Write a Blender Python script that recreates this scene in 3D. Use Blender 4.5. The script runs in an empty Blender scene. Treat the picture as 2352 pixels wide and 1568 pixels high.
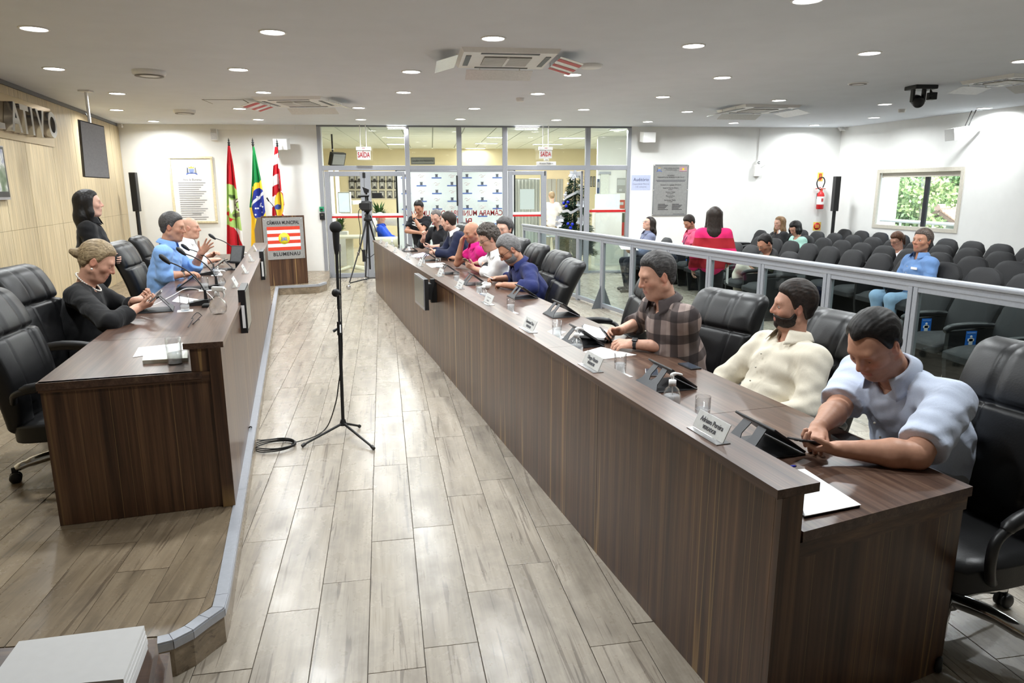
import bpy, bmesh, math, random
import numpy as np
from mathutils import Vector, Matrix, Euler
random.seed(7); RNG = np.random.default_rng(7)
SC = bpy.context.scene
COL = SC.collection
PI = math.pi

# ------------------------------------------------------------------ camera
FPX = 1612.68
PIT, YAW, ROLL, HC = math.radians(12.2655), math.radians(6.30566), math.radians(.26532), 1.80
_fw = np.array([math.sin(YAW)*math.cos(PIT), math.cos(YAW)*math.cos(PIT), -math.sin(PIT)])
_rt = np.array([math.cos(YAW), -math.sin(YAW), 0.]); _dn = np.cross(_fw, _rt)
_cr, _sr = math.cos(ROLL), math.sin(ROLL)
CR = np.stack([_cr*_rt+_sr*_dn, -_sr*_rt+_cr*_dn, _fw]); CO = np.array([0, 0, HC])
cam = bpy.data.cameras.new('camera'); camo = bpy.data.objects.new('camera', cam); COL.objects.link(camo)
cam.sensor_width = 36; cam.lens = FPX/2352*36; cam.clip_start = .05; cam.clip_end = 300
camo.matrix_world = Matrix(((CR[0][0], -CR[1][0], -CR[2][0], 0), (CR[0][1], -CR[1][1], -CR[2][1], 0), (CR[0][2], -CR[1][2], -CR[2][2], HC), (0, 0, 0, 1)))
SC.camera = camo
cam.dof.use_dof = False
# ------------------------------------------------------------------ world, exposure
w = bpy.data.worlds.new('sky'); SC.world = w; w.use_nodes = True
bg = w.node_tree.nodes['Background']
sky = w.node_tree.nodes.new('ShaderNodeTexSky'); sky.sky_type = 'NISHITA'
sky.sun_elevation = math.radians(50); sky.sun_rotation = math.radians(200); sky.sun_disc = False
sky.air_density = 1.5; sky.dust_density = 4; sky.sun_intensity = .5
w.node_tree.links.new(sky.outputs[0], bg.inputs[0]); bg.inputs[1].default_value = .5
SC.view_settings.view_transform = 'Standard'; SC.view_settings.look = 'None'
SC.view_settings.exposure = 0.84; SC.view_settings.gamma = 1; SC.view_settings.use_curve_mapping = False
LAMP_W = 17.0          # watts per ceiling downlight
LOBBY_W = 75.0         # watts per lobby light panel
SC.cycles.use_denoising = True
SC.cycles.max_bounces = 9; SC.cycles.diffuse_bounces = 5; SC.cycles.glossy_bounces = 4
SC.cycles.transparent_max_bounces = 24; SC.cycles.transmission_bounces = 8
SC.cycles.caustics_reflective = False; SC.cycles.caustics_refractive = False
SC.cycles.sample_clamp_indirect = 6

# ------------------------------------------------------------------ placing helpers (pixel of the 2352x1568 photo -> point on a real plane)
def ray(x, y): return CR.T @ np.array([(x-1176)/FPX, (y-784)/FPX, 1.])
def onz(x, y, z):
    d = ray(x, y); return CO + d*((z-HC)/d[2])
def onpl(x, y, p, n):
    d = ray(x, y); n = np.array(n, float); return CO + d*(((np.array(p, float)-CO)@n)/(d@n))
def ony(x, y, Y): return onpl(x, y, (0, Y, 0), (0, 1, 0))
def unit(v): v = np.array(v, float); return v/np.linalg.norm(v)
V3 = lambda *a: np.array(a, float)

# ------------------------------------------------------------------ naming helpers
def tag(o, label=None, cat=None, group=None, kind=None):
    if label: o['label'] = label
    if cat: o['category'] = cat
    if group: o['group'] = group
    if kind: o['kind'] = kind
    return o
def empty(name, loc=(0, 0, 0), rz=0, label=None, cat=None, group=None, kind=None, rot=None):
    o = bpy.data.objects.new(name, None); COL.objects.link(o)
    o.location = tuple(loc); o.rotation_euler = rot if rot is not None else (0, 0, rz); o.empty_display_size = .05
    return tag(o, label, cat, group, kind)
def link(name, me, parent=None, mats=None):
    o = bpy.data.objects.new(name, me); COL.objects.link(o)
    if parent is not None: o.parent = parent
    if mats is not None:
        for m in (mats if isinstance(mats, (list, tuple)) else [mats]): me.materials.append(m)
    return o
def copy_tree(o, parent=None):
    c = o.copy(); COL.objects.link(c)
    if parent is not None: c.parent = parent
    for ch in list(o.children): copy_tree(ch, c)
    return c

# ------------------------------------------------------------------ mesh collector
class MB:
    def __init__(s): s.v = []; s.f = []; s.mi = []; s.sm = []
    def add(s, vs, fs, mi=0, smooth=False):
        b = len(s.v); s.v += [tuple(map(float, p)) for p in vs]
        for f in fs: s.f.append(tuple(b+i for i in f)); s.mi.append(mi); s.sm.append(smooth)
        return s
    def box(s, lo, hi, M=None, mi=0, bev=0):
        if bev:
            return s.rbox(lo, hi, bev, M, mi)
        (a, b, c), (d, e, f) = lo, hi
        vs = [(a, b, c), (d, b, c), (d, e, c), (a, e, c), (a, b, f), (d, b, f), (d, e, f), (a, e, f)]
        if M is not None: vs = [tuple(M @ Vector(p)) for p in vs]
        return s.add(vs, [(0, 3, 2, 1), (4, 5, 6, 7), (0, 1, 5, 4), (1, 2, 6, 5), (2, 3, 7, 6), (3, 0, 4, 7)], mi)
    def rbox(s, lo, hi, r, M=None, mi=0):
        bm = bmesh.new(); bmesh.ops.create_cube(bm, size=1)
        sz = [hi[i]-lo[i] for i in range(3)]; ce = [(hi[i]+lo[i])/2 for i in range(3)]
        for v in bm.verts: v.co = Vector([v.co[i]*sz[i]+ce[i] for i in range(3)])
        bmesh.ops.bevel(bm, geom=bm.edges[:], offset=min(r, min(sz)*.49), segments=2, affect='EDGES', profile=.6)
        if M is not None: bmesh.ops.transform(bm, matrix=M, verts=bm.verts)
        s.bm(bm, mi); return s
    def bm(s, bm, mi=0, smooth=False):
        bm.verts.index_update()
        s.add([v.co for v in bm.verts], [[v.index for v in f.verts] for f in bm.faces], mi, smooth); bm.free(); return s
    def prism(s, poly, z0, z1, M=None, mi=0):   # poly: ccw xy points
        n = len(poly); vs = [(x, y, z0) for x, y in poly]+[(x, y, z1) for x, y in poly]
        if M is not None: vs = [tuple(M @ Vector(p)) for p in vs]
        fs = [tuple(range(n-1, -1, -1)), tuple(range(n, 2*n))]+[(i, (i+1) % n, n+(i+1) % n, n+i) for i in range(n)]
        return s.add(vs, fs, mi)
    def slab(s, quad, n, t, mi=0):              # a flat quad (4 points) given thickness t along n
        q = [np.array(p, float) for p in quad]; n = unit(n)*t
        vs = q+[p+n for p in q]; k = len(q)
        return s.add(vs, [tuple(range(k-1, -1, -1)), tuple(range(k, 2*k))]+[(i, (i+1) % k, k+(i+1) % k, k+i) for i in range(k)], mi)
    def tube(s, pts, r, n=8, mi=0, cap=True, smooth=True):
        P = [np.array(p, float) for p in pts]; m = len(P)
        R = [r]*m if np.isscalar(r) else list(r)
        vs = []; up = None
        for i in range(m):
            t = unit(P[min(i+1, m-1)]-P[max(i-1, 0)])
            if up is None:
                up = np.array([0, 0, 1.]) if abs(t[2]) < .9 else np.array([1., 0, 0])
            a = unit(up-t*(up@t)); b = np.cross(t, a); up = a
            for k in range(n):
                an = 2*PI*k/n; vs.append(P[i]+R[i]*(math.cos(an)*a+math.sin(an)*b))
        fs = [(i*n+k, i*n+(k+1) % n, (i+1)*n+(k+1) % n, (i+1)*n+k) for i in range(m-1) for k in range(n)]
        s.add(vs, fs, mi, smooth)
        if cap: s.add(vs[:n], [tuple(range(n-1, -1, -1))], mi); s.add(vs[-n:], [tuple(range(n))], mi)
        return s
    def lathe(s, prof, n=24, M=None, mi=0, smooth=True, cap=True):   # prof: (r, z)
        vs = []; m = len(prof)
        for r, z in prof:
            for k in range(n):
                p = (r*math.cos(2*PI*k/n), r*math.sin(2*PI*k/n), z)
                vs.append(tuple(M @ Vector(p)) if M is not None else p)
        fs = [(i*n+k, i*n+(k+1) % n, (i+1)*n+(k+1) % n, (i+1)*n+k) for i in range(m-1) for k in range(n)]
        s.add(vs, fs, mi, smooth)
        if cap:
            if prof[0][0] > 1e-4: s.add(vs[:n], [tuple(range(n-1, -1, -1))], mi)
            if prof[-1][0] > 1e-4: s.add(vs[-n:], [tuple(range(n))], mi)
        return s
    def ball(s, c, r, M=None, mi=0, nu=14, nv=9):
        r = (r, r, r) if np.isscalar(r) else r
        bm = bmesh.new(); bmesh.ops.create_uvsphere(bm, u_segments=nu, v_segments=nv, radius=1)
        for v in bm.verts: v.co = Vector((v.co.x*r[0]+c[0], v.co.y*r[1]+c[1], v.co.z*r[2]+c[2]))
        if M is not None: bmesh.ops.transform(bm, matrix=M, verts=bm.verts)
        return s.bm(bm, mi, True)
    def grid(s, fn, nu, nv, mi=0, wrapu=False):   # fn(u,v) u,v in 0..1
        vs = [fn(i/(nu if wrapu else nu-1), j/(nv-1)) for j in range(nv) for i in range(nu)]
        fs = [(j*nu+i, j*nu+(i+1) % nu, (j+1)*nu+(i+1) % nu, (j+1)*nu+i) for j in range(nv-1) for i in range(nu if wrapu else nu-1)]
        return s.add(vs, fs, mi, True)
    def mesh(s, name='m'):
        me = bpy.data.meshes.new(name); me.from_pydata(s.v, [], s.f)
        me.polygons.foreach_set('material_index', s.mi); me.polygons.foreach_set('use_smooth', s.sm); me.update(); return me
    def build(s, name, mats, parent=None, label=None, cat=None, group=None, kind=None):
        return tag(link(name, s.mesh(name), parent, mats), label, cat, group, kind)
def frame(o, x, z):     # matrix from origin, x axis, approximate z axis
    x = unit(x); z = np.array(z, float); z = unit(z-x*(z@x)); y = np.cross(z, x)
    return Matrix(((x[0], y[0], z[0], o[0]), (x[1], y[1], z[1], o[1]), (x[2], y[2], z[2], o[2]), (0, 0, 0, 1)))
def text(name, body, M, size, mat, parent=None, align='CENTER', ext=.0008, sx=1.0, bold=0.0, spacing=1.0):
    c = bpy.data.curves.new(name, 'FONT'); c.body = body; c.size = size; c.align_x = align; c.align_y = 'CENTER'; c.extrude = ext
    c.offset = bold; c.space_character = spacing; c.resolution_u = 3
    t_ = bpy.data.objects.new('txt', c); me = bpy.data.meshes.new_from_object(t_); bpy.data.objects.remove(t_); bpy.data.curves.remove(c)
    o = bpy.data.objects.new(name, me); COL.objects.link(o); me.materials.clear(); me.materials.append(mat)
    if parent is not None: o.parent = parent
    o.matrix_local = M @ Matrix.Diagonal((sx, 1, 1, 1)); return o
def smoothpath(pts, n=6):   # Catmull-Rom
    P = [np.array(p, float) for p in pts]; P = [2*P[0]-P[1]]+P+[2*P[-1]-P[-2]]; out = []
    for i in range(1, len(P)-2):
        for k in range(n):
            t = k/n; a, b, c, d = P[i-1:i+3]
            out.append(.5*((2*b)+(c-a)*t+(2*a-5*b+4*c-d)*t*t+(3*b-a-3*c+d)*t**3))
    out.append(P[-2]); return out

# ------------------------------------------------------------------ materials
MATS = {}
def srgb(r, g=None, b=None):
    if g is None: g = b = r
    f = lambda c: ((c/255+.055)/1.055)**2.4 if c > 10 else c/255/12.92
    return (f(r), f(g), f(b), 1)
class NT:
    def __init__(s, name):
        s.m = bpy.data.materials.new(name); s.m.use_nodes = True; s.t = s.m.node_tree; s.N = s.t.nodes; s.L = s.t.links
        s.b = s.N['Principled BSDF']; MATS[name] = s.m
    def n(s, ty, **kw):
        o = s.N.new('ShaderNode'+ty)
        for k, v in kw.items():
            if k.startswith('i_'):
                key = k[2:]; key = int(key) if key.isdigit() else key.replace('_', ' ')
                o.inputs[key].default_value = v
            else: setattr(o, k, v)
        return o
    def l(s, a, b): s.L.new(a, b)
    def coord(s, kind='Object', scale=(1, 1, 1), rot=(0, 0, 0)):
        c = s.n('TexCoord'); m = s.n('Mapping'); m.inputs['Scale'].default_value = scale; m.inputs['Rotation'].default_value = rot
        s.l(c.outputs[kind], m.inputs[0]); return m.outputs[0]
    def ramp(s, fac, stops, interp='LINEAR'):
        r = s.n('ValToRGB'); e = r.color_ramp; e.interpolation = interp
        while len(e.elements) < len(stops): e.elements.new(.5)
        for el, (p, c) in zip(e.elements, stops): el.position = p; el.color = c
        s.l(fac, r.inputs[0]); return r.outputs[0]
    def mix(s, fac, a, b, mode='MIX'):
        x = s.n('Mix', data_type='RGBA', blend_type=mode)
        for v, i in ((fac, 0), (a, 6), (b, 7)):
            if hasattr(v, 'links'): s.l(v, x.inputs[i])
            else: x.inputs[i].default_value = v
        return x.outputs[2]
    def math(s, op, a, b=0.0):
        x = s.n('Math', operation=op)
        for v, i in ((a, 0), (b, 1)):
            if hasattr(v, 'links'): s.l(v, x.inputs[i])
            else: x.inputs[i].default_value = v
        return x.outputs[0]
    def bump(s, h, strength=.2, dist=.01):
        b = s.n('Bump'); b.inputs['Strength'].default_value = strength; b.inputs['Distance'].default_value = dist
        s.l(h, b.inputs['Height']); s.l(b.outputs[0], s.b.inputs['Normal'])
    def set(s, color=None, rough=None, metal=None, spec=None):
        for v, k in ((color, 'Base Color'), (rough, 'Roughness'), (metal, 'Metallic'), (spec, 'Specular IOR Level')):
            if v is None: continue
            if hasattr(v, 'links'): s.l(v, s.b.inputs[k])
            else: s.b.inputs[k].default_value = v
        return s.m
def mat(name, c, rough=.5, metal=0, spec=.5, grain=.06, gscale=40, bump=0):
    """plain procedural material: colour with a little noise"""
    if name in MATS: return MATS[name]
    t = NT(name); col = srgb(*c) if len(c) == 3 else c
    nz = t.n('TexNoise'); nz.inputs['Scale'].default_value = gscale; nz.inputs['Detail'].default_value = 4
    t.l(t.coord(), nz.inputs[0])
    dk = tuple(x*(1-grain) for x in col[:3])+(1,); lt = tuple(min(1, x*(1+grain)) for x in col[:3])+(1,)
    t.set(t.ramp(nz.outputs[0], [(.3, dk), (.7, lt)]), rough, metal, spec)
    if bump: t.bump(nz.outputs[0], bump, .004)
    return t.m
def emit(name, c, s):
    t = NT(name); t.set((0, 0, 0, 1), 1); t.b.inputs['Emission Color'].default_value = srgb(*c); t.b.inputs['Emission Strength'].default_value = s; return t.m
def laminate(name, axis, dark, mid, light, line, sc=1.0, rough=.33):
    """wood-print laminate, streaks run along the given axis ('x','y','z') of the object"""
    t = NT(name)
    s = {'x': (.35, 14, 14), 'y': (14, .35, 14), 'z': (14, 14, .35)}[axis]; s = tuple(k*sc for k in s)
    co = t.coord('Object', s)
    a = t.n('TexNoise', i_Scale=1.6, i_Detail=5.0, i_Roughness=.6); t.l(co, a.inputs[0])
    b = t.n('TexNoise', i_Scale=7.0, i_Detail=3.0, i_Roughness=.7); t.l(co, b.inputs[0])
    c1 = t.ramp(a.outputs[0], [(.28, dark), (.5, mid), (.72, light)])
    c2 = t.ramp(b.outputs[0], [(.35, (.72, .72, .72, 1)), (.65, (1.22, 1.2, 1.16, 1))])
    c = t.mix(1.0, c1, c2, 'MULTIPLY')
    s2 = {'x': (.03, 5, 5), 'y': (5, .03, 5), 'z': (5, 5, .03)}[axis]
    d = t.n('TexNoise', i_Scale=1.5, i_Detail=1.0); t.l(t.coord('Object', tuple(k*sc for k in s2)), d.inputs[0])
    ln = t.ramp(d.outputs[0], [(.4965, (0, 0, 0, 1)), (.5, (1, 1, 1, 1)), (.5035, (0, 0, 0, 1))])
    c = t.mix(t.math('MULTIPLY', ln, .65), c, line)
    t.set(c, rough); t.bump(b.outputs[0], .04, .002); return t.m
# ================================================================== MATERIALS
t = NT('floor_wood')
rnd = t.n('ObjectInfo')
co = t.n('TexCoord'); mp = t.n('Mapping'); mp.inputs['Scale'].default_value = (9, .9, 9)
off = t.n('CombineXYZ'); t.l(t.math('MULTIPLY', rnd.outputs['Random'], 37.0), off.inputs[0]); t.l(t.math('MULTIPLY', rnd.outputs['Random'], 11.0), off.inputs[1])
t.l(co.outputs['Object'], mp.inputs[0]); t.l(off.outputs[0], mp.inputs['Location'])
a = t.n('TexNoise', i_Scale=1.3, i_Detail=6.0, i_Roughness=.62, i_Distortion=.4); t.l(mp.outputs[0], a.inputs[0])
mp2 = t.n('Mapping'); mp2.inputs['Scale'].default_value = (3, 2.2, 3); t.l(co.outputs['Object'], mp2.inputs[0]); t.l(off.outputs[0], mp2.inputs['Location'])
b = t.n('TexNoise', i_Scale=1.6, i_Detail=5.0, i_Roughness=.65); t.l(mp2.outputs[0], b.inputs[0])
mp3 = t.n('Mapping'); mp3.inputs['Scale'].default_value = (30, 1.0, 30); t.l(co.outputs['Object'], mp3.inputs[0]); t.l(off.outputs[0], mp3.inputs['Location'])
cN = t.n('TexNoise', i_Scale=1.0, i_Detail=3.0, i_Roughness=.5, i_Distortion=1.2); t.l(mp3.outputs[0], cN.inputs[0])
c1 = t.ramp(a.outputs[0], [(.25, srgb(136, 127, 115)), (.5, srgb(163, 154, 141)), (.75, srgb(182, 173, 160))])
c2 = t.ramp(b.outputs[0], [(.30, (.74, .73, .72, 1)), (.48, (1, 1, 1, 1)), (.8, (1.05, 1.05, 1.04, 1))])
crk = t.ramp(cN.outputs[0], [(.355, (.60, .58, .57, 1)), (.385, (1, 1, 1, 1))])
mp4 = t.n('Mapping'); mp4.inputs['Scale'].default_value = (95, 2.6, 95); t.l(co.outputs['Object'], mp4.inputs[0]); t.l(off.outputs[0], mp4.inputs['Location'])
gN = t.n('TexNoise', i_Scale=1.0, i_Detail=2.0, i_Roughness=.5); t.l(mp4.outputs[0], gN.inputs[0])
c = t.mix(1, t.mix(1, t.mix(1, c1, c2, 'MULTIPLY'), crk, 'MULTIPLY'), t.ramp(gN.outputs[0], [(.3, (.88, .875, .87, 1)), (.7, (1.06, 1.06, 1.06, 1))]), 'MULTIPLY')
tone = t.ramp(rnd.outputs['Random'], [(0, (.93, .92, .9, 1)), (1, (1.05, 1.04, 1.03, 1))]); c = t.mix(1, c, tone, 'MULTIPLY')
t.set(c, t.ramp(b.outputs[0], [(.3, (.34,)*3+(1,)), (.7, (.22,)*3+(1,))]), 0, .5); t.bump(a.outputs[0], .10, .002)
M_FLOOR = t.m
LAM = dict(dark=srgb(46, 30, 22), mid=srgb(78, 54, 39), light=srgb(110, 81, 58), line=srgb(168, 136, 88))
M_LAMZ = laminate('dark_wood_vertical', 'z', **LAM)
M_LAMY = laminate('dark_wood_along', 'y', **dict(LAM, dark=srgb(58, 41, 34), mid=srgb(84, 63, 53), light=srgb(110, 88, 74), line=srgb(116, 94, 74)), rough=.3)
M_LAMX = laminate('dark_wood_across', 'x', **dict(LAM, line=srgb(78, 54, 39)))
M_OAK = laminate('pale_oak_panel', 'z', dark=srgb(184, 166, 132), mid=srgb(193, 176, 142), light=srgb(201, 185, 152), line=srgb(178, 158, 124), sc=.6, rough=.45)
M_WALL = mat('white_wall_paint', (236, 236, 233), .7, grain=.015, gscale=6)
M_CEIL = mat('ceiling_paint', (224, 229, 236), .8, grain=.02, gscale=3)
M_BEIGE = mat('beige_lobby_wall', (222, 208, 172), .6, grain=.03, gscale=3)
M_ALU = mat('brushed_aluminium', (162, 165, 172), .42, .35, grain=.05, gscale=60)
M_ALUD = mat('grey_aluminium', (128, 132, 138), .42, .5, grain=.05, gscale=60)
M_STEEL = mat('stainless_steel', (166, 166, 164), .33, .35, grain=.08, gscale=30)
M_CHROME = mat('chrome', (215, 216, 218), .12, 1, grain=.02)
M_BLACK = mat('black_plastic', (22, 22, 24), .42, grain=.1)
M_BLACKM = mat('matte_black_metal', (14, 14, 15), .55, grain=.1)
M_WHITE = mat('white_plastic', (232, 232, 230), .4, grain=.02)
M_PAPER = mat('white_paper', (238, 238, 238), .75, grain=.015)
M_RED = mat('red_paint', (196, 26, 30), .45)
M_LEDW = emit('lamp_diffuser', (255, 252, 250), 14)
M_GREYD = mat('dark_grey_seam', (120, 116, 108), .8)
def glassmat(name, tint=(1, 1, 1), refl=1.0):
    t = NT(name); t.N.remove(t.b); out = t.N['Material Output']
    tr = t.n('BsdfTransparent'); tr.inputs[0].default_value = tint+(1,)
    gl = t.n('BsdfGlossy'); gl.inputs['Roughness'].default_value = .02
    fr = t.n('LayerWeight'); fr.inputs[0].default_value = .5
    fz = t.math('ADD', t.math('MULTIPLY', t.math('POWER', fr.outputs['Facing'], 4.0), .9), .045)
    mx = t.n('MixShader'); t.l(t.math('MULTIPLY', fz, refl), mx.inputs[0]); t.l(tr.outputs[0], mx.inputs[1]); t.l(gl.outputs[0], mx.inputs[2]); t.l(mx.outputs[0], out.inputs[0])
    return t.m
M_GLASS = glassmat('clear_glass', (.93, .965, .95), 1.0)
M_GLASSR = glassmat('rail_glass', (.80, .86, .85), .9)
M_TUMB = glassmat('tumbler_glass', (.99, .995, .995), 1.15)
t = NT('water'); t.N.remove(t.b); tr_ = t.n('BsdfTransparent'); tr_.inputs[0].default_value = (.97, .975, .98, 1); df_ = t.n('BsdfDiffuse'); df_.inputs[0].default_value = (.86, .88, .90, 1); gl_ = t.n('BsdfGlossy'); gl_.inputs['Roughness'].default_value = .05  # white diffuse mixed in stands for the bright refraction of the water
m1 = t.n('MixShader'); m1.inputs[0].default_value = .30; t.l(tr_.outputs[0], m1.inputs[1]); t.l(df_.outputs[0], m1.inputs[2]); m2 = t.n('MixShader'); m2.inputs[0].default_value = .08; t.l(m1.outputs[0], m2.inputs[1]); t.l(gl_.outputs[0], m2.inputs[2]); t.l(m2.outputs[0], t.N['Material Output'].inputs[0]); M_WATER = t.m

# ================================================================== FLOOR
UP = unit((-.068, .998, 0)); UN = V3(UP[1], -UP[0], 0)
PW, PL = .219, 1.04
floor = tag(link('floor', None), kind='structure')
fl = MB(); fl.box((-9, -4.2, -.06), (13, 24, -.006)); bpy.data.objects.remove(floor)
floor = fl.build('floor', mat('floor_joint', (92, 84, 74), .7), kind='structure')
pm = MB(); g = .0016
pm.rbox((g, g, -.008), (PW-g, PL-g, 0), .0012); PLM = pm.mesh('plank'); PLM.materials.append(M_FLOOR)
def inrail(x, y): return x > 1.5+(13.75-y)*.22
cand = []
o0 = onz(933.7, 1051, 0)
for i in range(-48, 60):
    for j in range(-9, 22):
        st = (i % 4)*.27+(.08 if i % 2 else 0)
        p = V3(*o0)+UN*(i*PW)+UP*(j*PL+st*PL)
        c = p+UN*PW/2+UP*PL/2
        if not (-7 < c[0] < 11 and -3.8 < c[1] < 15.2): continue
        q = CR@(c-CO)
        if q[2] < .2: vis = False; px = py = 0
        else: px, py = 1176+FPX*q[0]/q[2], 784+FPX*q[1]/q[2]; vis = -150 < px < 2500 and py < 1900
        xl = c[0]-(1.375-.19*c[1]); xs = c[0]-(-.36-.1875*c[1])
        hid = (0.12 < xl < 1.0 and c[1] > 2.3) or (xs < -.25 and c[1] > 2.2) or c[1] > 15.0 or c[0] > 9.2+.137*(14.95-c[1])
        cand.append((0 if (vis and not hid) else 1, np.linalg.norm(c-CO), p))
cand.sort(key=lambda k: (k[0], k[1]))
rz = math.atan2(UN[1], UN[0])
rest = MB()
for n, (h, d, p) in enumerate(cand):
    if n < 300:
        o = bpy.data.objects.new('plank', PLM); COL.objects.link(o); o.parent = floor
        o.location = (p[0], p[1], RNG.uniform(-.0006, .0006)); o.rotation_euler = (0, 0, rz)
    else:
        M = frame(p, UN, (0, 0, 1)); rest.box((g, g, -.008), (PW-g, PL-g, 0), M)
rest.build('far_planks', M_FLOOR, floor, kind='stuff')

# ================================================================== ROOM SHELL
YB = 14.95; CH = 3.06
def cpoly(n, pts, z0, z1, m): return MB().prism(pts, z0, z1).build(n, m, kind='structure')
XL0 = lambda y: -6.03+.19*(YB-y)     # left wall line
XR0 = lambda y: 8.86+.137*(YB-y)     # right wall line
ceil = cpoly('ceiling', [(XL0(-4)-.1, -4), (XR0(-4)+.2, -4), (XR0(YB)+.2, YB+.12), (XL0(YB)-.1, YB+.12)], CH, CH+.1, M_CEIL)
# access hatch outline in the ceiling
hp = [onz(*p, CH) for p in [(467, 228.5), (557, 229), (570, 236.5), (490, 238)]]
MB().slab(hp, (0, 0, -1), .004).build('access_hatch', M_CEIL, ceil)
MB().slab([p*1.0 for p in [hp[0]+V3(-.02, -.02, 0), hp[1]+V3(.02, -.02, 0), hp[2]+V3(.02, .02, 0), hp[3]+V3(-.02, .02, 0)]], (0, 0, -1), .0015).build('hatch_joint', M_GREYD, ceil)
# left wall: pale oak panels with joints
wl = MB(); wl.slab([(XL0(-4)-.03, -4, 0), (XL0(YB)-.03, YB, 0), (XL0(YB)-.03, YB, CH), (XL0(-4)-.03, -4, CH)], (-1, -.19, 0), .12)
wall_left = wl.build('wall_left', mat('panel_joint', (172, 154, 122), .7), kind='structure')
LU = unit((-.19, 1, 0)); LN = V3(LU[1], -LU[0], 0)
seamx = [onpl(x, y, (XL0(0), 0, 0), LN)[1] for x, y in [(15, 470), (75, 470), (137, 470), (185, 450), (230, 430), (265, 420)]]
ys = [-4, -2.6, -1.2, .2, 1.6, 3.0, 4.4, 5.8, 7.2, 8.3]+[y for y in seamx if y > 8.6]+[YB]
for a0, b0 in zip(ys[:-1], ys[1:]):
    if b0-a0 < .1: continue
    for z0, z1 in ((.15, 1.35), (1.35, CH)):
        q = [(XL0(a0+.005), a0+.005, z0+.0015), (XL0(b0-.005), b0-.005, z0+.0015), (XL0(b0-.005), b0-.005, z1-.0015), (XL0(a0+.005), a0+.005, z1-.0015)]
        MB().slab(q, LN, .012).build('panel', M_OAK, wall_left)
tr = MB(); tr.slab([(XL0(-4), -4, CH-.05), (XL0(YB), YB, CH-.05), (XL0(YB), YB, CH), (XL0(-4), -4, CH)], LN, .035)
tr.build('trim_1', mat('grey_cornice', (104, 104, 106), .6), kind='structure')
# back wall (white) left and right of the glass partition
xg0, xg1 = ony(736, 284, YB)[0], ony(1446, 288, YB)[0]
wb = MB(); wb.box((XL0(YB)-.1, YB, 0), (xg0, YB+.12, CH)); wb.box((xg1, YB, 0), (XR0(YB)+.2, YB+.12, CH))
wall_back = wb.build('wall_back', M_WALL, kind='structure')
MB().box((ony(485, 298, YB)[0], YB-.03, ony(485, 298, YB)[2]), (ony(678, 298, YB)[0], YB, CH)).build('soffit', M_WALL, wall_back)
# column in the right corner
c0, c1 = ony(1936, 297, YB)[0], XR0(YB)
MB().box((c0+.1, YB-.42, 0), (c1+.15, YB, CH)).build('corner_pillar', M_WALL, kind='structure')['label'] = 'white wall pillar in the right back corner'
# right wall with window opening
RU = unit((-.137, 1, 0)); RN = V3(-RU[1], RU[0], 0)     # RN points into the room
wy = [onpl(x, y, (XR0(0), 0, 0), RN) for x, y in [(2015.5, 388.7), (2216, 383), (2199.5, 539), (2005, 521.5)]]
y0w, y1w = (wy[1][1]+wy[2][1])/2, (wy[0][1]+wy[3][1])/2
z0w, z1w = .985, 2.145
wr = MB()
def rw(mb, ya, yb, za, zb, off=0, th=.16, mi=0):
    q = [V3(XR0(ya), ya, za), V3(XR0(yb), yb, za), V3(XR0(yb), yb, zb), V3(XR0(ya), ya, zb)]
    return mb.slab([p+RN*off for p in q], -RN, th, mi)
rw(wr, -4, y0w, 0, CH); rw(wr, y1w, YB+.1, 0, CH); rw(wr, y0w, y1w, 0, z0w); rw(wr, y0w, y1w, z1w, CH)
wall_right = wr.build('wall_right', M_WALL, kind='structure')
win = empty('window_1', kind='structure')
M_WFR = mat('window_frame_paint', (206, 200, 186), .5)
fr = MB(); f = .07
for a_, b_, c_, d_ in ((y0w, y1w, z1w-f, z1w), (y0w, y1w, z0w, z0w+f), (y0w, y0w+f, z0w+f, z1w-f), (y1w-f, y1w, z0w+f, z1w-f)): rw(fr, a_, b_, c_, d_, .015, .05)
fr.build('window_frame', M_WFR, win)
ym = onpl(2115, 450, (XR0(0), 0, 0), RN)[1]
rw(MB(), ym-.05, ym+.03, z0w+f, z1w-f, -.09, .05).build('mullion', mat('dark_mullion', (24, 24, 34), .5), win)
rw(MB(), y0w+f, ym-.05, z0w+f, z1w-f, -.10, .006).build('pane', M_GLASS, win)
rw(MB(), ym+.03, y1w-f, z0w+f, z1w-f, -.115, .006).build('pane', M_GLASS, win)
rw(MB(), y0w+f, y1w-f, z1w-f-.09, z1w-f, -.05, .05).build('blind_box', M_WFR, win)
# wall behind the camera
cpoly('wall_front', [(XL0(-4)-.1, -4.1), (XR0(-4)+.2, -4.1), (XR0(-4)+.2, -4), (XL0(-4)-.1, -4)], 0, CH, M_WALL)

# ================================================================== STAGE
SZ = .15
edge = [onz(*p, SZ) for p in [(361, 1481), (397, 1472), (442, 1449), (478, 1422), (513, 1398), (522, 1366)]]
far = V3(-.36-.1875*12.55, 12.55, SZ)
e2 = [onz(*p, SZ) for p in [(700, 655.5), (733, 653.5), (750, 648), (757, 637)]]
outl = [V3(-4.4, edge[0][1]-.08, SZ)]+edge+[far]+e2+[V3(ony(757, 626, YB)[0], YB, SZ), V3(XL0(YB)-.02, YB, SZ), V3(XL0(edge[0][1])-.02, edge[0][1], SZ)]
M_STG = M_FLOOR.copy(); M_STG.name = 'stage_wood'
for n_ in M_STG.node_tree.nodes:
    if n_.type == 'VALTORGB' and abs(n_.color_ramp.elements[0].color[0]-srgb(136)[0]) < .004:
        for e_, c_ in zip(n_.color_ramp.elements, ((104, 92, 76), (130, 116, 97), (150, 136, 116))): e_.color = srgb(*c_)
stage = MB().prism([(p[0], p[1]) for p in outl], 0, SZ).build('stage_platform', M_STG, kind='structure')
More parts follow.
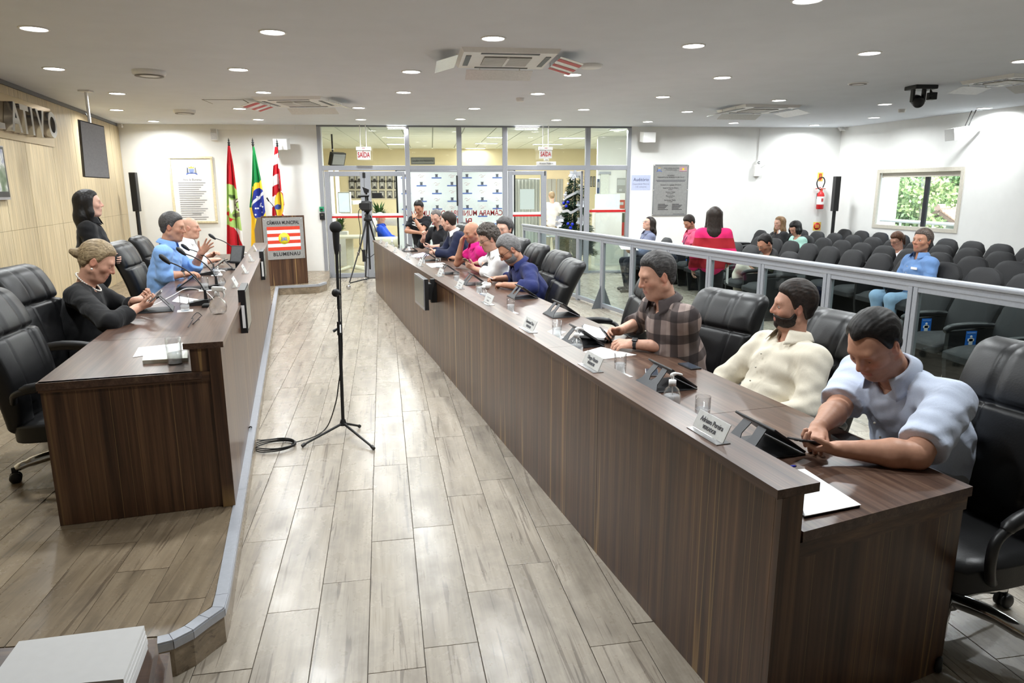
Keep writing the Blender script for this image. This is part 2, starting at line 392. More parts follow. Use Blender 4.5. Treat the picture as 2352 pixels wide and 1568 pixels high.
stage['label'] = 'raised wooden platform under the left bench with a metal edge strip'
# planks on the stage (clipped boards)
def clip(poly, p0, n):
    out = []
    for i in range(len(poly)):
        a_, b_ = poly[i], poly[(i+1) % len(poly)]; da, db = (a_-p0)@n, (b_-p0)@n
        if da <= 0: out.append(a_)
        if da*db < 0: out.append(a_+(b_-a_)*(da/(da-db)))
    return out
conv = [p for p in outl]
for i in range(-30, 6):
    for j in range(-3, 13):
        if i < -12 and j > 2: continue
        p = V3(*o0)+UN*(i*PW)+UP*(j*PL+((i*3) % 4)*.27*PL); p[2] = 0
        q = [p+UN*g+UP*g, p+UN*(PW-g)+UP*g, p+UN*(PW-g)+UP*(PL-g), p+UN*g+UP*(PL-g)]
        # convex clip: stage near the step edge
        E0 = V3(-.36-.06, 0, 0); En = unit((1, .1875, 0)); q = clip(q, E0, En)
        for k in range(len(edge)-1):
            if len(q) < 3: break
            d_ = edge[k+1]-edge[k]; q = clip(q, edge[k]*V3(1, 1, 0)-.05*unit((d_[1], -d_[0], 0)), unit((d_[1], -d_[0], 0)))
        if len(q) >= 3: q = clip(q, V3(0, edge[0][1]+.05, 0), V3(0, -1, 0))
        if len(q) >= 3: q = clip(q, V3(0, 12.4, 0), V3(0, 1, 0))
        if len(q) < 3: continue
        c = sum(q)/len(q)
        if c[0] < XL0(c[1])+.1: continue
        if -1.0 < c[0]-(-.405-.1886*c[1]) < -.05 and 4.2 < c[1] < 10.5: continue
        o = MB().slab([x-p for x in q], (0, 0, 1), .004).build('plank', M_STG, stage); o.location = (p[0], p[1], SZ)
# metal nosing strip, in pieces
def strip(a_, b_, na=None, nb=None, name='edge_strip'):
    d_ = unit(b_-a_); n_ = V3(d_[1], -d_[0], 0); na = n_ if na is None else na; nb = n_ if nb is None else nb
    m = MB(); m.slab([a_+na*.004+d_*.001, b_+nb*.004-d_*.001, b_-nb*.045-d_*.001, a_-na*.045+d_*.001], (0, 0, 1), .008)
    m.slab([a_+n_*.003-V3(0, 0, .03), b_+n_*.003-V3(0, 0, .03), b_+n_*.003, a_+n_*.003], n_, .004)
    m.build(name, M_ALU, stage)
PL_ = edge+[far]; nr_ = [V3(unit(PL_[min(k+1, len(PL_)-1)]-PL_[max(k-1, 0)])[1], -unit(PL_[min(k+1, len(PL_)-1)]-PL_[max(k-1, 0)])[0], 0) for k in range(len(PL_))]
for k in range(len(edge)-1): strip(edge[k], edge[k+1], nr_[k], nr_[k+1])
L = [edge[-1]+(far-edge[-1])*t_ for t_ in (0, .11, .3, .5, .7, .86, 1)]
for k, (a_, b_) in enumerate(zip(L[:-1], L[1:])): strip(a_, b_, nr_[-2] if k == 0 else None)
strip(far, e2[0]); strip(e2[0], e2[1]); strip(e2[1], e2[2])

# ================================================================== GLASS PARTITION
def px(x, y=450): return ony(x, y, YB)[0]
def pz(y, x=1000): return ony(x, y, YB)[2]
part_ = empty('window_2', kind='structure')
GY0, GY1 = YB-.02, YB+.08
def bar(x0, x1, y0, y1, name='frame_bar', m=None, d0=GY0, d1=GY1, par=None):
    X0, X1 = px(x0), px(x1); Z0, Z1 = max(0.0, pz(max(y0, y1))), pz(min(y0, y1))
    return MB().rbox((X0, d0, Z0), (X1, d1, Z1), .006).build(name, m or M_ALU, par or part_)
def pane(x0, x1, y0, y1, par=None, Y=YB+.03):
    X0, X1 = px(x0), px(x1); Z0, Z1 = max(0.02, pz(max(y0, y1))), pz(min(y0, y1))
    return MB().box((X0, Y-.004, Z0), (X1, Y+.004, Z1)).build('pane', M_GLASS, par or part_)
TOP, BOT = 284.5, 640
bar(736, 1446, 284, 292, m=M_ALUD, d0=GY0-.005, d1=GY1+.005)
for x0, x1 in ((736, 744), (933.5, 944), (1051, 1062.5), (1155, 1166), (1343, 1354), (1438, 1446)): bar(x0, x1, 291, BOT)
bar(744, 1438, 380, 391, d0=GY0+.005, d1=GY1-.005)
bar(944, 1051, 391, 395, d0=GY0+.008, d1=GY1-.008); bar(1062, 1155, 391, 395, d0=GY0+.008, d1=GY1-.008)
for x0, x1 in ((744, 933.5), (944, 1051), (1062.5, 1155), (1166, 1343), (1354, 1438)): pane(x0, x1, 292, 380)
for x0, x1 in ((944, 1051), (1062.5, 1155), (1354, 1438)): pane(x0, x1, 391, 632); bar(x0, x1, 628, BOT, d0=GY0+.005, d1=GY1-.005)
def leaf(name, x0, x1, gx0, gx1, gy0=404, gy1=624):
    d = empty(name, kind='structure')
    bar(x0, gx0, 393, 637, 'door_stile', par=d); bar(gx1, x1, 393, 637, 'door_stile', par=d)
    bar(gx0, gx1, 393, gy0, 'door_rail', par=d); bar(gx0, gx1, gy1, 637, 'door_rail', par=d)
    pane(gx0, gx1, gy0, gy1, d)
    m = MB(); m.box((px(gx0), YB+.018, pz(499)), (px(gx1), YB+.024, pz(494.5))); m.build('red_safety_stripe', M_RED, d)
    m = MB(); m.box((px(gx0), YB+.018, pz(494.5)), (px(gx1), YB+.024, pz(488.5))); m.build('white_safety_stripe', M_WHITE, d)
    return d
d1 = leaf('door_1', 748, 838, 759.5, 829); d2 = leaf('door_2', 838.5, 931, 852.5, 925)
d3 = leaf('door_3', 1168, 1255, 1177.5, 1243, 402)
for d, x in ((d1, 836.5), (d2, 840)): MB().box((px(x-1.5), YB-.03, pz(408)), (px(x+1.5), YB-.02, pz(396))).build('latch', M_BLACK, d)
MB().box((px(1250), YB-.03, pz(404)), (px(1252), YB-.02, pz(393))).build('latch', M_BLACK, d3)
# open leaf of the right double door, swung into the lobby
d4 = empty('door_4', kind='structure')
for a_, b_ in ((YB+.1, YB+.17), (YB+.85, YB+.92)): MB().rbox((px(1341)-.045, a_, .02), (px(1341), b_, pz(393)), .006).build('door_stile', M_ALU, d4)
for a_, b_ in ((.02, .14), (pz(404), pz(393))): MB().rbox((px(1341)-.045, YB+.17, a_), (px(1341), YB+.85, b_), .006).build('door_rail', M_ALU, d4)
MB().box((px(1341)-.026, YB+.17, .14), (px(1341)-.018, YB+.85, pz(404))).build('pane', M_GLASS, d4)
MB().box((px(1354), YB+.018, pz(490.5)), (px(1438), YB+.024, pz(485))).build('red_safety_stripe', M_RED, part_)
MB().rbox((px(1048.5), YB-.05, pz(473)), (px(1052), YB-.02, pz(403)), .006).build('door_pull', M_BLACK, part_)
# mirrored red lettering applied on the lobby side of the fixed panes
M_REDL = mat('red_vinyl', (178, 24, 32), .5)
Mx = Matrix(((-1, 0, 0, 0), (0, 0, 1, YB+.036), (0, 1, 0, 0), (0, 0, 0, 1)))
def mir(body, x, y, size, sx): 
    M = Mx.copy(); M[0][3] = px(x); M[2][3] = pz(y)
    text('lettering', body, M, size, M_REDL, part_, sx=sx, bold=.0015)
mir('CÂMARA MUNICIPAL DE BLUMENAU', 1043, 490.5, .158, .78)
mir('BLUMENAU', 1030, 510, .19, 1.0)

# ================================================================== LOBBY BEHIND THE GLASS
YF = 22.9; LC = 3.04
lob = MB(); lob.box((-5.2, YF, 0), (6.2, YF+.1, LC)); lobw = lob.build('wall_lobby_back', M_BEIGE, kind='structure')
MB().box((-5.3, YB+.12, 0), (-5.2, YF, LC)).build('wall_lobby_left', M_BEIGE, kind='structure')
MB().box((7.6, YB+.12, 0), (7.7, YF, LC)).build('wall_lobby_right', M_WALL, kind='structure')
MB().box((-5.2, YB+.02, -.005), (7.6, YF, .004)).build('floor_lobby', mat('lobby_floor_tile', (204, 196, 178), .18, grain=.05, gscale=2), kind='structure')
# white return wall at the right with the hallway in front of the beige wall
xw = ony(1372, 400, 17.5)[0]
MB().box((xw, 17.5, 0), (7.6, 17.6, LC)).build('wall_lobby_white', M_WALL, kind='structure')
lc = MB().box((-5.2, YB+.12, LC+.02), (7.6, YF, LC+.06)).build('ceiling_lobby', mat('tile_grid', (150, 156, 146), .6), kind='structure')
M_TILE = mat('ceiling_tile', (222, 226, 218), .8, grain=.02, gscale=8)
TS = .66; n = 0
tm = MB().rbox((.012, .012, 0), (TS-.012, TS-.012, .02), .004).mesh('tile'); tm.materials.append(M_TILE)
for i in range(-7, 11):
    for j in range(0, 12):
        x0, y0 = i*TS+.05, YB+.13+j*TS
        if x0 < -5.2 or x0 > 7.0 or y0+TS > YF+.1: continue
        o = bpy.data.objects.new('tile', tm); COL.objects.link(o); o.parent = lc; o.location = (x0, y0, LC)
M_LPAN = emit('lobby_light_panel', (255, 255, 250), 5.0)
lps = [(890.5+.2, 292), (890.5, 315), (891, 331), (891, 342)]
lights = []
z7 = lambda x, y: (720+.2041*x, 270+.2041*y)
z8 = lambda x, y: (1150+.2041*x, 270+.2041*y)
for k, (xa, xb, yy) in enumerate([z7(835, 0)[:1]+z7(1040, 0)[:1]+(z7(0, 108)[1],), (890, 932, 315.5), (889.5, 933, 331), (889, 933, 342), (1119, 1154, 315.5), (1092, 1142, 329.5), (1070, 1114, 341), (1184, 1236, 293), (1285, 1342, 317), (1224, 1291, 331.5), (1166, 1197, 354), (1408, 1428, 298)]):
    p0, p1 = onz(xa, yy, LC-.01), onz(xb, yy, LC-.01)
    if p0[1] > YF-.2: continue
    L_ = tag(empty('lobby_light_panel', ((p0[0]+p1[0])/2, (p0[1]+p1[1])/2, LC-.012)), 'fluorescent ceiling panel in the lobby, number %s counted from the doors' % 'one two three four five six seven eight nine ten eleven twelve'.split()[k], 'ceiling light', 'lobby ceiling lights')
    wd = max(.3, min(1.3, p1[0]-p0[0]))
    MB().box((-wd/2, -.12, 0), (wd/2, .12, .012)).build('diffuser', M_LPAN, L_)
    m = MB()
    for a_, b_, c_, d_ in ((-wd/2-.02, -.14, wd/2+.02, -.12), (-wd/2-.02, .12, wd/2+.02, .14), (-wd/2-.02, -.12, -wd/2, .12), (wd/2, -.12, wd/2+.02, .12)): m.box((a_, b_, -.004), (c_, d_, .012))
    m.build('frame', M_WHITE, L_); lights.append(L_)
    la = bpy.data.lights.new('lobby_lamp', 'AREA'); la.shape = 'RECTANGLE'; la.size = wd; la.size_y = .24; la.energy = LOBBY_W*(.5 if (p0[1]+p1[1])/2 < YF-1.6 else .1)
    lo = bpy.data.objects.new('lobby_lamp', la); COL.objects.link(lo); lo.parent = L_; lo.location = (0, 0, -.03)
for k, lab in enumerate(('fluorescent ceiling panel above the sofa', 'fluorescent ceiling panel above the banner', 'fluorescent ceiling panel near the portraits wall', 'fluorescent ceiling panel over the left doors, back row', 'fluorescent ceiling panel behind the middle pane, front one', 'fluorescent ceiling panel behind the middle pane, second one', 'fluorescent ceiling panel behind the middle pane, last one', 'fluorescent ceiling panel above the right doors at the glass', 'fluorescent ceiling panel above the decorated tree', 'fluorescent ceiling panel behind the right exit sign', 'small fluorescent panel left of the right exit sign', 'fluorescent ceiling panel behind the right side pane')[:len(lights)]): lights[k]['label'] = lab
# ================================================================== CEILING FIXTURES
ORD = 'first second third fourth fifth sixth seventh eighth ninth tenth eleventh twelfth'.split()
LPX = [(78, 65), (124, 157), (269, 214), (268, 252), (353, 278), (626, 73), (547.6, 159), (605, 211.5), (550, 249), (593.5, 274), (1133, 87.4), (944.6, 164), (927, 211.5), (824, 247), (829, 274), (1089.5, 248.6), (1057.5, 273), (1315, 171), (1235, 214.6), (1341, 251), (1278, 275), (1522.5, 222), (1488, 279), (1593, 104.4), (1855, -1), (1659, 177.5), (1578.5, 256), (1789, 230), (1685, 282), (1997.5, 121.4), (1871, 287), (2032.6, 239), (2007.7, 269.7), (2260.5, 248), (2350, 139.5)]
pts = [onz(*p, CH) for p in LPX]
# the lamps of the part of the hall behind the camera
extra = [(-2.4, 4.3), (-.6, 4.5), (.9, 4.6), (4.6, 4.8), (6.4, 4.9), (8.2, 5.5), (2.8, 2.9), (.6, 2.6)]
def lampmesh():
    r = MB().lathe([(.112, 0), (.112, -.006), (.098, -.010), (.092, -.004), (.092, .0)], 28, cap=False).mesh('rim')
    d = MB().lathe([(.0, -.004), (.092, -.004)], 28, cap=False).mesh('diffuser')
    r.materials.append(M_WHITE); d.materials.append(M_LEDW); return r, d
RIM, DIF = lampmesh()
rows = []
for p in sorted(pts, key=lambda p: -p[1]):
    for r in rows:
        if abs(np.mean([q[1] for q in r])-p[1]) < .75: r.append(p); break
    else: rows.append([p])
def downlight(x, y, label=None):
    L_ = empty('downlight', (x, y, CH))
    link('rim', RIM, L_); link('diffuser', DIF, L_)
    la = bpy.data.lights.new('lamp', 'AREA'); la.shape = 'DISK'; la.size = .16; la.energy = LAMP_W; la.color = (.94, .985, 1); la.spread = math.radians(165)
    lo = bpy.data.objects.new('lamp', la); COL.objects.link(lo); lo.parent = L_; lo.location = (0, 0, -.016)
    return L_
for i, r in enumerate(rows):
    r.sort(key=lambda p: p[0])
    for j, p in enumerate(r):
        tag(downlight(p[0], p[1]), 'recessed ceiling downlight, %s from the oak wall in the %s row from the glass wall' % (ORD[j], ORD[i]), 'ceiling light', 'recessed downlights')
for k, (x, y) in enumerate(extra):
    tag(downlight(x, y), 'recessed downlight out of view above the front part of the hall, %s one' % (ORD+['thirteenth', 'fourteenth', 'fifteenth'])[k], 'ceiling light', 'downlights of the front hall')

def cassette(name, corners, label, flaps):
    """four-way ceiling air conditioner with baffles hung below its outlets"""
    P = [onz(*c, CH) for c in corners[:2]]
    c = empty(name, (0, 0, 0), label=label, cat='air conditioner', group='ceiling air conditioners')
    x = unit(P[1]-P[0]); w_ = np.linalg.norm(P[1]-P[0]); y = V3(-x[1], x[0], 0)
    o = P[0]; c.matrix_world = frame(o-V3(0, 0, 0), x, (0, 0, 1))
    m = MB(); k = .19*w_/.93
    bm = bmesh.new(); bmesh.ops.create_cube(bm, size=1)
    for v in bm.verts:
        s = .03 if v.co.z < 0 else 0
        v.co = Vector(((v.co.x+.5)*w_*(1-2*s)+s*w_, (v.co.y+.5)*w_*(1-2*s)+s*w_, -.04 if v.co.z < 0 else 0))
    m.bm(bm); m.build('panel', M_WHITE, c)
    gm = MB(); gm.box((k*1.25, k*1.25, -.046), (w_-k*1.25, w_-k*1.25, -.041)); gm.build('intake_grille', mat('grille_dark', (96, 96, 92), .6), c)
    n = 16
    for i in range(n):
        yy = k*1.25+(w_-2.5*k)*(i+.5)/n
        MB().box((k*1.25, yy-.006, -.052), (w_-k*1.25, yy+.006, -.045)).build('louvre', M_WHITE, c)
    MB().box((w_/2-.012, k*1.2, -.056), (w_/2+.012, w_-k*1.2, -.045)).build('grille_bar', M_WHITE, c)
    for a_, b_, d_, e_ in ((k, .06, w_-k, .11), (k, w_-.11, w_-k, w_-.06), (.06, k, .11, w_-k), (w_-.11, k, w_-.06, w_-k)):
        MB().box((a_, b_, -.044), (d_, e_, -.036)).build('outlet_slot', M_BLACK, c)
    for side, red in flaps:
        m = MB(); h = .13; L0 = k*.6; L1 = w_-k*.6
        q = {'l': [(-.02, L0, -.05), (-.02, L1, -.05), (-.22, L1, -.11), (-.22, L0, -.11)], 'r': [(w_+.02, L0, -.05), (w_+.02, L1, -.05), (w_+.24, L1, -.11), (w_+.24, L0, -.11)],
             'f': [(L0, -.03, -.05), (L1, -.03, -.05), (L1, -.22, -.13), (L0, -.22, -.13)], 'b': [(L0, w_+.02, -.05), (L1, w_+.02, -.05), (L1, w_+.22, -.12), (L0, w_+.22, -.12)]}[side]
        fl_ = MB().slab(q, (0, 0, 1), .003).build('air_baffle', mat('translucent_baffle', (226, 228, 228), .25), c)
        for t_ in (.2, .8):
            a_ = V3(*q[0])*(1-t_)+V3(*q[1])*t_; MB().tube([a_, a_+V3(0, 0, .035)], .006, 6).build('hanger', M_WHITE, c)
        if red:
            A_, B_, C_, D_ = [V3(*p)-V3(0, 0, .0015) for p in q]
            for u0, u1 in ((.12, .3), (.5, .66), (.82, .95)): MB().slab([A_+(B_-A_)*u0, A_+(B_-A_)*u1, D_+(C_-D_)*u1, D_+(C_-D_)*u0], (0, 0, -1), .001).build('red_stripe', M_RED, c)
    return c
cassette('air_conditioner', [(1059, 107), (1290, 112)], 'ceiling air conditioner unit above the middle of the aisle, the largest one', [('l', 0), ('r', 1), ('b', 0)])
cassette('air_conditioner', [(577, 222), (738, 220)], 'ceiling air conditioner unit in front of the flags', [('l', 1), ('r', 0), ('b', 0)])
cassette('air_conditioner', [(1712, 238.5), (1842, 241)], 'ceiling air conditioner unit over the audience seats, far one', [('l', 0), ('r', 0), ('b', 0)])
cassette('air_conditioner', [(2205, 187), (2330, 168)], 'ceiling air conditioner unit near the window wall, cut by the picture edge', [('b', 0), ('l', 0)])
def disc(name, p, r, h, label, cat, m=None, rim=True, z=CH):
    q = onz(*p, z); o = empty(name, q, label=label, cat=cat)
    MB().lathe([(0, -h), (r*.80, -h), (r*.94, -h*.75), (r, -h*.35), (r, 0)], 28).build('housing', m or M_WHITE, o)
    if rim: MB().lathe([(r*.60, -h-.003), (r*.84, -h-.003), (r*.86, -h+.003)], 28, cap=False).build('rim', mat('grey_ring', (120, 116, 110), .5), o)
    return o
disc('ceiling_lamp', (342, 163), .17, .055, 'round unlit ceiling lamp between the oak wall and the flags, near one', 'ceiling light')
disc('ceiling_lamp', (423.5, 253), .17, .055, 'round unlit ceiling lamp near the wall of the flags, far one', 'ceiling light')
disc('access_point', (1358, 148.6), .12, .035, 'flat white wireless access point on the ceiling beside the largest air conditioner', 'access point', rim=False)
disc('ceiling_speaker', (1971, 191.5), .12, .012, 'flat round ceiling speaker left of the black projector', 'speaker')
disc('smoke_detector', (1195, 225), .06, .05, 'small white smoke detector on the ceiling above the glass wall', 'detector', rim=False)
disc('smoke_detector', (2072, 251), .06, .05, 'small white smoke detector on the ceiling near the window wall', 'detector', rim=False)
# moving projector head
q = onz(2118, 197, CH); pj = empty('projector', q, label='black moving-head projector hung from the ceiling above the audience', cat='projector')
MB().rbox((-.16, -.12, -.05), (.14, .12, 0), .012).build('base', M_BLACK, pj)
for a_ in (-.13, .02): MB().rbox((a_, -.03, -.2), (a_+.03, .03, -.04), .008).build('yoke_arm', M_BLACK, pj)
m = MB(); m.lathe([(0, -.11), (.06, -.11), (.07, -.05), (.07, .06), (.05, .1), (0, .1)], 18, frame((-.04, 0, -.19), (0, -.35, .94), (-.3, -.9, -.3))); m.build('head', M_BLACK, pj)
m = MB(); m.rbox((.10, -.05, -.17), (.19, .04, -.08), .008); m.tube([(.12, 0, -.03), (.13, 0, -.10)], .012, 6); m.build('sensor_box', M_BLACK, pj)
MB().tube(smoothpath([(.06, -.05, -.03), (.1, -.06, -.08), (.07, -.06, -.13), (.12, -.05, -.12)]), .006, 6).build('cable', M_BLACK, pj)
# dome cameras in the two far corners
for (x, y), lab in (((274, 287), 'small white security camera in the corner above the oak wall'), ((1931, 299), 'small security camera beside the pillar in the right corner')):
    q = ony(x, y, YB-.12); q[2] = CH; o = empty('security_camera', q, label=lab, cat='camera')
    MB().rbox((-.05, -.04, -.03), (.05, .04, 0), .006).build('mount', M_WHITE, o)
    MB().lathe([(0, -.08), (.03, -.07), (.045, -.045), (.045, -.03)], 16).build('dome', M_WHITE, o)
    MB().tube([(.02, -.03, -.05), (.075, -.06, -.062)], .022, 10).build('lens_barrel', M_WHITE, o)

# ================================================================== BENCHES
D_R = unit((-.19, 1, 0)); N_R = V3(D_R[1], -D_R[0], 0)
O_R = V3(1.0215, 1.86, 0)
MR = frame(O_R, N_R, (0, 0, 1))      # x away from the aisle, y along the bench
MRI = np.array(MR.inverted())
def toR(p): return (MRI@np.append(p, 1))[:3]
def worldR(x, y, z): return np.array(MR@Vector((x, y, z)))
TZ, LZ = .755, .915
bench = empty('council_bench', O_R, label='long dark wood council bench on the right of the aisle with a raised front ledge', cat='desk')
bench.matrix_world = MR
LEN = 11.15; SK = .125     # SK: the near end is cut slightly askew
def endy(x): return SK*x
seamR = [toR(onz(x, y, TZ))[1] for x, y in [(1802, 932), (1552.5, 818), (1261, 699)]]
sy = [0]+[s for s in seamR]
while sy[-1]+1.6 < LEN-.8: sy.append(sy[-1]+1.6)
sy.append(LEN)
XT0, XT1 = .10, .905
for k in range(len(sy)-1):
    y0, y1 = sy[k]+.0015, sy[k+1]-.0015
    m = MB(); ya = (lambda x: y0+(endy(x) if k == 0 else 0))
    m.prism([(XT0, ya(XT0)), (XT1, ya(XT1)), (XT1, y1), (XT0, y1)], TZ-.036, TZ); m.build('worktop', M_LAMY, bench)
    m = MB(); m.prism([(XT1-.03, ya(XT1)+.02), (XT1-.01, ya(XT1)+.02), (XT1-.01, y1), (XT1-.03, y1)], TZ-.09, TZ-.036); m.build('apron', M_LAMY, bench)
    if k: m = MB().box((.05, y0-.02, 0), (.62, y0+.016, TZ-.036)); m.build('support_panel', M_LAMZ, bench)
ls = [0]+[toR(onz(x, y, LZ))[1] for x, y in [(1263, 798), (1062, 683)]]
while ls[-1]+1.6 < LEN-.6: ls.append(ls[-1]+1.6)
ls.append(LEN)
for k in range(len(ls)-1):
    y0, y1 = ls[k]+.001, ls[k+1]-.001
    MB().prism([(-.018, y0), (.145, y0+(.012 if k == 0 else 0)), (.145, y1), (-.018, y1)], LZ-.03, LZ).build('ledge', M_LAMY, bench)
fs = [0.03]
while fs[-1]+1.32 < LEN-.4: fs.append(fs[-1]+1.32)
fs.append(LEN-.02)
for k in range(len(fs)-1):
    MB().box((.0, fs[k]+.0012, .0), (.022, fs[k+1]-.0012, LZ-.03)).build('front_panel', M_LAMZ, bench)
MB().box((.07, .03, TZ), (.088, LEN-.02, LZ-.03)).build('ledge_riser', M_LAMZ, bench)
MB().prism([(0, .0), (.088, .011), (.088, .04), (0, .03)], 0, LZ-.03).build('end_post', M_LAMZ, bench)
MB().prism([(.088, .02), (.895, .02+endy(.895)), (.895, .05+endy(.895)), (.088, .05)], 0, TZ-.09).build('end_panel', M_LAMZ, bench)
MB().prism([(.088, .012), (.9, .012+endy(.9)), (.9, .05+endy(.9)), (.088, .05)], TZ-.09, TZ-.036).build('end_apron', M_LAMX, bench)
MB().box((0, LEN-.05, 0), (.9, LEN-.02, TZ-.036)).build('end_panel', M_LAMZ, bench)

D_L = unit((-.1886, 1, 0)); N_L = V3(-D_L[1], D_L[0], 0)     # N_L points to the oak wall
O_L = V3(-1.077-.012, 3.62, SZ)
LT, LL = .90, 1.05
ML = Matrix(((N_L[0], D_L[0], 0, O_L[0]), (N_L[1], D_L[1], 0, O_L[1]), (0, 0, 1, SZ), (0, 0, 0, 1)))   # mirrored frame: x to the left, y along
MLI = np.array(ML.inverted())
def toL(p): return (MLI@np.append(p, 1))[:3]
def worldL(x, y, z): return np.array(ML@Vector((x, y, z)))
def buildL(mb, name, m, par):
    # geometry is written in the left-handed bench frame, so flip faces and place it in world space
    mb.v = [tuple(ML@Vector(p)) for p in mb.v]; mb.f = [f[::-1] for f in mb.f]
    mb.v = [(p[0]-O_L[0], p[1]-O_L[1], p[2]-SZ) for p in mb.v]
    c_, s_ = D_L[1], -D_L[0]      # rotate into the object's frame (y along the bench)
    mb.v = [(c_*p[0]-s_*p[1]*-1, -s_*p[0]*1+c_*p[1], p[2]) if 0 else (p[0]*D_L[1]-p[1]*D_L[0], p[0]*D_L[0]+p[1]*D_L[1], p[2]) for p in mb.v]
    return mb.build(name, m, par)
lb = empty('presiding_bench', O_L, math.atan2(-D_L[0], D_L[1]), label='long dark wood presiding bench on the raised platform with a front ledge', cat='desk')
LENL = 7.15; h, hl = LT-SZ, LL-SZ
syl = [0, .62+.3, 2.1, 3.55, 5.0, 6.3, LENL]
syl[1] = toL(onz(205, 789, LT))[1] if 0 else toL(onz(360, 775, LT))[1]
for k in range(len(syl)-1):
    y0, y1 = syl[k]+.0015, syl[k+1]-.0015
    buildL(MB().box((.10, y0, h-.036), (.835, y1, h)), 'worktop', M_LAMY, lb)
    if k: buildL(MB().box((.03, y0-.02, .0), (.6, y0+.016, h-.036)), 'support_panel', M_LAMZ, lb)
for a_, b_ in zip([0, 1.62, 3.9, 5.6], [1.62, 3.9, 5.6, LENL]):
    buildL(MB().box((-.014, a_+.001, hl-.03), (.175, b_-.001, hl)), 'ledge', M_LAMY, lb)
for k in range(5): buildL(MB().box((0, .03+k*1.42+.0012, .006), (.022, .03+(k+1)*1.42-.0012, hl-.03)), 'front_panel', M_LAMZ, lb)
buildL(MB().box((.13, .03, h), (.148, LENL-.01, hl-.03)), 'ledge_riser', M_LAMZ, lb)
buildL(MB().box((0, 0, .006), (.06, .03, hl-.03)), 'end_post', M_LAMZ, lb)
buildL(MB().box((.06, .012, h), (.148, .03, hl-.03)), 'end_filler', M_LAMZ, lb)
buildL(MB().box((.06, .006, h-.05), (.83, .036, h)), 'end_apron', M_LAMX, lb)
buildL(MB().box((.06, .016, .006), (.825, .045, h-.05)), 'end_panel', M_LAMZ, lb)
buildL(MB().box((0, LENL-.04, .006), (.825, LENL-.01, h-.036)), 'end_panel', M_LAMZ, lb)
buildL(MB().box((.805, .045, h-.09), (.822, LENL-.04, h-.036)), 'apron', M_LAMY, lb)
# ================================================================== RAILING
RZ = 1.125
ra, rb = onz(1203, 514, RZ), onz(2352, 665, RZ)
rd = unit((rb-ra)*V3(1, 1, 0)); rn = V3(rd[1], -rd[0], 0)
if rn[0] < 0: rn = -rn
rail = empty('glass_railing', (ra[0], ra[1], 0), label='long grey aluminium railing with glass panels in front of the audience seats', cat='railing')
Mr = frame((ra[0], ra[1], 0), rd, (0, 0, 1)); rail.matrix_world = Mr
posts = [0]
for x in (1240, 1280, 1328.6, 1385, 1454, 1536, 1633, 1755, 1909, 2112):
    p = onpl(x, 580, ra, rn); posts.append((p-ra)@rd)
for k in range(4): posts.append(posts[-1]+1.0)
LR = posts[-1]
m = MB(); m.rbox((-.03, -.045, RZ-.035), (LR, .045, RZ), .012); m.build('top_rail', M_ALU, rail)
m = MB(); m.rbox((0, -.028, RZ-.085), (LR, .028, RZ-.03), .004); m.build('fascia', M_ALU, rail)
for k in range(len(posts)-1):
    a_, b_ = posts[k], posts[k+1]
    for x0, x1 in ((a_+.004, a_+.045), (b_-.045, b_-.004)): MB().rbox((x0, -.025, .0), (x1, .025, RZ-.085), .004).build('post', M_ALU, rail)
    MB().rbox((a_+.045, -.022, .03), (b_-.045, .022, .085), .004).build('bottom_rail', M_ALU, rail)
    MB().rbox((a_+.045, -.022, RZ-.125), (b_-.045, .022, RZ-.085), .004).build('upper_rail', M_ALU, rail)
    MB().box((a_+.042, -.004, .08), (b_-.042, .004, RZ-.12)).build('pane', M_GLASSR, rail)
for k in (4, 7, 10):
    s = posts[k]
    for sg in (1, -1): MB().prism([(0, 0), (.17*sg, 0), (0, .42)][::sg], -.004, .004, Matrix.Translation((s, 0, 0)) @ Matrix(((0, 0, 1, 0), (1, 0, 0, 0), (0, 1, 0, 0), (0, 0, 0, 1)))).build('gusset', M_ALUD, rail)

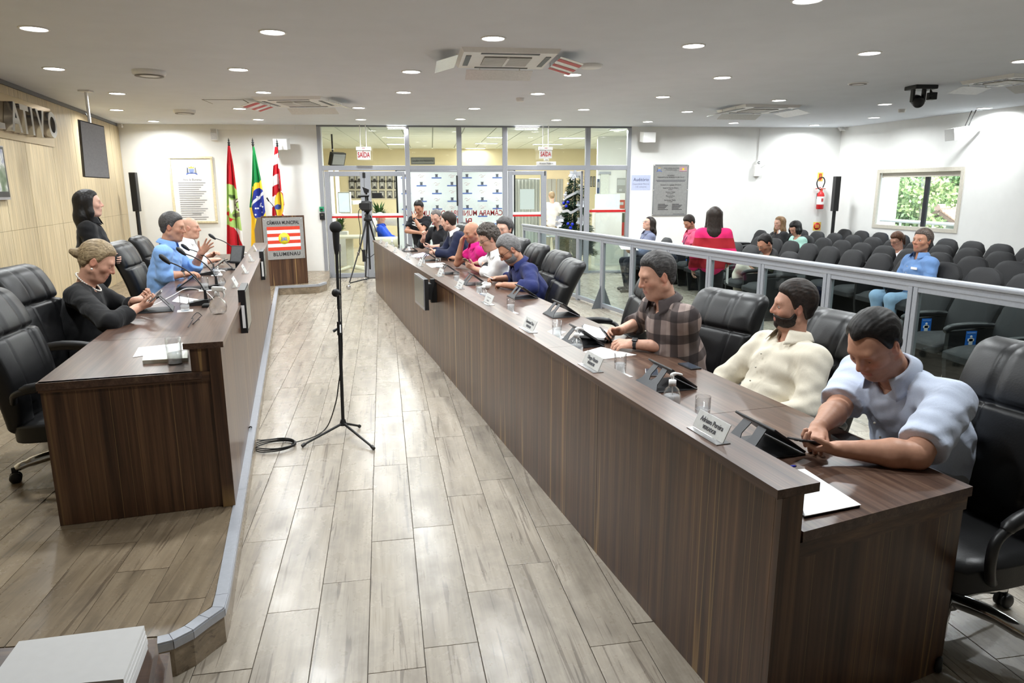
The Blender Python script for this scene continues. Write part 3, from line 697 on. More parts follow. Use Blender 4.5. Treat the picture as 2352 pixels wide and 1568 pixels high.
# ================================================================== OFFICE CHAIRS
t = NT('black_leather'); v = t.n('TexVoronoi', i_Scale=130.0); t.l(t.coord(), v.inputs[0])
nz = t.n('TexNoise', i_Scale=9.0, i_Detail=3.0); t.l(t.coord(), nz.inputs[0])
t.set(t.ramp(nz.outputs[0], [(.3, srgb(14, 14, 15)), (.7, srgb(22, 22, 24))]), .40, 0, .45); t.bump(v.outputs[0], .10, .002); M_LEATH = t.m
M_SEATF = mat('dark_seat_fabric', (25, 25, 27), .75, grain=.15, gscale=120, bump=.1)
def groove(d, wd=.012, dp=.012): return dp*math.exp(-(d/wd)**2)
def backrest(mb):
    nu, nv = 96, 72
    def fn(u, v):
        th = 2*PI*u; cs, sn = math.cos(th), math.sin(th)
        e = min(1, max(0, (v-.90)/.10)); eb = min(1, max(0, (.06-v)/.06))
        w_ = (.225+.04*math.sin(min(1, v/.75)*PI/2)-.012*max(0, v-.75))*(1-.16*e**3)*(1-.15*eb**2)
        t_ = (.055+.012*v)*math.sqrt(max(1e-4, 1-.97*e**2.2))*math.sqrt(max(1e-4, 1-.9*eb**2))
        y = w_*math.copysign(abs(cs)**.62, cs); x = t_*math.copysign(abs(sn)**.75, sn)
        r = y/w_
        if sn > 0:
            f = min(1, sn*2.2)
            if v > .66:
                x += f*(.022*math.sin((v-.66)/.34*PI)**.6 if v < 1 else 0)
                x -= f*(groove(abs(r)-.36, .04, .017))
            else:
                x += f*.020*min(1, max(0, (abs(r)-.50)/.1))*(1-max(0, (.2-v)/.2))
                if v > .22: x -= f*groove(abs(r)-.5, .04, .018)
                dd = math.hypot(r*.5, (v-.24)*1.0)-.25 if v < .24 else 9
                x -= f*groove(dd, .020, .020)
                dd = math.hypot(r*.5, (v-.17)*1.0)-.18 if v < .17 else 9
                x -= f*groove(dd, .018, .018)
            x -= f*groove(v-.66, .014, .022)
        else:
            x -= .018*math.sin(v*PI)
        z = v*.74
        x += -.09*(v-.25)**2+.035*math.sin(v*PI*1.1)
        return (x, y, z)
    mb.grid(fn, nu, nv, wrapu=True)
def chair_meshes():
    P = {}
    m = MB(); backrest(m); P['backrest'] = (m.mesh('backrest'), M_LEATH)
    def cush(u, v):
        th = 2*PI*u; cs, sn = math.cos(th), math.sin(th); r = v
        rr = (1-(1-min(1, r/.0001+r))*0)
        return (0, 0, 0)
    bm = bmesh.new(); bmesh.ops.create_cube(bm, size=1); bmesh.ops.subdivide_edges(bm, edges=bm.edges[:], cuts=9, use_grid_fill=True)
    for q in bm.verts:
        c = q.co; x, y, z = c.x*2, c.y*2, c.z*2
        k = max(abs(x), abs(y)); rr = (abs(x)**4+abs(y)**4)**.25+1e-6
        s = k/rr; xx, yy = x*s*.265, y*s*.265
        edge_ = 1-max(0, k-.6)**2*1.6
        zz = z*.055*edge_+(.016*math.cos(x*1.4)*math.cos(y*1.4) if z > 0 else 0)
        if z > .9: zz += -.012*math.exp(-((abs(y)-.55)/.06)**2)
        if x > .55: zz -= (x-.55)**2*.12
        q.co = (xx, yy, zz)
    m = MB(); m.bm(bm, 0, True); P['seat'] = (m.mesh('seat'), M_LEATH)
    m = MB()
    for sg in (1, -1):
        y = sg*.30
        path = smoothpath([(-.20, sg*.25, .62), (-.16, y, .675), (-.05, y, .695), (.12, y, .685), (.22, y, .65), (.24, y, .58), (.18, y-sg*.03, .48), (.08, y-sg*.08, .415)], 5)
        m = MB(); m.tube(path, .017, 10)
        m.tube(smoothpath([(-.14, y, .695), (-.02, y, .712), (.12, y, .702), (.20, y, .672)], 4), [.012]+[.024]*11+[.012], 10)
        P['armrest'+('' if sg > 0 else '_')] = (m.mesh('armrest'), M_BLACK)
    m = MB(); m.lathe([(.028, .10), (.028, .26), (.02, .262), (.02, .38)], 14); m.rbox((-.12, -.10, .37), (.12, .10, .405), .01); m.tube([(.02, -.08, .385), (.05, -.27, .38)], .008, 6)
    P['gas_column'] = (m.mesh('gas_column'), M_BLACK)
    m = MB(); m.lathe([(.0, .135), (.045, .13), (.05, .08), (.0, .075)], 16)
    P['hub'] = (m.mesh('hub'), M_CHROME)
    m = MB(); m.tube(smoothpath([(.03, 0, .115), (.15, 0, .118), (.25, 0, .10), (.325, 0, .078)], 4), [.030]*5+[.027]*4+[.022]*3+[.016], 10); P['leg'] = (m.mesh('leg'), M_CHROME)
    m = MB()
    for sg in (1, -1): m.lathe([(0, -.011), (.022, -.011), (.029, -.006), (.029, .006), (.022, .011), (0, .011)], 18, Matrix.Translation((.33, sg*.016, .029)) @ Matrix.Rotation(PI/2, 4, 'X'))
    m.rbox((.315, -.006, .03), (.345, .006, .085), .004); P['caster'] = (m.mesh('caster'), M_BLACK)
    for k, (me, mm) in P.items(): me.materials.append(mm)
    return P
CHP = chair_meshes()
def office_chair(x, y, rz, label, z=0, rec=11, base=20, grp='black leather office chairs', legs=True):
    c = empty('office_chair', (x, y, z), rz, label, 'chair', grp)
    o = link('seat', CHP['seat'][0], c); o.location = (0, 0, .455); o.rotation_euler = (0, math.radians(-3), 0)
    o = link('backrest', CHP['backrest'][0], c); o.location = (-.225, 0, .44); o.rotation_euler = (0, math.radians(-rec), 0)
    link('armrest', CHP['armrest'][0], c); link('armrest', CHP['armrest_'][0], c)
    link('gas_column', CHP['gas_column'][0], c); link('hub', CHP['hub'][0], c)
    for k in range(5):
        a_ = math.radians(base+72*k)
        l_ = link('leg', CHP['leg'][0], c); l_.rotation_euler = (0, 0, a_)
        w_ = link('caster', CHP['caster'][0], l_)
    return c
AF = math.atan2(-N_R[1], -N_R[0])        # facing the aisle from the right bench
AL = math.atan2(-N_L[1], -N_L[0])        # facing the aisle from the left bench
def chairR(px_, py_, s, dz, label, turn=0, rec=11, base=20):
    """chair on the right side whose headrest top shows at the pixel, s metres behind the bench front"""
    p = onpl(px_, py_, O_R+N_R*s, N_R); q = p
    return office_chair(q[0], q[1], AF+math.radians(turn), label, 0, rec, base)

# ================================================================== AUDIENCE SEATS
def seat_meshes():
    P = {}
    bm = bmesh.new(); bmesh.ops.create_cube(bm, size=1); bmesh.ops.subdivide_edges(bm, edges=bm.edges[:], cuts=7, use_grid_fill=True)
    for q in bm.verts:
        x, y, z = q.co.x*2, q.co.y*2, q.co.z*2
        w_ = .255*(1-.18*max(0, -z)**2)
        zt = .27*z
        if z > 0:                                   # rounded top outline
            lim = math.sqrt(max(0, 1-min(1, abs(y)*.98)**2.6)); zt = .27*z*(.30+.70*lim)
        k = max(abs(y), abs(z)); t_ = .052*(1-.55*max(0, k-.55)/.45)
        xx = x*t_
        if x > .9:
            xx += .012*(1-k**2); xx -= groove(abs(y)-.62, .05, .008)*(1 if abs(z) < .8 else 0)+groove(z-.12, .05, .008)*(1 if abs(y) < .62 else 0)
        q.co = (xx-.03*(z+1)*1.2, y*w_, zt)
    m = MB(); m.bm(bm, 0, True); P['backrest'] = (m.mesh('backrest'), M_SEATF)
    bm = bmesh.new(); bmesh.ops.create_cube(bm, size=1); bmesh.ops.subdivide_edges(bm, edges=bm.edges[:], cuts=5, use_grid_fill=True)
    for q in bm.verts:
        x, y, z = q.co.x*2, q.co.y*2, q.co.z*2; k = max(abs(x), abs(y))
        q.co = (x*.24*(1-.05*y*y), y*.245*(1-.06*x*x), z*.06*(1-.5*max(0, k-.6)**2/.16)+(.012*(1-k*k) if z > 0 else 0)-(max(0, x-.5)*.05))
    m = MB(); m.bm(bm, 0, True); P['cushion'] = (m.mesh('cushion'), M_SEATF)
    m = MB(); m.prism([(-.20, 0), (.20, 0), (.24, .30), (.24, .58), (-.26, .60), (-.24, .30)], -.022, .022, Matrix(((1, 0, 0, 0), (0, 0, -1, 0), (0, 1, 0, 0), (0, 0, 0, 1)))); P['side_panel'] = (m.mesh('side_panel'), M_BLACKM)
    m = MB(); m.tube(smoothpath([(-.24, 0, .61), (0, 0, .625), (.2, 0, .615), (.27, 0, .58)], 4), [.02]+[.03]*11+[.02], 8); P['armrest'] = (m.mesh('armrest'), M_BLACK)
    m = MB(); m.rbox((-.15, -.2, .33), (.15, .2, .36), .006); P['seat_pan'] = (m.mesh('seat_pan'), M_BLACKM)
    for k, (me, mm) in P.items(): me.materials.append(mm)
    return P
STP = seat_meshes()
FR = Matrix(((1, 0, 0, 0), (0, 0, -1, 0), (0, 1, 0, 0), (0, 0, 0, 1)))       # text facing -Y
M_STICK = mat('blue_sticker', (40, 110, 200), .4)
def aud_seat(x, y, label, first=False, last=False):
    c = empty('auditorium_seat', (x, y, 0), PI+.03, label, 'chair', 'auditorium seats')
    o = link('backrest', STP['backrest'][0], c); o.location = (-.20, 0, .665); o.rotation_euler = (0, math.radians(-8), 0)
    o = link('cushion', STP['cushion'][0], c); o.location = (.06, 0, .42)
    o = link('seat_pan', STP['seat_pan'][0], c)
    for sg in ((1, -1) if first else (1,)):
        o = link('side_panel', STP['side_panel'][0], c); o.location = (.0, sg*.2975, 0)
        o = link('armrest', STP['armrest'][0], c); o.location = (.0, sg*.2975, 0)
    return c
ROWX = [4.74, 5.72, 6.62, 7.55, 8.53, 9.46]
ROWS_Y = {}
for r, x0 in enumerate(ROWX):
    n = 0; y = 14.35-(.15 if r == 0 else 0)-.3*(r % 2)*0
    while y > 4.2:
        x = x0+.012*(14-y)*(-1 if r == 0 else (.6 if r < 2 else .3))+.03*math.sin(r*7+y)
        q = CR@(V3(x, y, .6)-CO); px_ = 1176+FPX*q[0]/q[2]
        skip = px_ > 2520 or x > XR0(y)-.42 or (y > 14.2 and x > 8.6) or (r == 0 and (y > 13.5 or 7.0 < y < 9.2)) or (r == 1 and y > 13.0) or (x < 5.3 and y < 4.6)
        if not skip:
            aud_seat(x, y, 'black auditorium seat, %s from the glass wall in the %s row behind the rail' % (ORD[n] if n < 12 else ['thirteenth', 'fourteenth', 'fifteenth', 'sixteenth', 'seventeenth'][n-12], ORD[r]), first=n == 0)
            n += 1
        ROWS_Y.setdefault(r, []).append(y)
        y -= .6
aud_seat(3.92, 12.45, 'single black auditorium seat between the rail and the first row, near the plaque', True)
# blue reserved stickers on the side panels of the first row
def sticker(x, y, z, label, w_=.10):
    c = empty('reserved_sticker', (x, y, z), 0, label, 'sticker', 'blue reserved stickers')
    MB().box((-w_/2, -.002, -.08), (w_/2, 0, .08)).build('sheet', M_STICK, c)
    m = MB(); m.ball((0, -.004, .03), (.012, .002, .012)); m.box((-.018, -.005, -.04), (.018, -.002, .018)); m.box((-.03, -.005, -.01), (.03, -.002, .012)); m.box((-.009, -.005, -.065), (.009, -.002, -.04)); m.build('pictogram', M_WHITE, c)
    text('caption', 'RESERVADO', FR@Matrix.Translation((0, .062, .003)), .016, mat('pale_blue_print', (150, 190, 235), .5), c, sx=.9)
    return c
sx, sy_ = onz(2240, 716, .52)[:2]

# ================================================================== WALL OBJECTS, LEFT SIDE
def wallL(x, y, off=.012): return onpl(x, y, V3(XL0(0), 0, 0)+LN*off, LN)
# sign board with letters
b0, b1 = wallL(124, 337), wallL(0, 317)
sg = empty('wall_sign', wallL(60, 270), label='long gold backing board on the oak wall with raised steel letters ATIVO', cat='sign')
def child(o, par): o.parent = par; o.matrix_parent_inverse = par.matrix_world.inverted(); return o
bpy.context.view_layer.update()
yb_, ye_ = 6.2, b0[1]; zt, zb = 2.905, 2.395
m = MB(); m.slab([V3(XL0(yb_), yb_, zb)+LN*.013, V3(XL0(ye_), ye_, zb)+LN*.013, V3(XL0(ye_), ye_, zt)+LN*.013, V3(XL0(yb_), yb_, zt)+LN*.013], LN, .012)
child(m.build('backing_board', mat('bronze_mirror', (176, 156, 122), .22, .75)), sg)
M_LET = mat('polished_steel_letter', (180, 180, 182), .16, .95)
rot_ = np.array(frame((0, 0, 0), LU, (0, 0, 1)))   # x along the wall
def letter(ch, x, y, size, sx=1.0):
    p = wallL(x, y, .075)
    M = Matrix(((LU[0], 0, LN[0], p[0]), (LU[1], 0, LN[1], p[1]), (0, 1, 0, p[2]), (0, 0, 0, 1)))
    o = text('letter', ch, M, size, M_LET, None, ext=.045, sx=sx, bold=.012); child(o, sg)
    m = MB(); s_ = p-LN*.055; m.tube([s_+V3(0, 0, .06), p+V3(0, 0, .06)], .006, 6); m.tube([s_-V3(0, 0, .06), p-V3(0, 0, .06)], .006, 6); child(m.build('standoff', M_LET), sg)
for ch, x, y in (('L', -12, 262), ('A', 27, 272), ('T', 49, 278), ('I', 66, 282), ('V', 86, 287), ('O', 113, 290)): letter(ch, x, y, .46, 1.0)
# television on a ceiling bracket in front of the oak wall
TVq = [(183, 275), (238.5, 290), (252, 410), (195, 407)]
pTL = onpl(183, 275, wallL(183, 275, .62), unit((.75, -.66, 0))); nTV = unit((.80, -.60, -.16))
TP = [onpl(x, y, pTL, nTV) for x, y in TVq]
tv = empty('television', sum(TP)/4, label='flat black television hung from the ceiling near the oak wall, screen off', cat='television')
bpy.context.view_layer.update()
child(MB().slab(TP, -nTV, .05).build('casing', M_BLACK), tv)
c_ = sum(TP)/4
child(MB().slab([c_+(p-c_)*.965+nTV*.001 for p in TP], nTV, .002).build('screen', mat('reflection_grey_screen', (150, 150, 152), .35, .0)), tv)  # flat grey stands in for the ceiling reflected in the switched-off screen
tp = (TP[0]+TP[1])/2-nTV*.05
m = MB(); m.tube([tp-V3(0, 0, .2), V3(tp[0], tp[1], CH)], .02, 8); m.rbox((tp[0]-.07, tp[1]-.07, CH-.02), (tp[0]+.07, tp[1]+.07, CH), .004); child(m.build('ceiling_bracket', M_WHITE), tv)
child(MB().tube([tp+V3(.02, 0, -.02), tp+V3(-.05, .03, .12)], .006, 6).build('cable', M_BLACK), tv)
# framed colour picture at the left edge
q = [wallL(6, 337, .05), wallL(21, 458, .05)]
z1_, z0_ = 2.298, 1.705; ye_ = (q[0][1]+q[1][1])/2; ys_ = ye_-1.05
pic = empty('wall_monitor', (XL0(ye_), ye_, 2), label='framed colour screen on the oak wall, cut by the left picture edge', cat='screen')
bpy.context.view_layer.update()
def LW(y0, y1, z0, z1, off, th, m_, name, par):
    qd = [V3(XL0(y0), y0, z0)+LN*off, V3(XL0(y1), y1, z0)+LN*off, V3(XL0(y1), y1, z1)+LN*off, V3(XL0(y0), y0, z1)+LN*off]
    return child(MB().slab(qd, LN, th).build(name, m_), par)
LW(ys_, ye_, z0_, z1_, .012, .045, mat('silver_bezel', (150, 150, 156), .3, .5), 'bezel', pic)
LW(ys_+.012, ye_-.012, z0_+.03, z1_-.012, .057, .003, M_BLACK, 'black_border', pic)
t = NT('picture_print'); nn = t.n('TexNoise', i_Scale=6.0, i_Detail=4.0); t.l(t.coord(), nn.inputs[0])
t.set(t.ramp(nn.outputs[0], [(.3, srgb(70, 92, 60)), (.45, srgb(120, 130, 110)), (.55, srgb(190, 190, 186)), (.7, srgb(60, 70, 120))]), .4)
LW(ys_+.04, ye_-.05, z0_+.09, z1_-.04, .06, .002, t.m, 'picture', pic)

# ------------------------------------------------------------------ back wall objects
def plate(name, x0, y0, x1, y1, th, m_, label, cat, Y=YB, off=0, par=None):
    X0, X1 = ony(x0, (y0+y1)/2, Y)[0], ony(x1, (y0+y1)/2, Y)[0]; Z0, Z1 = ony((x0+x1)/2, y1, Y)[2], ony((x0+x1)/2, y0, Y)[2]
    o = empty(name, ((X0+X1)/2, Y-off, (Z0+Z1)/2), label=label, cat=cat)
    W_, H_ = X1-X0, Z1-Z0
    if m_: MB().rbox((-W_/2, -th, -H_/2), (W_/2, 0, H_/2), min(.004, th/3)).build('panel', m_, o)
    return o, W_, H_
def FT(x, y, z): M = FR.copy(); M[0][3] = x; M[1][3] = y; M[2][3] = z; return M
M_INK = mat('grey_ink', (96, 96, 100), .7); M_INKD = mat('black_ink', (34, 34, 36), .6)
o, W_, H_ = plate('framed_document', 394, 359, 495, 512.5, .012, M_PAPER, 'tall cream framed document with a coat of arms and lines of script', 'picture')
M_CREAM = mat('cream_gold_frame', (226, 214, 180), .45, grain=.12, gscale=25, bump=.3)
f = .045
for a_, b_, c_, d_ in ((-W_/2, -H_/2, W_/2, -H_/2+f), (-W_/2, H_/2-f, W_/2, H_/2), (-W_/2, -H_/2+f, -W_/2+f, H_/2-f), (W_/2-f, -H_/2+f, W_/2, H_/2-f)):
    MB().rbox((a_, -.035, b_), (c_, 0, d_), .01).build('frame', M_CREAM, o)
def crest(par, x, y, z, s):
    """small coat of arms: shield, crown, two supporters, ribbon"""
    g_ = [('shield', [(-.5, .3), (.5, .3), (.45, -.25), (0, -.6), (-.45, -.25)], (132, 150, 196)), ('crown', [(-.5, .4), (.5, .4), (.55, .75), (.25, .6), (0, .85), (-.25, .6), (-.55, .75)], (222, 190, 96)),
          ('supporter', [(-.95, -.5), (-.6, -.5), (-.62, .5), (-.85, .6)], (110, 116, 126)), ('supporter', [(.6, -.5), (.95, -.5), (.85, .6), (.62, .5)], (150, 150, 146)), ('ribbon', [(-1.1, -.9), (-.5, -.62), (.5, -.62), (1.1, -.9), (1.0, -.55), (.5, -.42), (-.5, -.42), (-1.0, -.55)], (86, 112, 186))]
    for nm, poly, c_ in g_:
        MB().prism([(px_*s, py_*s) for px_, py_ in poly], 0, .002, FT(x, y, z)).build(nm, mat('print_%d_%d_%d' % c_, c_, .6), par)
crest(o, 0, -.013, H_/2-.27, .10)
text('title', 'Hino de Blumenau', FT(0, -.013, H_/2-.45), .062, M_INK, o, sx=.75)
for k in range(19):
    wd = W_*(.62-.16*((k*5) % 4)/3); MB().box((-W_*.33, -.0145, -.33*0+H_/2-.52-k*.042), (-W_*.33+wd, -.0125, H_/2-.503-k*.042)).build('script_line', mat('faint_ink', (158, 158, 160), .7), o)
MB().box((-.06, -.0145, -H_/2+.18), (.11, -.0125, -H_/2+.192)).build('signature', MATS['faint_ink'], o)
# emergency light and small speakers on the walls
o, W_, H_ = plate('emergency_light', 485, 297, 501, 323, .06, M_WHITE, 'small white emergency light high on the wall left of the flags', 'lamp')
MB().rbox((-W_/2+.01, -.065, -H_/2+.02), (W_/2-.01, -.055, H_/2*.4), .004).build('diffuser', mat('frosted_plastic', (214, 216, 220), .3), o)
for k in range(5): MB().box((-W_/2+.015, -.063, H_/2*.45+k*.014), (W_/2-.015, -.059, H_/2*.45+k*.014+.005)).build('vent_slot', M_GREYD, o)
def wallspeaker(x, y, w_, h_, label, pos, rot):
    o = empty('wall_speaker', pos, rot=rot, label=label, cat='speaker', group='white wall speakers')
    M_GRL = mat('white_speaker_grille', (206, 208, 208), .55, grain=.1, gscale=200)
    MB().prism([(-w_/2, 0), (w_/2, 0), (w_/2*.8, h_), (-w_/2*.8, h_)], -.10, .10, Matrix(((1, 0, 0, 0), (0, -1, 0, 0), (0, 0, 1, 0), (0, 0, 0, 1)))).build('cabinet', M_WHITE, o)
    MB().rbox((-w_/2+.012, -h_*0-.004, -.09), (w_/2-.012, .0, .09), .004).build('grille', M_GRL, o)
    MB().box((w_/2-.07, -.007, -.035), (w_/2-.05, -.003, -.015)).build('badge', mat('amber_badge', (214, 176, 60), .4), o)
    m = MB(); m.rbox((-.02, -.02+.05, -.02), (.02, h_+.12, .02), .004); return o, m
for (x, y, Y, lab) in ((647, 330, YB-.27, 'white wall speaker behind the third flag'), (1487, 314, YB-.27, 'white wall speaker above the steel plaque')):
    p = ony(x, y, Y); o, m = wallspeaker(x, y, .32, .16, lab, p, (math.radians(8), 0, 0)); m.build('bracket', M_WHITE, o)
p = onpl(2208, 305, V3(XR0(0), 0, 0)+RN*.34, RN)
o, m = wallspeaker(0, 0, .34, .2, 'white wall speaker high on the window wall', p, (math.radians(10), 0, math.atan2(RN[0], -RN[1])-.25)); m.build('bracket', M_WHITE, o)
for k in range(2):
    a_ = np.array(o.matrix_basis@Vector((-.05+.1*k, .12, .10))); MB().tube(smoothpath([(-.05+.1*k, .10, .10), (-.04+.1*k, .16, .22), (-.02+.12*k, .24, .40)], 5), .008, 6).build('cable', M_BLACK, o)
# small white detector with conduit and letter C
o, W_, H_ = plate('motion_sensor', 1731, 379, 1744.5, 405, .06, M_WHITE, 'white wall sensor below a conduit, marked C, right of the plaque', 'sensor')
MB().rbox((-.022, -.03, H_/2), (.022, 0, H_/2+.0), .001)
zc = (ony(1740, 296, YB)-ony(1738, 392, YB))[2]
MB().rbox((-.018+.02, -.022, H_/2), (.018+.02, 0, zc), .003).build('conduit', M_WHITE, o)
MB().rbox((-.03, -.05, H_/2), (.05, 0, H_/2+.09), .004).build('junction_box', M_WHITE, o); text('letter', 'C', FT(.012, -.052, H_/2+.045), .07, M_INKD, o, bold=.003)
MB().tube([(W_/2, -.03, H_/2-.06), (W_/2+.09, -.06, H_/2+.0)], .008, 6).build('clip', M_WHITE, o)
# plaque
o, W_, H_ = plate('steel_plaque', 1499, 377.5, 1579.5, 495.5, .018, M_STEEL, 'large brushed steel commemorative plaque on the back wall', 'plaque')
for a_, b_, c_, d_ in ((-W_/2+.01, H_/2-.022, W_/2-.01, H_/2-.014), (-W_/2+.01, -H_/2+.014, W_/2-.01, -H_/2+.022), (-W_/2+.012, -H_/2+.02, -W_/2+.02, H_/2-.02), (W_/2-.02, -H_/2+.02, W_/2-.012, H_/2-.02)): MB().box((a_, -.02, b_), (c_, -.017, d_)).build('border_line', M_ALUD, o)
for sx_ in (-1, 1):
    for sz in (-1, 0, 1): MB().lathe([(0, .008), (.012, .006), (.016, 0)], 12, FT(sx_*(W_/2-.018), -.018, sz*(H_/2-.02))).build('screw', M_CHROME, o)
crest(o, -W_*.34, -.0185, H_*.40, .055)
fl_ = MB().box((W_*.23, -.021, H_*.365), (W_*.44, -.018, H_*.455)).build('flag_print', M_WHITE, o)
for k in range(4): MB().box((W_*.23, -.0225, H_*(.367+.024*k)), (W_*.44, -.0205, H_*(.379+.024*k))).build('flag_stripe', mat('plaque_maroon', (140, 40, 60), .5), o)
MB().lathe([(0, 0), (.025, 0)], 16, FT(W_*.335, -.023, H_*.41), cap=False).build('flag_disc', mat('emblem_yellow', (232, 200, 40), .5), o)
def ptxt(s_, z, size, x=0, al='CENTER', sx=.85): text('engraving', s_, FT(x, -.0188, z), size, M_INKD, o, al, sx=sx)
ptxt('CÂMARA MUNICIPAL DE BLUMENAU', H_*.425, .026, .0, sx=.8); ptxt('ESTADO DE SANTA CATARINA', H_*.395, .022, 0, sx=.8)
ptxt('PLENÁRIO', H_*.285, .04); ptxt('"PRESIDENTE JOSÉ HENRIQUE FLORES FILHO"', H_*.25, .036, sx=.82)
for z_, w_ in ((.195, .84), (.175, .8)): MB().box((-W_*w_/2, -.0195, H_*z_-.006), (W_*w_/2, -.018, H_*z_+.006)).build('engraved_line', M_INK, o)
ptxt('Vereadores da Legislatura 2013/2016', H_*.105, .038, sx=.8)
for z_, s_, s2 in ((.045, 'Vanderlei Paulo de Oliveira', 'Presidente'), (-.035, 'Roberto Tribess', 'Vice-Presidente'), (-.11, 'Marcos da Rosa', '1º Secretário'), (-.19, 'Jens Juergen Mantau', '2º Secretário')):
    ptxt(s_, H_*z_, .036, sx=.85); ptxt(s2, H_*z_-.034, .026)
for col in (-.34, .06):
    for k in range(6): MB().box((W_*col, -.0195, H_*(-.275-k*.021)), (W_*(col+.2+.03*((k*3) % 4)), -.018, H_*(-.265-k*.021))).build('engraved_line', M_INKD, o)
MB().box((W_*.1, -.0195, -H_*.468), (W_*.42, -.018, -H_*.459)).build('engraved_line', M_INK, o)
# auditorium notice
o, W_, H_ = plate('notice_sheet', 1450, 402, 1494, 437, .003, mat('pale_blue_sheet', (188, 196, 222), .6), 'pale notice sheet reading Auditório beside the plaque', 'sign')
text('heading', 'Auditório', FT(.005, -.005, H_*.2), .098, mat('slate_ink', (66, 74, 112), .6), o, sx=.88)
text('line', 'Capacidade Máxima', FT(0, -.005, -H_*.08), .05, mat('pale_ink', (140, 144, 168), .6), o, sx=.9); text('line', '130 visitantes', FT(0, -.005, -H_*.27), .05, MATS['pale_ink'], o, sx=.9)
# access control
o, W_, H_ = plate('access_button', 734.5, 474.5, 744.5, 485, .05, mat('green_plastic', (40, 150, 106), .4), 'green emergency door release beside the left glass door', 'switch')
MB().box((-W_*.28, -.055, -H_*.3), (W_*.28, -.05, H_*.1)).build('window', M_BLACK, o)
o, W_, H_ = plate('card_reader', 735, 489, 746.5, 504, .05, M_BLACK, 'black card reader under the green door release', 'switch')
MB().box((-W_*.2, -.054, H_*.15), (W_*.2, -.05, H_*.25)).build('label', M_GREYD, o)
# fire extinguisher
p = ony(1884, 463, YB-.12); ex = empty('fire_extinguisher', (p[0], p[1], ony(1882, 480, YB-.12)[2]), 0, 'red fire extinguisher hung on the back wall', 'fire extinguisher')
MB().lathe([(0, 0), (.07, 0), (.075, .012), (.075, .30), (.06, .345), (.03, .37), (.03, .395), (0, .395)], 24).build('cylinder', M_RED, ex)
MB().lathe([(.0762, .10), (.0762, .27)], 24, cap=False).build('label', M_PAPER, ex)
m = MB(); m.rbox((-.02, -.03, .39), (.02, .03, .43), .006); m.rbox((-.01, -.03, .43), (.09, -.0, .445), .004, Matrix.Translation((0, .015, 0))); m.rbox((-.02, -.012, .445), (.10, .012, .46), .004, Matrix.Rotation(-.25, 4, 'Y')); m.build('valve', mat('orange_red_metal', (190, 60, 36), .4), ex)
MB().tube(smoothpath([(-.02, 0, .42), (-.08, -.01, .45), (-.12, -.01, .56), (-.07, -.01, .66), (.02, -.01, .67), (.06, -.01, .58), (.03, 0, .46)], 6), .012, 8).build('hose', M_BLACK, ex)
MB().rbox((-.03, .06, .22), (.03, .12, .34), .004).build('wall_bracket', M_BLACKM, ex)
MB().box((-.022, -.079, .16), (.022, -.0755, .23)).build('print', mat('label_red_print', (190, 70, 70), .5), ex)
o, W_, H_ = plate('arrow_sign', 1877.5, 396, 1890, 416, .004, mat('yellow_border', (240, 206, 90), .5), 'red and yellow sign with a downward arrow above the extinguisher', 'sign')
MB().prism([(-.028, .07), (.028, .07), (.028, -.025), (.045, -.025), (0, -.08), (-.045, -.025), (-.028, -.025)][::-1], 0, .003, FT(0, -.007, 0)).build('arrow', M_RED, o)
MB().prism([(-.006, .055), (.006, .055), (.006, -.02), (-.006, -.02)][::-1], 0, .002, FT(0, -.0095, 0)).build('print', MATS['yellow_border'], o)
o, W_, H_ = plate('obstruction_sign', 1867.5, 510, 1885, 529, .004, MATS['yellow_border'], 'round red keep-clear sign on yellow below the extinguisher', 'sign')
MB().lathe([(0, .003), (.078, .003), (.078, 0)], 28, FT(0, -.004, 0)).build('disc', M_RED, o)
for k in range(3): MB().box((-.048, -.0095, .022-k*.026), (.048, -.007, .034-k*.026)).build('print', MATS['yellow_border'], o)
# exit signs
def exitsign(x0, x1, y0, y1, label, extra_=False):
    Y = YB-.25; xs = ony(x0, 350, Y)[0], ony(x1, 350, Y)[0]; z0, z1 = ony(x0, y1, Y)[2], ony(x0, y0, Y)[2]
    o = empty('exit_sign', (sum(xs)/2, Y, z0), label=label, cat='sign', group='hanging exit signs'); W_ = xs[1]-xs[0]; H_ = z1-z0
    MB().rbox((-W_/2-.015, -.03, H_*.72), (W_/2+.015, .03, H_), .004).build('housing', M_WHITE, o)
    MB().rbox((-W_/2, -.008, 0), (W_/2, .008, H_*.72), .002).build('panel', mat('exit_panel', (206, 206, 204), .5), o)
    text('lettering', 'SAÍDA', FT(0, -.010, H_*.36), H_*.56, mat('exit_red', (168, 16, 24), .5), o, sx=.60, bold=.003)
    for s_ in (-.22, .22): MB().tube([(W_*s_, 0, H_), (W_*s_, 0, CH-z0)], .008, 6).build('hanger', M_WHITE, o)
    MB().box((-W_*.1, -.032, H_*.86), (W_*.12, -.03, H_*.9)).build('indicator', MATS['exit_red'], o)
    return o, W_
exitsign(820, 850.5, 337, 367, 'hanging white exit sign with red letters in front of the left glass doors')
exitsign(1239, 1267.5, 337, 364, 'hanging white exit sign with red letters in front of the right glass door')
o, W_, H_ = plate('small_tag', 1249, 364.5, 1261, 369.5, .004, M_PAPER, 'small white tag just under the right exit sign', 'sign', YB-.02); text('print', '20A', FT(0, -.005, 0), .035, M_INK, o)
o, W_, H_ = plate('public_access_plate', 1232, 371, 1277, 379.5, .006, M_PAPER, 'white plate reading Acesso Público on the glass transom', 'sign', YB-.02); text('print', 'Acesso Público', FT(0, -.008, 0), .048, M_INKD, o)

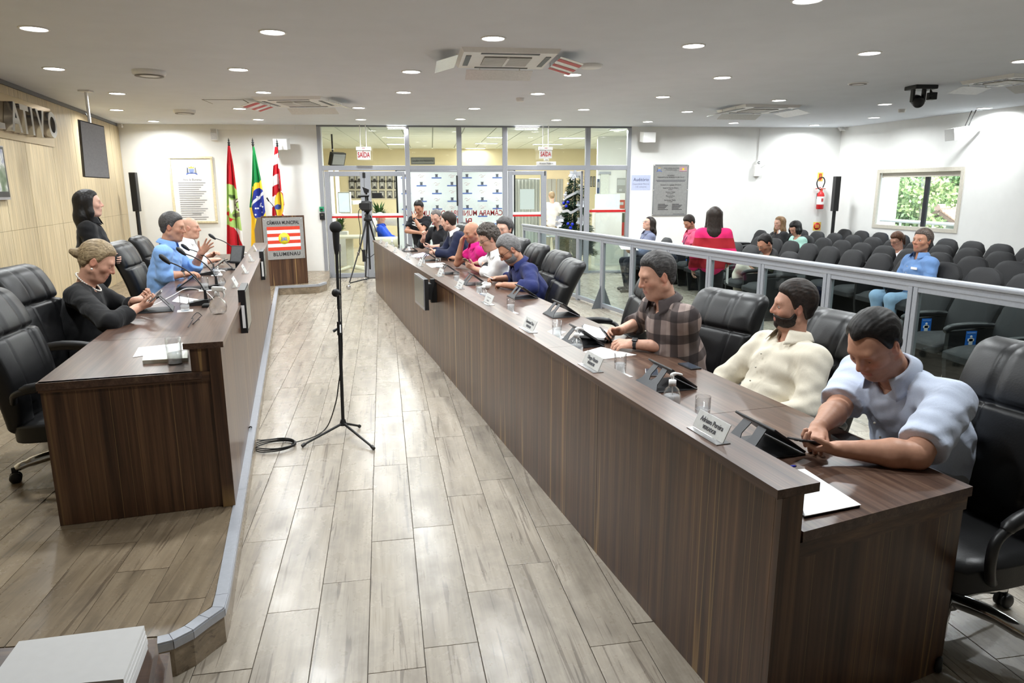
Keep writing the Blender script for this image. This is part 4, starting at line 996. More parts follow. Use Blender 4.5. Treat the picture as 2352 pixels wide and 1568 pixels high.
# column speakers
def column(base, top_px, lab, zb=0, lean=0):
    b_ = base; o = empty('column_speaker', b_, 0, lab, 'speaker', 'slim black column speakers')
    zt_ = onpl(top_px[0], top_px[1], b_, unit((b_[0], b_[1], 0)))[2]-b_[2]
    MB().lathe([(0, .02), (.15, .02), (.16, .01), (.16, 0), (0, 0)][::-1], 24).build('base', M_BLACKM, o)
    MB().tube([(0, 0, .02), (0, 0, zt_-.70)], .035, 12).build('pole', M_BLACKM, o)
    MB().rbox((-.058, -.06, zt_-.72), (.058, .06, zt_), .008).build('cabinet', M_BLACK, o)
    MB().rbox((-.05, -.064, zt_-.70), (.05, -.058, zt_-.02), .003).build('grille', mat('black_mesh', (12, 12, 13), .7), o)
bL = onz(326, 640, SZ); bL = ony(321, 535, 14.3); bL[2] = SZ; column(bL, (310, 396), 'slim black column speaker beside the framed document')
bR = ony(1912, 530, 14.35); bR[2] = 0; column(bR, (1919, 405), 'slim black column speaker in the right back corner')

# ================================================================== PODIUM
B1, B0 = onz(708.5, 650, SZ), onz(612.5, 657.5, SZ)
pd = unit(B1-B0); pw_ = np.linalg.norm(B1-B0); pb = V3(-pd[1], pd[0], 0)
Ptop = onpl(699, 494, B1, np.cross(pd, (0, 0, 1)))[2]-SZ
pod = empty('podium', B0, math.atan2(pd[1], pd[0]), 'dark wood speaking podium with a steel plate and striped emblem', 'podium')
MB().rbox((0, 0, 0), (pw_, .03, Ptop), .004).build('front_panel', M_LAMZ, pod)
for xx in (0, pw_-.025):
    MB().prism([(.03, 0), (.52, 0), (.52, Ptop-.26), (.30, Ptop-.05), (.03, Ptop-.05)], 0, .025, Matrix(((0, 0, 1, xx), (1, 0, 0, 0), (0, 1, 0, 0), (0, 0, 0, 1)))).build('side_panel', M_LAMZ, pod)
MB().slab([(.025, .30, Ptop-.06), (pw_-.025, .30, Ptop-.06), (pw_-.025, .52, Ptop-.27), (.025, .52, Ptop-.27)], (0, .6, .7), .022).build('reading_top', M_LAMX, pod)
MB().box((.0, .0, Ptop-.05), (pw_, .31, Ptop-.03)).build('cap', M_LAMX, pod)
MB().box((.025, .1, .3), (pw_-.025, .5, .32)).build('shelf', M_LAMX, pod)
# steel plate
z1_, z0_ = Ptop-.03, Ptop-.03-.84*(Ptop/1.28)
z0_ = onpl(702, 592, B1, np.cross(pd, (0, 0, 1)))[2]-SZ
MB().rbox((.012, -.010, z0_), (pw_-.03, -.001, z1_), .002).build('steel_plate', M_STEEL, pod)
PWc = (pw_-.018)/2
for xx in (.04, pw_-.06):
    for zz in (z0_+.03, z1_-.03): MB().lathe([(0, .006), (.009, .004), (.010, 0)], 12, FT(xx, -.010, zz)).build('screw', M_CHROME, pod)
H_ = z1_-z0_
text('lettering', 'CÂMARA MUNICIPAL', FT(PWc, -.012, z1_-H_*.125), H_*.115, M_INKD, pod, sx=.86*pw_/.9, bold=.0015)
text('lettering', 'BLUMENAU', FT(PWc+.03, -.012, z0_+H_*.12), H_*.12, M_INKD, pod, sx=.98, bold=.002, spacing=1.12)
fx0, fx1 = .075, pw_-.095; fz1, fz0 = z1_-H_*.215, z0_+H_*.215
M_FW = mat('flag_white_print', (240, 240, 240), .5); M_FR = mat('flag_red_print', (214, 62, 36), .5)
for k in range(7):
    a_, b_ = fz0+(fz1-fz0)*k/7, fz0+(fz1-fz0)*(k+1)/7
    MB().box((fx0, -.0125, a_), (fx1, -.0095, b_)).build('flag_stripe', M_FR if k % 2 == 0 else M_FW, pod)
MB().lathe([(0, .002), ((fz1-fz0)*.24, .002), ((fz1-fz0)*.24, 0)], 32, FT((fx0+fx1)/2, -.0125, (fz0+fz1)/2)).build('emblem_disc', mat('emblem_lemon', (244, 226, 40), .5), pod)
crest(pod, (fx0+fx1)/2, -.015, (fz0+fz1)/2, (fz1-fz0)*.13)
mb_ = onpl(636, 496, B0+pb*.25, pb); mt_ = onpl(617, 461, B0+pb*.25, pb)
pm_ = empty('podium_microphone', (mb_[0], mb_[1], SZ+Ptop-.03), label='thin black gooseneck microphone on top of the podium', cat='microphone')
d_ = mt_-np.array(pm_.location); 
MB().tube(smoothpath([(0, 0, 0), (d_[0]*.15, d_[1]*.15, d_[2]*.45), (d_[0]*.6, d_[1]*.6, d_[2]*.8), tuple(d_)], 5), .006, 8).build('gooseneck', M_BLACK, pm_)
MB().tube([d_*.97, d_*1.0+unit(d_-V3(0, 0, .05))*.06], [.012, .014], 10).build('capsule', M_BLACK, pm_)
MB().lathe([(0, 0), (.03, 0), (.025, .02), (0, .02)], 14).build('base', M_BLACK, pm_)

# ================================================================== FLAGS
def vcol_mat(name, rough=.8, bump=.15, attr='col', spec=.3):
    t = NT(name); a_ = t.n('Attribute', attribute_name=attr); nn = t.n('TexNoise', i_Scale=160.0); t.l(t.coord(), nn.inputs[0])
    t.set(t.mix(1, a_.outputs['Color'], t.ramp(nn.outputs[0], [(.3, (.93, .93, .93, 1)), (.7, (1.05, 1.05, 1.05, 1))]), 'MULTIPLY'), rough, 0, spec); t.bump(nn.outputs[0], bump, .002); return t.m
M_FLAG = vcol_mat('flag_cloth')
def setcol(me, cols, name='col'):
    at = me.color_attributes.new(name, 'FLOAT_COLOR', 'POINT'); arr = np.ones((len(me.vertices), 4), np.float32); arr[:, :3] = np.asarray(cols)[:, :3]; at.data.foreach_set('color', arr.ravel())
def flag(fin, edges, ybot, colf, label, Y=14.35):
    """edges: rows (y, xl, xr) in the photo; the cloth hangs in folds beside its pole"""
    top = ony(fin[0], fin[1], Y); o = empty('flag', (top[0], Y, SZ), 0, label, 'flag', 'flags beside the podium')
    MB().tube([(0, 0, .0), (0, 0, top[2]-SZ-.13)], .016, 10).build('pole', mat('dark_wood_pole', (58, 40, 30), .4), o)
    MB().lathe([(0, 0), (.018, .0), (.026, .02), (.012, .035), (.024, .05), (.024, .06), (.01, .075), (.016, .09), (0, .15)], 14, Matrix.Translation((0, 0, top[2]-SZ-.15))).build('finial', M_BLACKM, o)
    MB().lathe([(0, 0), (.18, 0), (.18, .03), (.06, .08), (.02, .12), (0, .12)], 20).build('base', M_BLACKM, o)
    es = np.array(edges, float); nu, nv = 84, 230; vs = []; cols = []
    y0 = es[0, 0]
    for j in range(nv):
        yy = y0+(ybot-y0)*j/(nv-1); xl, xr = np.interp(yy, es[:, 0], es[:, 1]), np.interp(yy, es[:, 0], es[:, 2])
        for i in range(nu):
            u = i/(nu-1); xx = xl+(xr-xl)*u; p = ony(xx, yy, Y-.04); amp = .05*min(1, j/nv*2.5)
            vs.append((p[0]-top[0], -.05+amp*math.sin(u*11+.8*math.sin(j/nv*3))-.01*math.sin(u*23+2), p[2]-SZ)); cols.append(srgb(*colf(xx, yy)))
    fs = [(j*nu+i, j*nu+i+1, (j+1)*nu+i+1, (j+1)*nu+i) for j in range(nv-1) for i in range(nu-1)]
    m = MB(); m.add(vs, fs, 0, True); c_ = m.build('cloth', M_FLAG, o); setcol(c_.data, cols)
    md = c_.modifiers.new('thick', 'SOLIDIFY'); md.thickness = .006; md.offset = 0
    return o
RED_, WH_, GRN_ = (190, 30, 42), (236, 236, 236), (168, 200, 112)
def inpoly(x, y, P):
    c_ = False; n = len(P)
    for i in range(n):
        (a_, b_), (d_, e_) = P[i], P[(i+1) % n]
        if (b_ > y) != (e_ > y) and x < (d_-a_)*(y-b_)/(e_-b_)+a_: c_ = not c_
    return c_
# pixels from the enlarged crop: x = 480+.255*X, y = 280+.255*Y
def fl1(x, y):
    X, Y = (x-480)/.255, (y-280)/.255
    if Y < 560+(X-160)*.55-20*math.sin((X-160)/90*3): return RED_
    if Y > 925+(max(0, X-160)/145)**1.0*55:
        return WH_ if Y < 945+(X-225)*1.9 and X > 225 else RED_
    star = [(175, 665), (205, 705), (240, 700), (222, 745), (275, 805), (225, 790), (205, 830), (190, 775), (158, 765), (188, 725)]
    if inpoly(X, Y, star): return (240, 238, 220) if X > 185 else (238, 220, 130)
    if inpoly(X, Y, [(200, 705), (262, 690), (270, 720), (240, 740), (280, 790), (280, 810), (225, 765), (200, 745)]): return (92, 82, 66) if (X+Y) % 40 > 12 else (230, 226, 216)
    if inpoly(X, Y, [(170, 650), (225, 660), (245, 690), (205, 690)]): return (84, 106, 60)
    if math.hypot(X-172, (Y-825)*.8) < 16 or math.hypot(X-258, (Y-700)) < 9 or inpoly(X, Y, [(165, 845), (245, 885), (215, 880), (210, 895), (185, 895), (180, 870)]): return (200, 40, 40)
    if inpoly(X, Y, [(215, 830), (285, 810), (285, 850), (240, 865), (215, 850)]): return (60, 130, 90) if (X*3+Y*2) % 23 > 6 else (190, 60, 50)
    return GRN_
def fl2(x, y):
    X, Y = (x-480)/.255, (y-280)/.255
    dx, dy = X-452, Y-735
    if Y > 860+(X-385)*-1.0*.0 and X < 415 and Y > 850+(X-383)*.35: return (246, 208, 60)
    if (dx/72)**2+(dy/140)**2 < 1:
        ya = 690-(X-440)*.95; 
        if abs(Y-ya) < 15: return (236, 238, 240)
        for sx_, sy_ in ((435, 673), (425, 779), (441, 777), (462, 740), (458, 757), (474, 733), (474, 755), (488, 762), (480, 813), (426, 834)):
            if math.hypot(X-sx_, Y-sy_) < 7: return (236, 240, 244)
        return (40, 54, 146)
    if Y < 575-(X-390)*.62+8*math.sin(X*.1): return (22, 124, 62)
    if X < 386+(Y-600)*-.05 and Y < 770: return (22, 124, 62)
    return (246, 208, 60)
def fl3(x, y):
    X, Y = (x-480)/.255, (y-280)/.255
    if X > 598 and ((X-638)/41)**2+((Y-740)/122)**2 < 1:
        if math.hypot(X-622, Y-765) < 24: return (58, 88, 176)
        if ((X-638)/41)**2+((Y-740)/122)**2 > .9: return RED_
        return (246, 214, 74)
    s_ = 40
    k = (Y-(X-600)*(-.9 if X < 625 else 2.2)*.5-200)/92
    if X > 632-(Y-600)*.02 and Y < 620: return RED_ if (X-610-(Y-230)*.105) < 9 else (238, 236, 236) if (X-610-(Y-230)*.145) < 5 else RED_
    return RED_ if int(math.floor(k)) % 2 == 0 else WH_
flag((524.5, 316), [(335, 524, 528), (380, 521.5, 537), (425, 520.5, 543.5), (500, 520.5, 553), (535, 521, 558), (574, 521, 561.5)], 600, fl1, 'red, green and white state flag hanging nearest the framed document')
flag((579.5, 315.5), [(337, 581.5, 584), (375, 580, 592), (410, 579, 600), (440, 576.5, 605), (475, 572.8, 609), (500, 577, 613)], 600, fl2, 'green, yellow and blue national flag, middle one of three')
flag((635.5, 318), [(337, 632, 637), (360, 630, 640), (400, 627, 645.5), (440, 625.5, 650), (470, 625, 654), (495, 625, 654)], 600, fl3, 'red and white striped municipal flag with a yellow oval, behind the podium')
# ================================================================== CHAIRS IN PLACE
def chair_at(px_, py_, zt, face, label, turn=0, rec=11, base=20, z=0):
    a_ = face+math.radians(turn); f_ = V3(math.cos(a_), math.sin(a_), 0)
    p = onz(px_, py_, zt); b_ = p+f_*(.225+.74*math.sin(math.radians(rec))-.02)
    return office_chair(b_[0], b_[1], a_, label, z, rec, base)
def chairS(px_, py_, s, N, O, face, label, turn=0, rec=12, base=20, z=0):
    "the chair whose headrest top shows at the pixel, s metres behind the bench front; its height follows from the ray"
    a_ = face+math.radians(turn); f_ = V3(math.cos(a_), math.sin(a_), 0)
    p = onpl(px_, py_, O+N*s, N); b_ = p+f_*(.225+.74*math.sin(math.radians(rec))-.02)
    k_ = 1.10; b_ = p+f_*(.225+.74*math.sin(math.radians(rec))-.02)*k_; dz = max(-.15, min(.10, (p[2]-z)/k_-1.175))
    c = office_chair(b_[0], b_[1], a_, label, z, rec, base); c.scale = (k_, k_, k_)
    for ch in c.children:
        if ch.name.split('.')[0] in ('seat', 'backrest', 'armrest'): ch.location.z += dz
    return c
def chR(x, y, s, lab, **k): return chairS(x, y, s, N_R, O_R, AF, lab, **k)
def chL(x, y, s, lab, **k): return chairS(x, y, s, N_L, O_L, AL, lab, z=SZ, **k)
chR(2392, 790, 1.52, 'black leather office chair of the man in the pale blue shirt', turn=4, rec=10, base=34)
chR(1922, 704, 1.50, 'black leather office chair of the man in the cream shirt', turn=6, rec=14)
chR(1672, 658, 1.46, 'black leather office chair behind the man in the plaid shirt', turn=14, rec=14)
chR(1500, 612, 1.52, 'empty black office chair partly hidden behind the head of the plaid-shirt man', turn=-14, rec=14)
chR(1309, 596, 1.36, 'empty black office chair with armrest, nearest one to the blue-shirt man', turn=-8, rec=16)
chR(1276, 571, 1.48, 'black office chair of the bespectacled man in the navy blue shirt', turn=-2)
chR(1229, 555, 1.5, 'black office chair of the curly-haired man in white')
chR(1188, 542, 1.55, 'black office chair in front of the grey-haired man at the rail')
chR(1110, 515, 1.6, 'black office chair behind the bald man in pink', turn=6)
chR(1062, 508, 1.6, 'black office chair behind the man in the navy suit', turn=6)
chL(42, 604, 1.42, 'empty black office chair at the left edge, next to the blonde woman', turn=-10, base=8)
chL(-30, 672, 1.28, 'empty black office chair cut by the left picture edge', turn=-6, base=57)
chL(287, 580, 1.36, 'empty black office chair just behind the blonde woman in black', turn=-4)
chL(282, 548, 1.40, 'black office chair of the man in the light blue shirt', turn=-4)
chL(326, 537, 1.40, 'black office chair of the bald man in the white shirt')

# ================================================================== THINGS ON THE BENCHES
RR, RL = math.atan2(N_R[1], N_R[0]), math.atan2(N_L[1], N_L[0])
def T(x, y, z=TZ): return onz(x, y, z)
gm_ = MB().lathe([(0, 0), (.031, 0), (.034, .004), (.0345, .128), (.0325, .128), (.031, .010), (0, .010)], 28).mesh('glass'); gm_.materials.append(M_TUMB)
wm_ = MB().lathe([(0, .0105), (.0308, .0105), (.0318, .072), (0, .072)], 28).mesh('water'); wm_.materials.append(M_WATER)
nm_ = MB().rbox((-.055, -.05, 0), (.055, .05, .0025), .001).mesh('paper_napkin'); nm_.materials.append(M_PAPER)
def glass(p, label, nap=True, lvl=1.0, rz=RR, s=1.0):
    p = np.array(p, float)
    if nap:
        n_ = tag(link('paper_napkin', nm_.copy()), 'white paper napkin under the %s' % label.replace('clear ', ''), 'napkin', 'paper napkins'); n_.location = tuple(p); n_.rotation_euler = (0, 0, rz+.1)
        p = p+V3(0, 0, .0026)
    o = empty('drinking_glass', p, 0, label, 'glass', 'drinking glasses'); o.scale = (s, s, s)
    link('tumbler', gm_, o); w_ = link('water', wm_, o); w_.scale = (1, 1, lvl); return o
def sanitizer(p, label, lab=None, s=1.0):
    o = empty('sanitizer_bottle', p, 0, label, 'bottle', 'pump bottles'); o.scale = (s,)*3
    MB().lathe([(0, 0), (.03, 0), (.040, .012), (.044, .04), (.042, .065), (.032, .092), (.018, .106), (.015, .115), (.013, .115), (.016, .104), (.03, .09), (.040, .064), (.042, .04), (.038, .014), (.0, .004)], 26).build('bottle', M_TUMB, o)
    MB().lathe([(0, .006), (.036, .012), (.0405, .04), (.038, .06), (0, .06)], 24).build('gel', M_WATER, o)
    m = MB(); m.lathe([(0, .108), (.018, .108), (.018, .136), (.012, .138), (.007, .14), (.007, .152), (0, .152)], 18); m.tube(smoothpath([(0, 0, .152), (-.004, 0, .163), (.02, 0, .167), (.048, 0, .160)], 4), [.010]*4+[.009]*4+[.006]*4+[.004], 8); m.tube([(0, 0, .108), (.004, 0, .01)], .003, 6); m.build('pump', M_WHITE, o)
    if lab: MB().grid(lambda u, v: (.0448*math.cos(2.2+u*1.9), .0448*math.sin(2.2+u*1.9), .022+v*.036), 10, 3).build('label', mat('blue_label', (60, 120, 205), .5), o)
    return o
def tablet(p, label, rz=RR, tilt=0, s=1.0, screen=None):
    """tablet in a black folding case; x points to the person"""
    o = empty('tablet_computer', p, rz+tilt, label, 'tablet', 'tablets in folding cases'); o.scale = (s,)*3
    MB().rbox((-.115, -.125, 0), (.13, .125, .006), .002).build('case_base', mat('charcoal_case', (38, 39, 42), .5), o)
    Mp = frame((.125, -.13, .007), (0, 1, 0), unit((.62, 0, .78)))     # panel leans back towards the aisle
    Mp = Matrix(((0, -.82, .572, .122), (1, 0, 0, -.13), (0, .572, .82, .008), (0, 0, 0, 1)))
    m = MB(); m.rbox((0, 0, 0), (.26, .19, .011), .004, Mp); m.build('panel', M_BLACK, o)
    m = MB(); m.box((.012, .012, .0105), (.248, .178, .0118), Mp); m.build('screen', screen or mat('tablet_screen', (46, 48, 54), .1), o)
    q = lambda t_, y: (-.108+t_*.085, y, .006+t_*.098)
    m = MB(); m.slab([q(0, -.12), q(0, .12), q(.25, .085), q(.3, .012), q(.3, -.012), q(.25, -.085)], (-1, 0, .8), .004)
    m.slab([q(.25, .085), q(1, .075), q(1, .022), q(.55, .030), q(.3, .012)], (-1, 0, .8), .004); m.slab([q(.25, -.085), q(.3, -.012), q(.55, -.030), q(1, -.022), q(1, -.075)], (-1, 0, .8), .004)
    m.build('case_stand', mat('grey_case_flap', (48, 50, 55), .42), o)
    return o
def nameplate(p, label, l1=None, l2='VEREADOR', rz=RR, s=1.0):
    o = empty('name_plate', p, rz, label, 'nameplate', 'acrylic name plates'); o.scale = (s,)*3
    Mf = Matrix(((0, .42, -.907, .0), (-1, 0, 0, 0), (0, .907, .42, .004), (0, 0, 0, 1)))     # local x right as seen from the aisle, y up the face, z to the aisle
    MB().rbox((-.105, 0, 0), (.105, .075, .003), .001, Mf).build('face', mat('silver_acrylic', (206, 208, 208), .3, .3), o)
    MB().rbox((-.028, -.105, 0), (.032, .105, .003), .001).build('foot', mat('clear_acrylic', (150, 150, 150), .15, .2), o)
    if l1: text('name', l1, Mf@Matrix.Translation((0, .047, .0042)), .030, M_INK, o, sx=.78)
    else: MB().box((-.055, .042, .003), (.055, .050, .0036), Mf).build('name_print', mat('faint_ink', (158, 158, 160), .7), o)
    if l2: text('title', l2, Mf@Matrix.Translation((0, .020, .0042)), .022 if l1 else .016, M_INK if l1 else MATS['faint_ink'], o, sx=.8)
    return o
def mug(p, label):
    o = empty('coffee_cup', p, RR+.6, label, 'cup', 'white coffee cups')
    MB().lathe([(0, 0), (.022, 0), (.030, .01), (.042, .03), (.046, .062), (.043, .062), (.038, .03), (.025, .012), (0, .010)], 26).build('bowl', M_WHITE, o)
    MB().tube(smoothpath([(.040, 0, .05), (.062, 0, .052), (.070, 0, .036), (.058, 0, .02), (.038, 0, .022)], 5), .005, 8).build('handle', M_WHITE, o); return o
def sheet(name, px4, z, th, m_, label, cat, par=None):
    q = [onz(x, y, z) for x, y in px4]; c_ = sum(q)/4
    o = MB().slab([p-c_ for p in q], (0, 0, 1), th); o = o.build(name, m_, None, label, cat); o.location = tuple(c_); return o
M_PRINT = mat('printed_paper', (226, 226, 226), .7, grain=.04, gscale=300)
# right bench
nameplate(T(1625, 1000, LZ), 'name plate lettered Adriano Pereira, nearest on the right ledge', 'Adriano Pereira', s=.95)
nameplate(T(1355, 845, LZ), 'name plate lettered Diego Nasato on the right ledge', 'Diego Nasato', s=.95)
nameplate(T(1212, 758, LZ), 'third name plate along the right ledge, before the plaid-shirt man', 'Emmanuel Tuca')
for (x, y), lab in (((1119, 697), 'fourth name plate along the right ledge, by the coffee cup'), ((1054, 661), 'fifth name plate along the right ledge, above the mounted screen'), ((1009, 633), 'sixth name plate along the right ledge'), ((963, 610), 'seventh name plate along the right ledge, before the man in pink'), ((934, 594), 'eighth name plate along the right ledge'), ((906, 579), 'ninth name plate along the right ledge'), ((886, 566), 'tenth name plate along the right ledge, tilted'), ((873, 558), 'last name plate at the far end of the right ledge')):
    nameplate(T(x, y, LZ), lab)
glass(T(1612, 972), 'clear water glass beside the nearest name plate', False)
glass(T(1424, 863), 'clear water glass before the sheet of the plaid-shirt man')
glass(T(1279, 776), 'clear water glass beside the third tablet')
glass(T(1173, 719), 'clear water glass next to the fifth tablet')
glass(T(1101, 675), 'clear water glass left of the near coffee cup')
glass(T(1049, 648), 'clear water glass next to the sixth tablet')
glass(T(971, 609), 'clear water glass beside the far coffee cup')
glass(T(1007, 614), 'clear empty glass behind a pump bottle', False, .1)
glass(T(919, 580), 'clear water glass at the far end of the right bench')
sanitizer(T(1542, 934), 'clear pump bottle with white pump, nearest on the right bench')
sanitizer(T(1324, 812), 'clear pump bottle beside the tablet of the plaid-shirt man', True)
sanitizer(T(1111, 688), 'clear pump bottle by the near coffee cup', True)
sanitizer(T(1014, 636), 'clear pump bottle with blue label above the mounted screen', True)
sanitizer(T(941, 592), 'clear pump bottle beside the far coffee cup', True)
sanitizer(T(901, 570), 'clear pump bottle at the far end of the right bench', True)
TAB = [(1742, 1028, 'tablet in black case before the man in the pale blue shirt'), (1525, 885, 'tablet in black case before the man in the cream shirt'), (1332, 790, 'tablet in black case before the plaid-shirt man'), (1287, 724, 'tablet in black case on the empty place by the nearest empty chair'), (1198, 683, 'tablet in black case right of the near coffee cup'), (1087, 652, 'tablet in black case before the bespectacled man in navy blue'), (1028, 628, 'tablet in black case before the curly-haired man'), (985, 598, 'tablet in black case before the man in pink'), (940, 577, 'tablet in black case before the man in the navy suit')]
for x, y, lab in TAB: tablet(T(x, y), lab)
mug(T(1118, 663), 'white coffee cup before the bespectacled man'); mug(T(951, 596), 'white coffee cup far along the right bench')
sheet('paper_sheet', [(1823, 1080), (1848, 1077), (1978, 1160), (1848, 1186)], TZ+.008, .002, M_PAPER, 'white sheet of paper at the near end of the right bench', 'paper')
sheet('notebook', [(1826, 1168), (1847, 1190), (1975, 1164), (1848, 1082)], TZ, .007, M_BLACK, 'black notebook under the white sheet at the near bench end', 'notebook')
p0 = T(1795, 1075); p1 = T(1826, 1073); pen = empty('ballpoint_pen', p0+V3(0, 0, .005), 0, 'blue ballpoint pen beside the white sheet', 'pen'); MB().tube([(0, 0, 0), p1-p0], .0045, 8).build('barrel', mat('pen_blue', (40, 50, 190), .35), pen); MB().tube([p1-p0, (p1-p0)*1.12], [.0042, .001], 8).build('cap', M_BLACK, pen)
sheet('wallet', [(1908, 1003), (1950, 1000), (1975, 1015), (1935, 1020)], TZ, .012, M_LEATH, 'black wallet beside the forearm of the pale-blue-shirt man', 'wallet')
sheet('paper_sheet', [(1341, 808), (1380, 797), (1462, 815), (1371, 827)], TZ, .002, M_PRINT, 'printed sheet under the hands of the plaid-shirt man', 'paper')
sheet('folder', [(1326, 781), (1392, 789), (1412, 772), (1340, 750)], TZ, .02, M_BLACK, 'black folder holding papers before the plaid-shirt man', 'folder')
sheet('paper_stack', [(1328, 774), (1388, 781), (1405, 766), (1342, 748)], TZ+.0205, .014, M_PAPER, 'thick white paper stack on the black folder', 'paper')
pn = empty('ballpoint_pen', T(1338, 752, TZ+.04), RR+1.2, 'black pen lying on the paper stack', 'pen'); MB().tube([(-.06, 0, 0), (.07, 0, 0)], .005, 8).build('barrel', M_BLACK, pn); MB().tube([(.07, 0, 0), (.078, 0, 0)], [.004, .001], 8).build('tip', M_CHROME, pn)
sheet('paper_sheet', [(1252, 763), (1270, 756), (1300, 762), (1282, 770)], TZ, .001, M_PRINT, 'small paper slip beside the third glass', 'paper')
def phone(name, p, x, z, label, m_=None):
    o = empty(name, p, 0, label, 'phone'); M = frame((0, 0, 0), x, z)
    MB().rbox((-.075, -.037, -.004), (.075, .037, .004), .003, M).build('body', m_ or M_BLACK, o); MB().box((-.07, -.033, .004), (.07, .033, .0048), M).build('screen', mat('phone_screen', (60, 66, 76), .12), o)
    for k in (-1, 1): MB().lathe([(0, -.0065), (.008, -.0065), (.009, -.004)], 12, M@Matrix.Translation((.052, .012*k, 0))).build('camera_lens', mat('lens_grey', (60, 60, 66), .2), o)
    return o
phone('smartphone', T(1497, 857)+V3(0, 0, .0045), D_R+N_R*.5, (0, 0, 1), 'silver-edged phone lying behind the second tablet', mat('phone_silver', (150, 150, 152), .3, .6))
phone('smartphone', T(1480, 851)+N_R*.3+V3(0, 0, .0045), D_R, (0, 0, 1), 'dark phone lying flat beside the cream-shirt man')
sheet('notepad', [(978, 606), (1010, 604), (1022, 612), (990, 615)], TZ, .006, M_PAPER, 'white notepad on the far part of the right bench', 'notepad')
sheet('notepad', [(950, 585), (972, 580), (986, 586), (962, 592)], TZ, .006, mat('lilac_paper', (196, 190, 226), .6), 'lilac notepad at the far end of the right bench', 'notepad')
# screen mounted on the front of the right bench
def frontscreen(M, y, z0, z1, wd, off, label, face=None, tilt=0.0):
    c_ = np.array(M@Vector((-off, y, (z0+z1)/2))); R_ = np.array(M.to_3x3())
    o = empty('mounted_screen', c_, 0, label, 'screen', 'screens mounted on bench fronts')
    X = R_[:, 1]*math.cos(tilt)-R_[:, 0]*math.sin(tilt); Z = V3(0, 0, 1); N = -R_[:, 0]*math.cos(tilt)-R_[:, 1]*math.sin(tilt); h2 = (z1-z0)/2
    B = lambda a_, b_, n_: X*a_+Z*b_+N*n_
    def bx(a0, a1, b0, b1, n0, n1, nm, m_): return MB().slab([B(a0, b0, n0), B(a1, b0, n0), B(a1, b1, n0), B(a0, b1, n0)], N, n1-n0).build(nm, m_, o)
    bx(-wd/2, wd/2, -h2, h2, -.02, .02, 'casing', M_BLACK)
    bx(-wd/2, wd/2, -h2, h2, .02, .026, 'bezel', mat('silver_bezel', (150, 150, 156), .3, .5))
    bx(-wd/2+.014, wd/2-.014, -h2+.03, h2-.014, .026, .028, 'screen', mat('dull_screen', (112, 112, 104), .25, .1))
    bx(-.08, .08, -.08, .08, -.09, -.02, 'bracket', M_BLACKM); bx(-.03, .03, -.12, .12, -off+.001, -.09, 'arm', M_BLACKM)
    return o
so = O_R-N_R*.17
ca, cb = onpl(953.5, 660, so, N_R), onpl(975.5, 678, so, N_R); ya, yb2 = toR(ca)[1], toR(cb)[1]
zt_ = (onpl(952, 627, so, N_R)[2]+onpl(973.5, 641, so, N_R)[2])/2; zb_ = (onpl(955, 693, so, N_R)[2]+onpl(977.5, 714.5, so, N_R)[2])/2
frontscreen(MR, (ya+yb2)/2, zb_, zt_, abs(ya-yb2), .15, 'black flat screen mounted on the front of the right bench')
for (x, y, lab) in ((609.5, 606, 'thin black screen on the left bench front, far one'), (571.5, 705, 'thin black screen on the left bench front, near one')):
    p = onpl(x, y, O_L-N_L*.05, N_L); yl = toL(p)[1]; zz = p[2]-SZ
    o = empty('side_screen', p, 0, lab, 'screen', 'thin screens on the left bench front')
    h2 = .16 if y < 650 else .15
    MB().slab([-D_L*.20-V3(0, 0, h2)+N_L*.05, D_L*.20-V3(0, 0, h2)+N_L*.05, D_L*.20+V3(0, 0, h2)+N_L*.05, -D_L*.20+V3(0, 0, h2)+N_L*.05], -N_L, .045).build('casing', M_BLACK, o)
    MB().slab([-D_L*.185-V3(0, 0, h2-.02)+N_L*.005, D_L*.185-V3(0, 0, h2-.02)+N_L*.005, D_L*.185+V3(0, 0, h2-.015)+N_L*.005, -D_L*.185+V3(0, 0, h2-.015)+N_L*.005], -N_L, .003).build('screen', MATS['dull_screen'], o)
    MB().slab([-D_L*.203-V3(0, 0, h2*.75)+N_L*.035, -D_L*.203+V3(0, 0, h2*.3)+N_L*.035, -D_L*.203+V3(0, 0, h2*.3)+N_L*.015, -D_L*.203-V3(0, 0, h2*.75)+N_L*.015], -D_L, .002).build('white_label', M_PAPER, o)
# left bench
def TL(x, y, z=LT): return onz(x, y, z)
for (x, y), lab in (((545, 657), 'name plate nearest on the left ledge'), ((565, 626), 'second name plate on the left ledge'), ((579, 599), 'third name plate on the left ledge'), ((589, 576), 'last name plate on the left ledge')):
    nameplate(TL(x, y, LL), lab, rz=RL, l2=None)
glass(TL(403, 836), 'clear half-full glass at the near end of the left bench', False, .75, RL, 1.12)
glass(TL(425.5, 714), 'clear half-full glass before the blonde woman', True, .62, RL)
glass(TL(471.5, 667), 'clear water glass beside the second gooseneck microphone', True, .9, RL)
glass(TL(497.5, 632), 'clear water glass before the man in the light blue shirt', True, .9, RL)
sanitizer(TL(509, 662), 'clear pump bottle behind the left ledge')
sanitizer(TL(560, 612), 'blue-labelled pump bottle far along the left bench', True)
o = empty('spray_bottle', TL(502.5, 721, LL), RL+2.6, 'round clear spray bottle with white trigger on the left ledge', 'bottle')
MB().lathe([(0, 0), (.03, 0), (.047, .015), (.053, .045), (.046, .075), (.026, .098), (.015, .108), (.013, .118), (.011, .118), (.013, .106), (.044, .074), (.051, .045), (.045, .017), (0, .004)], 26).build('bottle', M_TUMB, o)
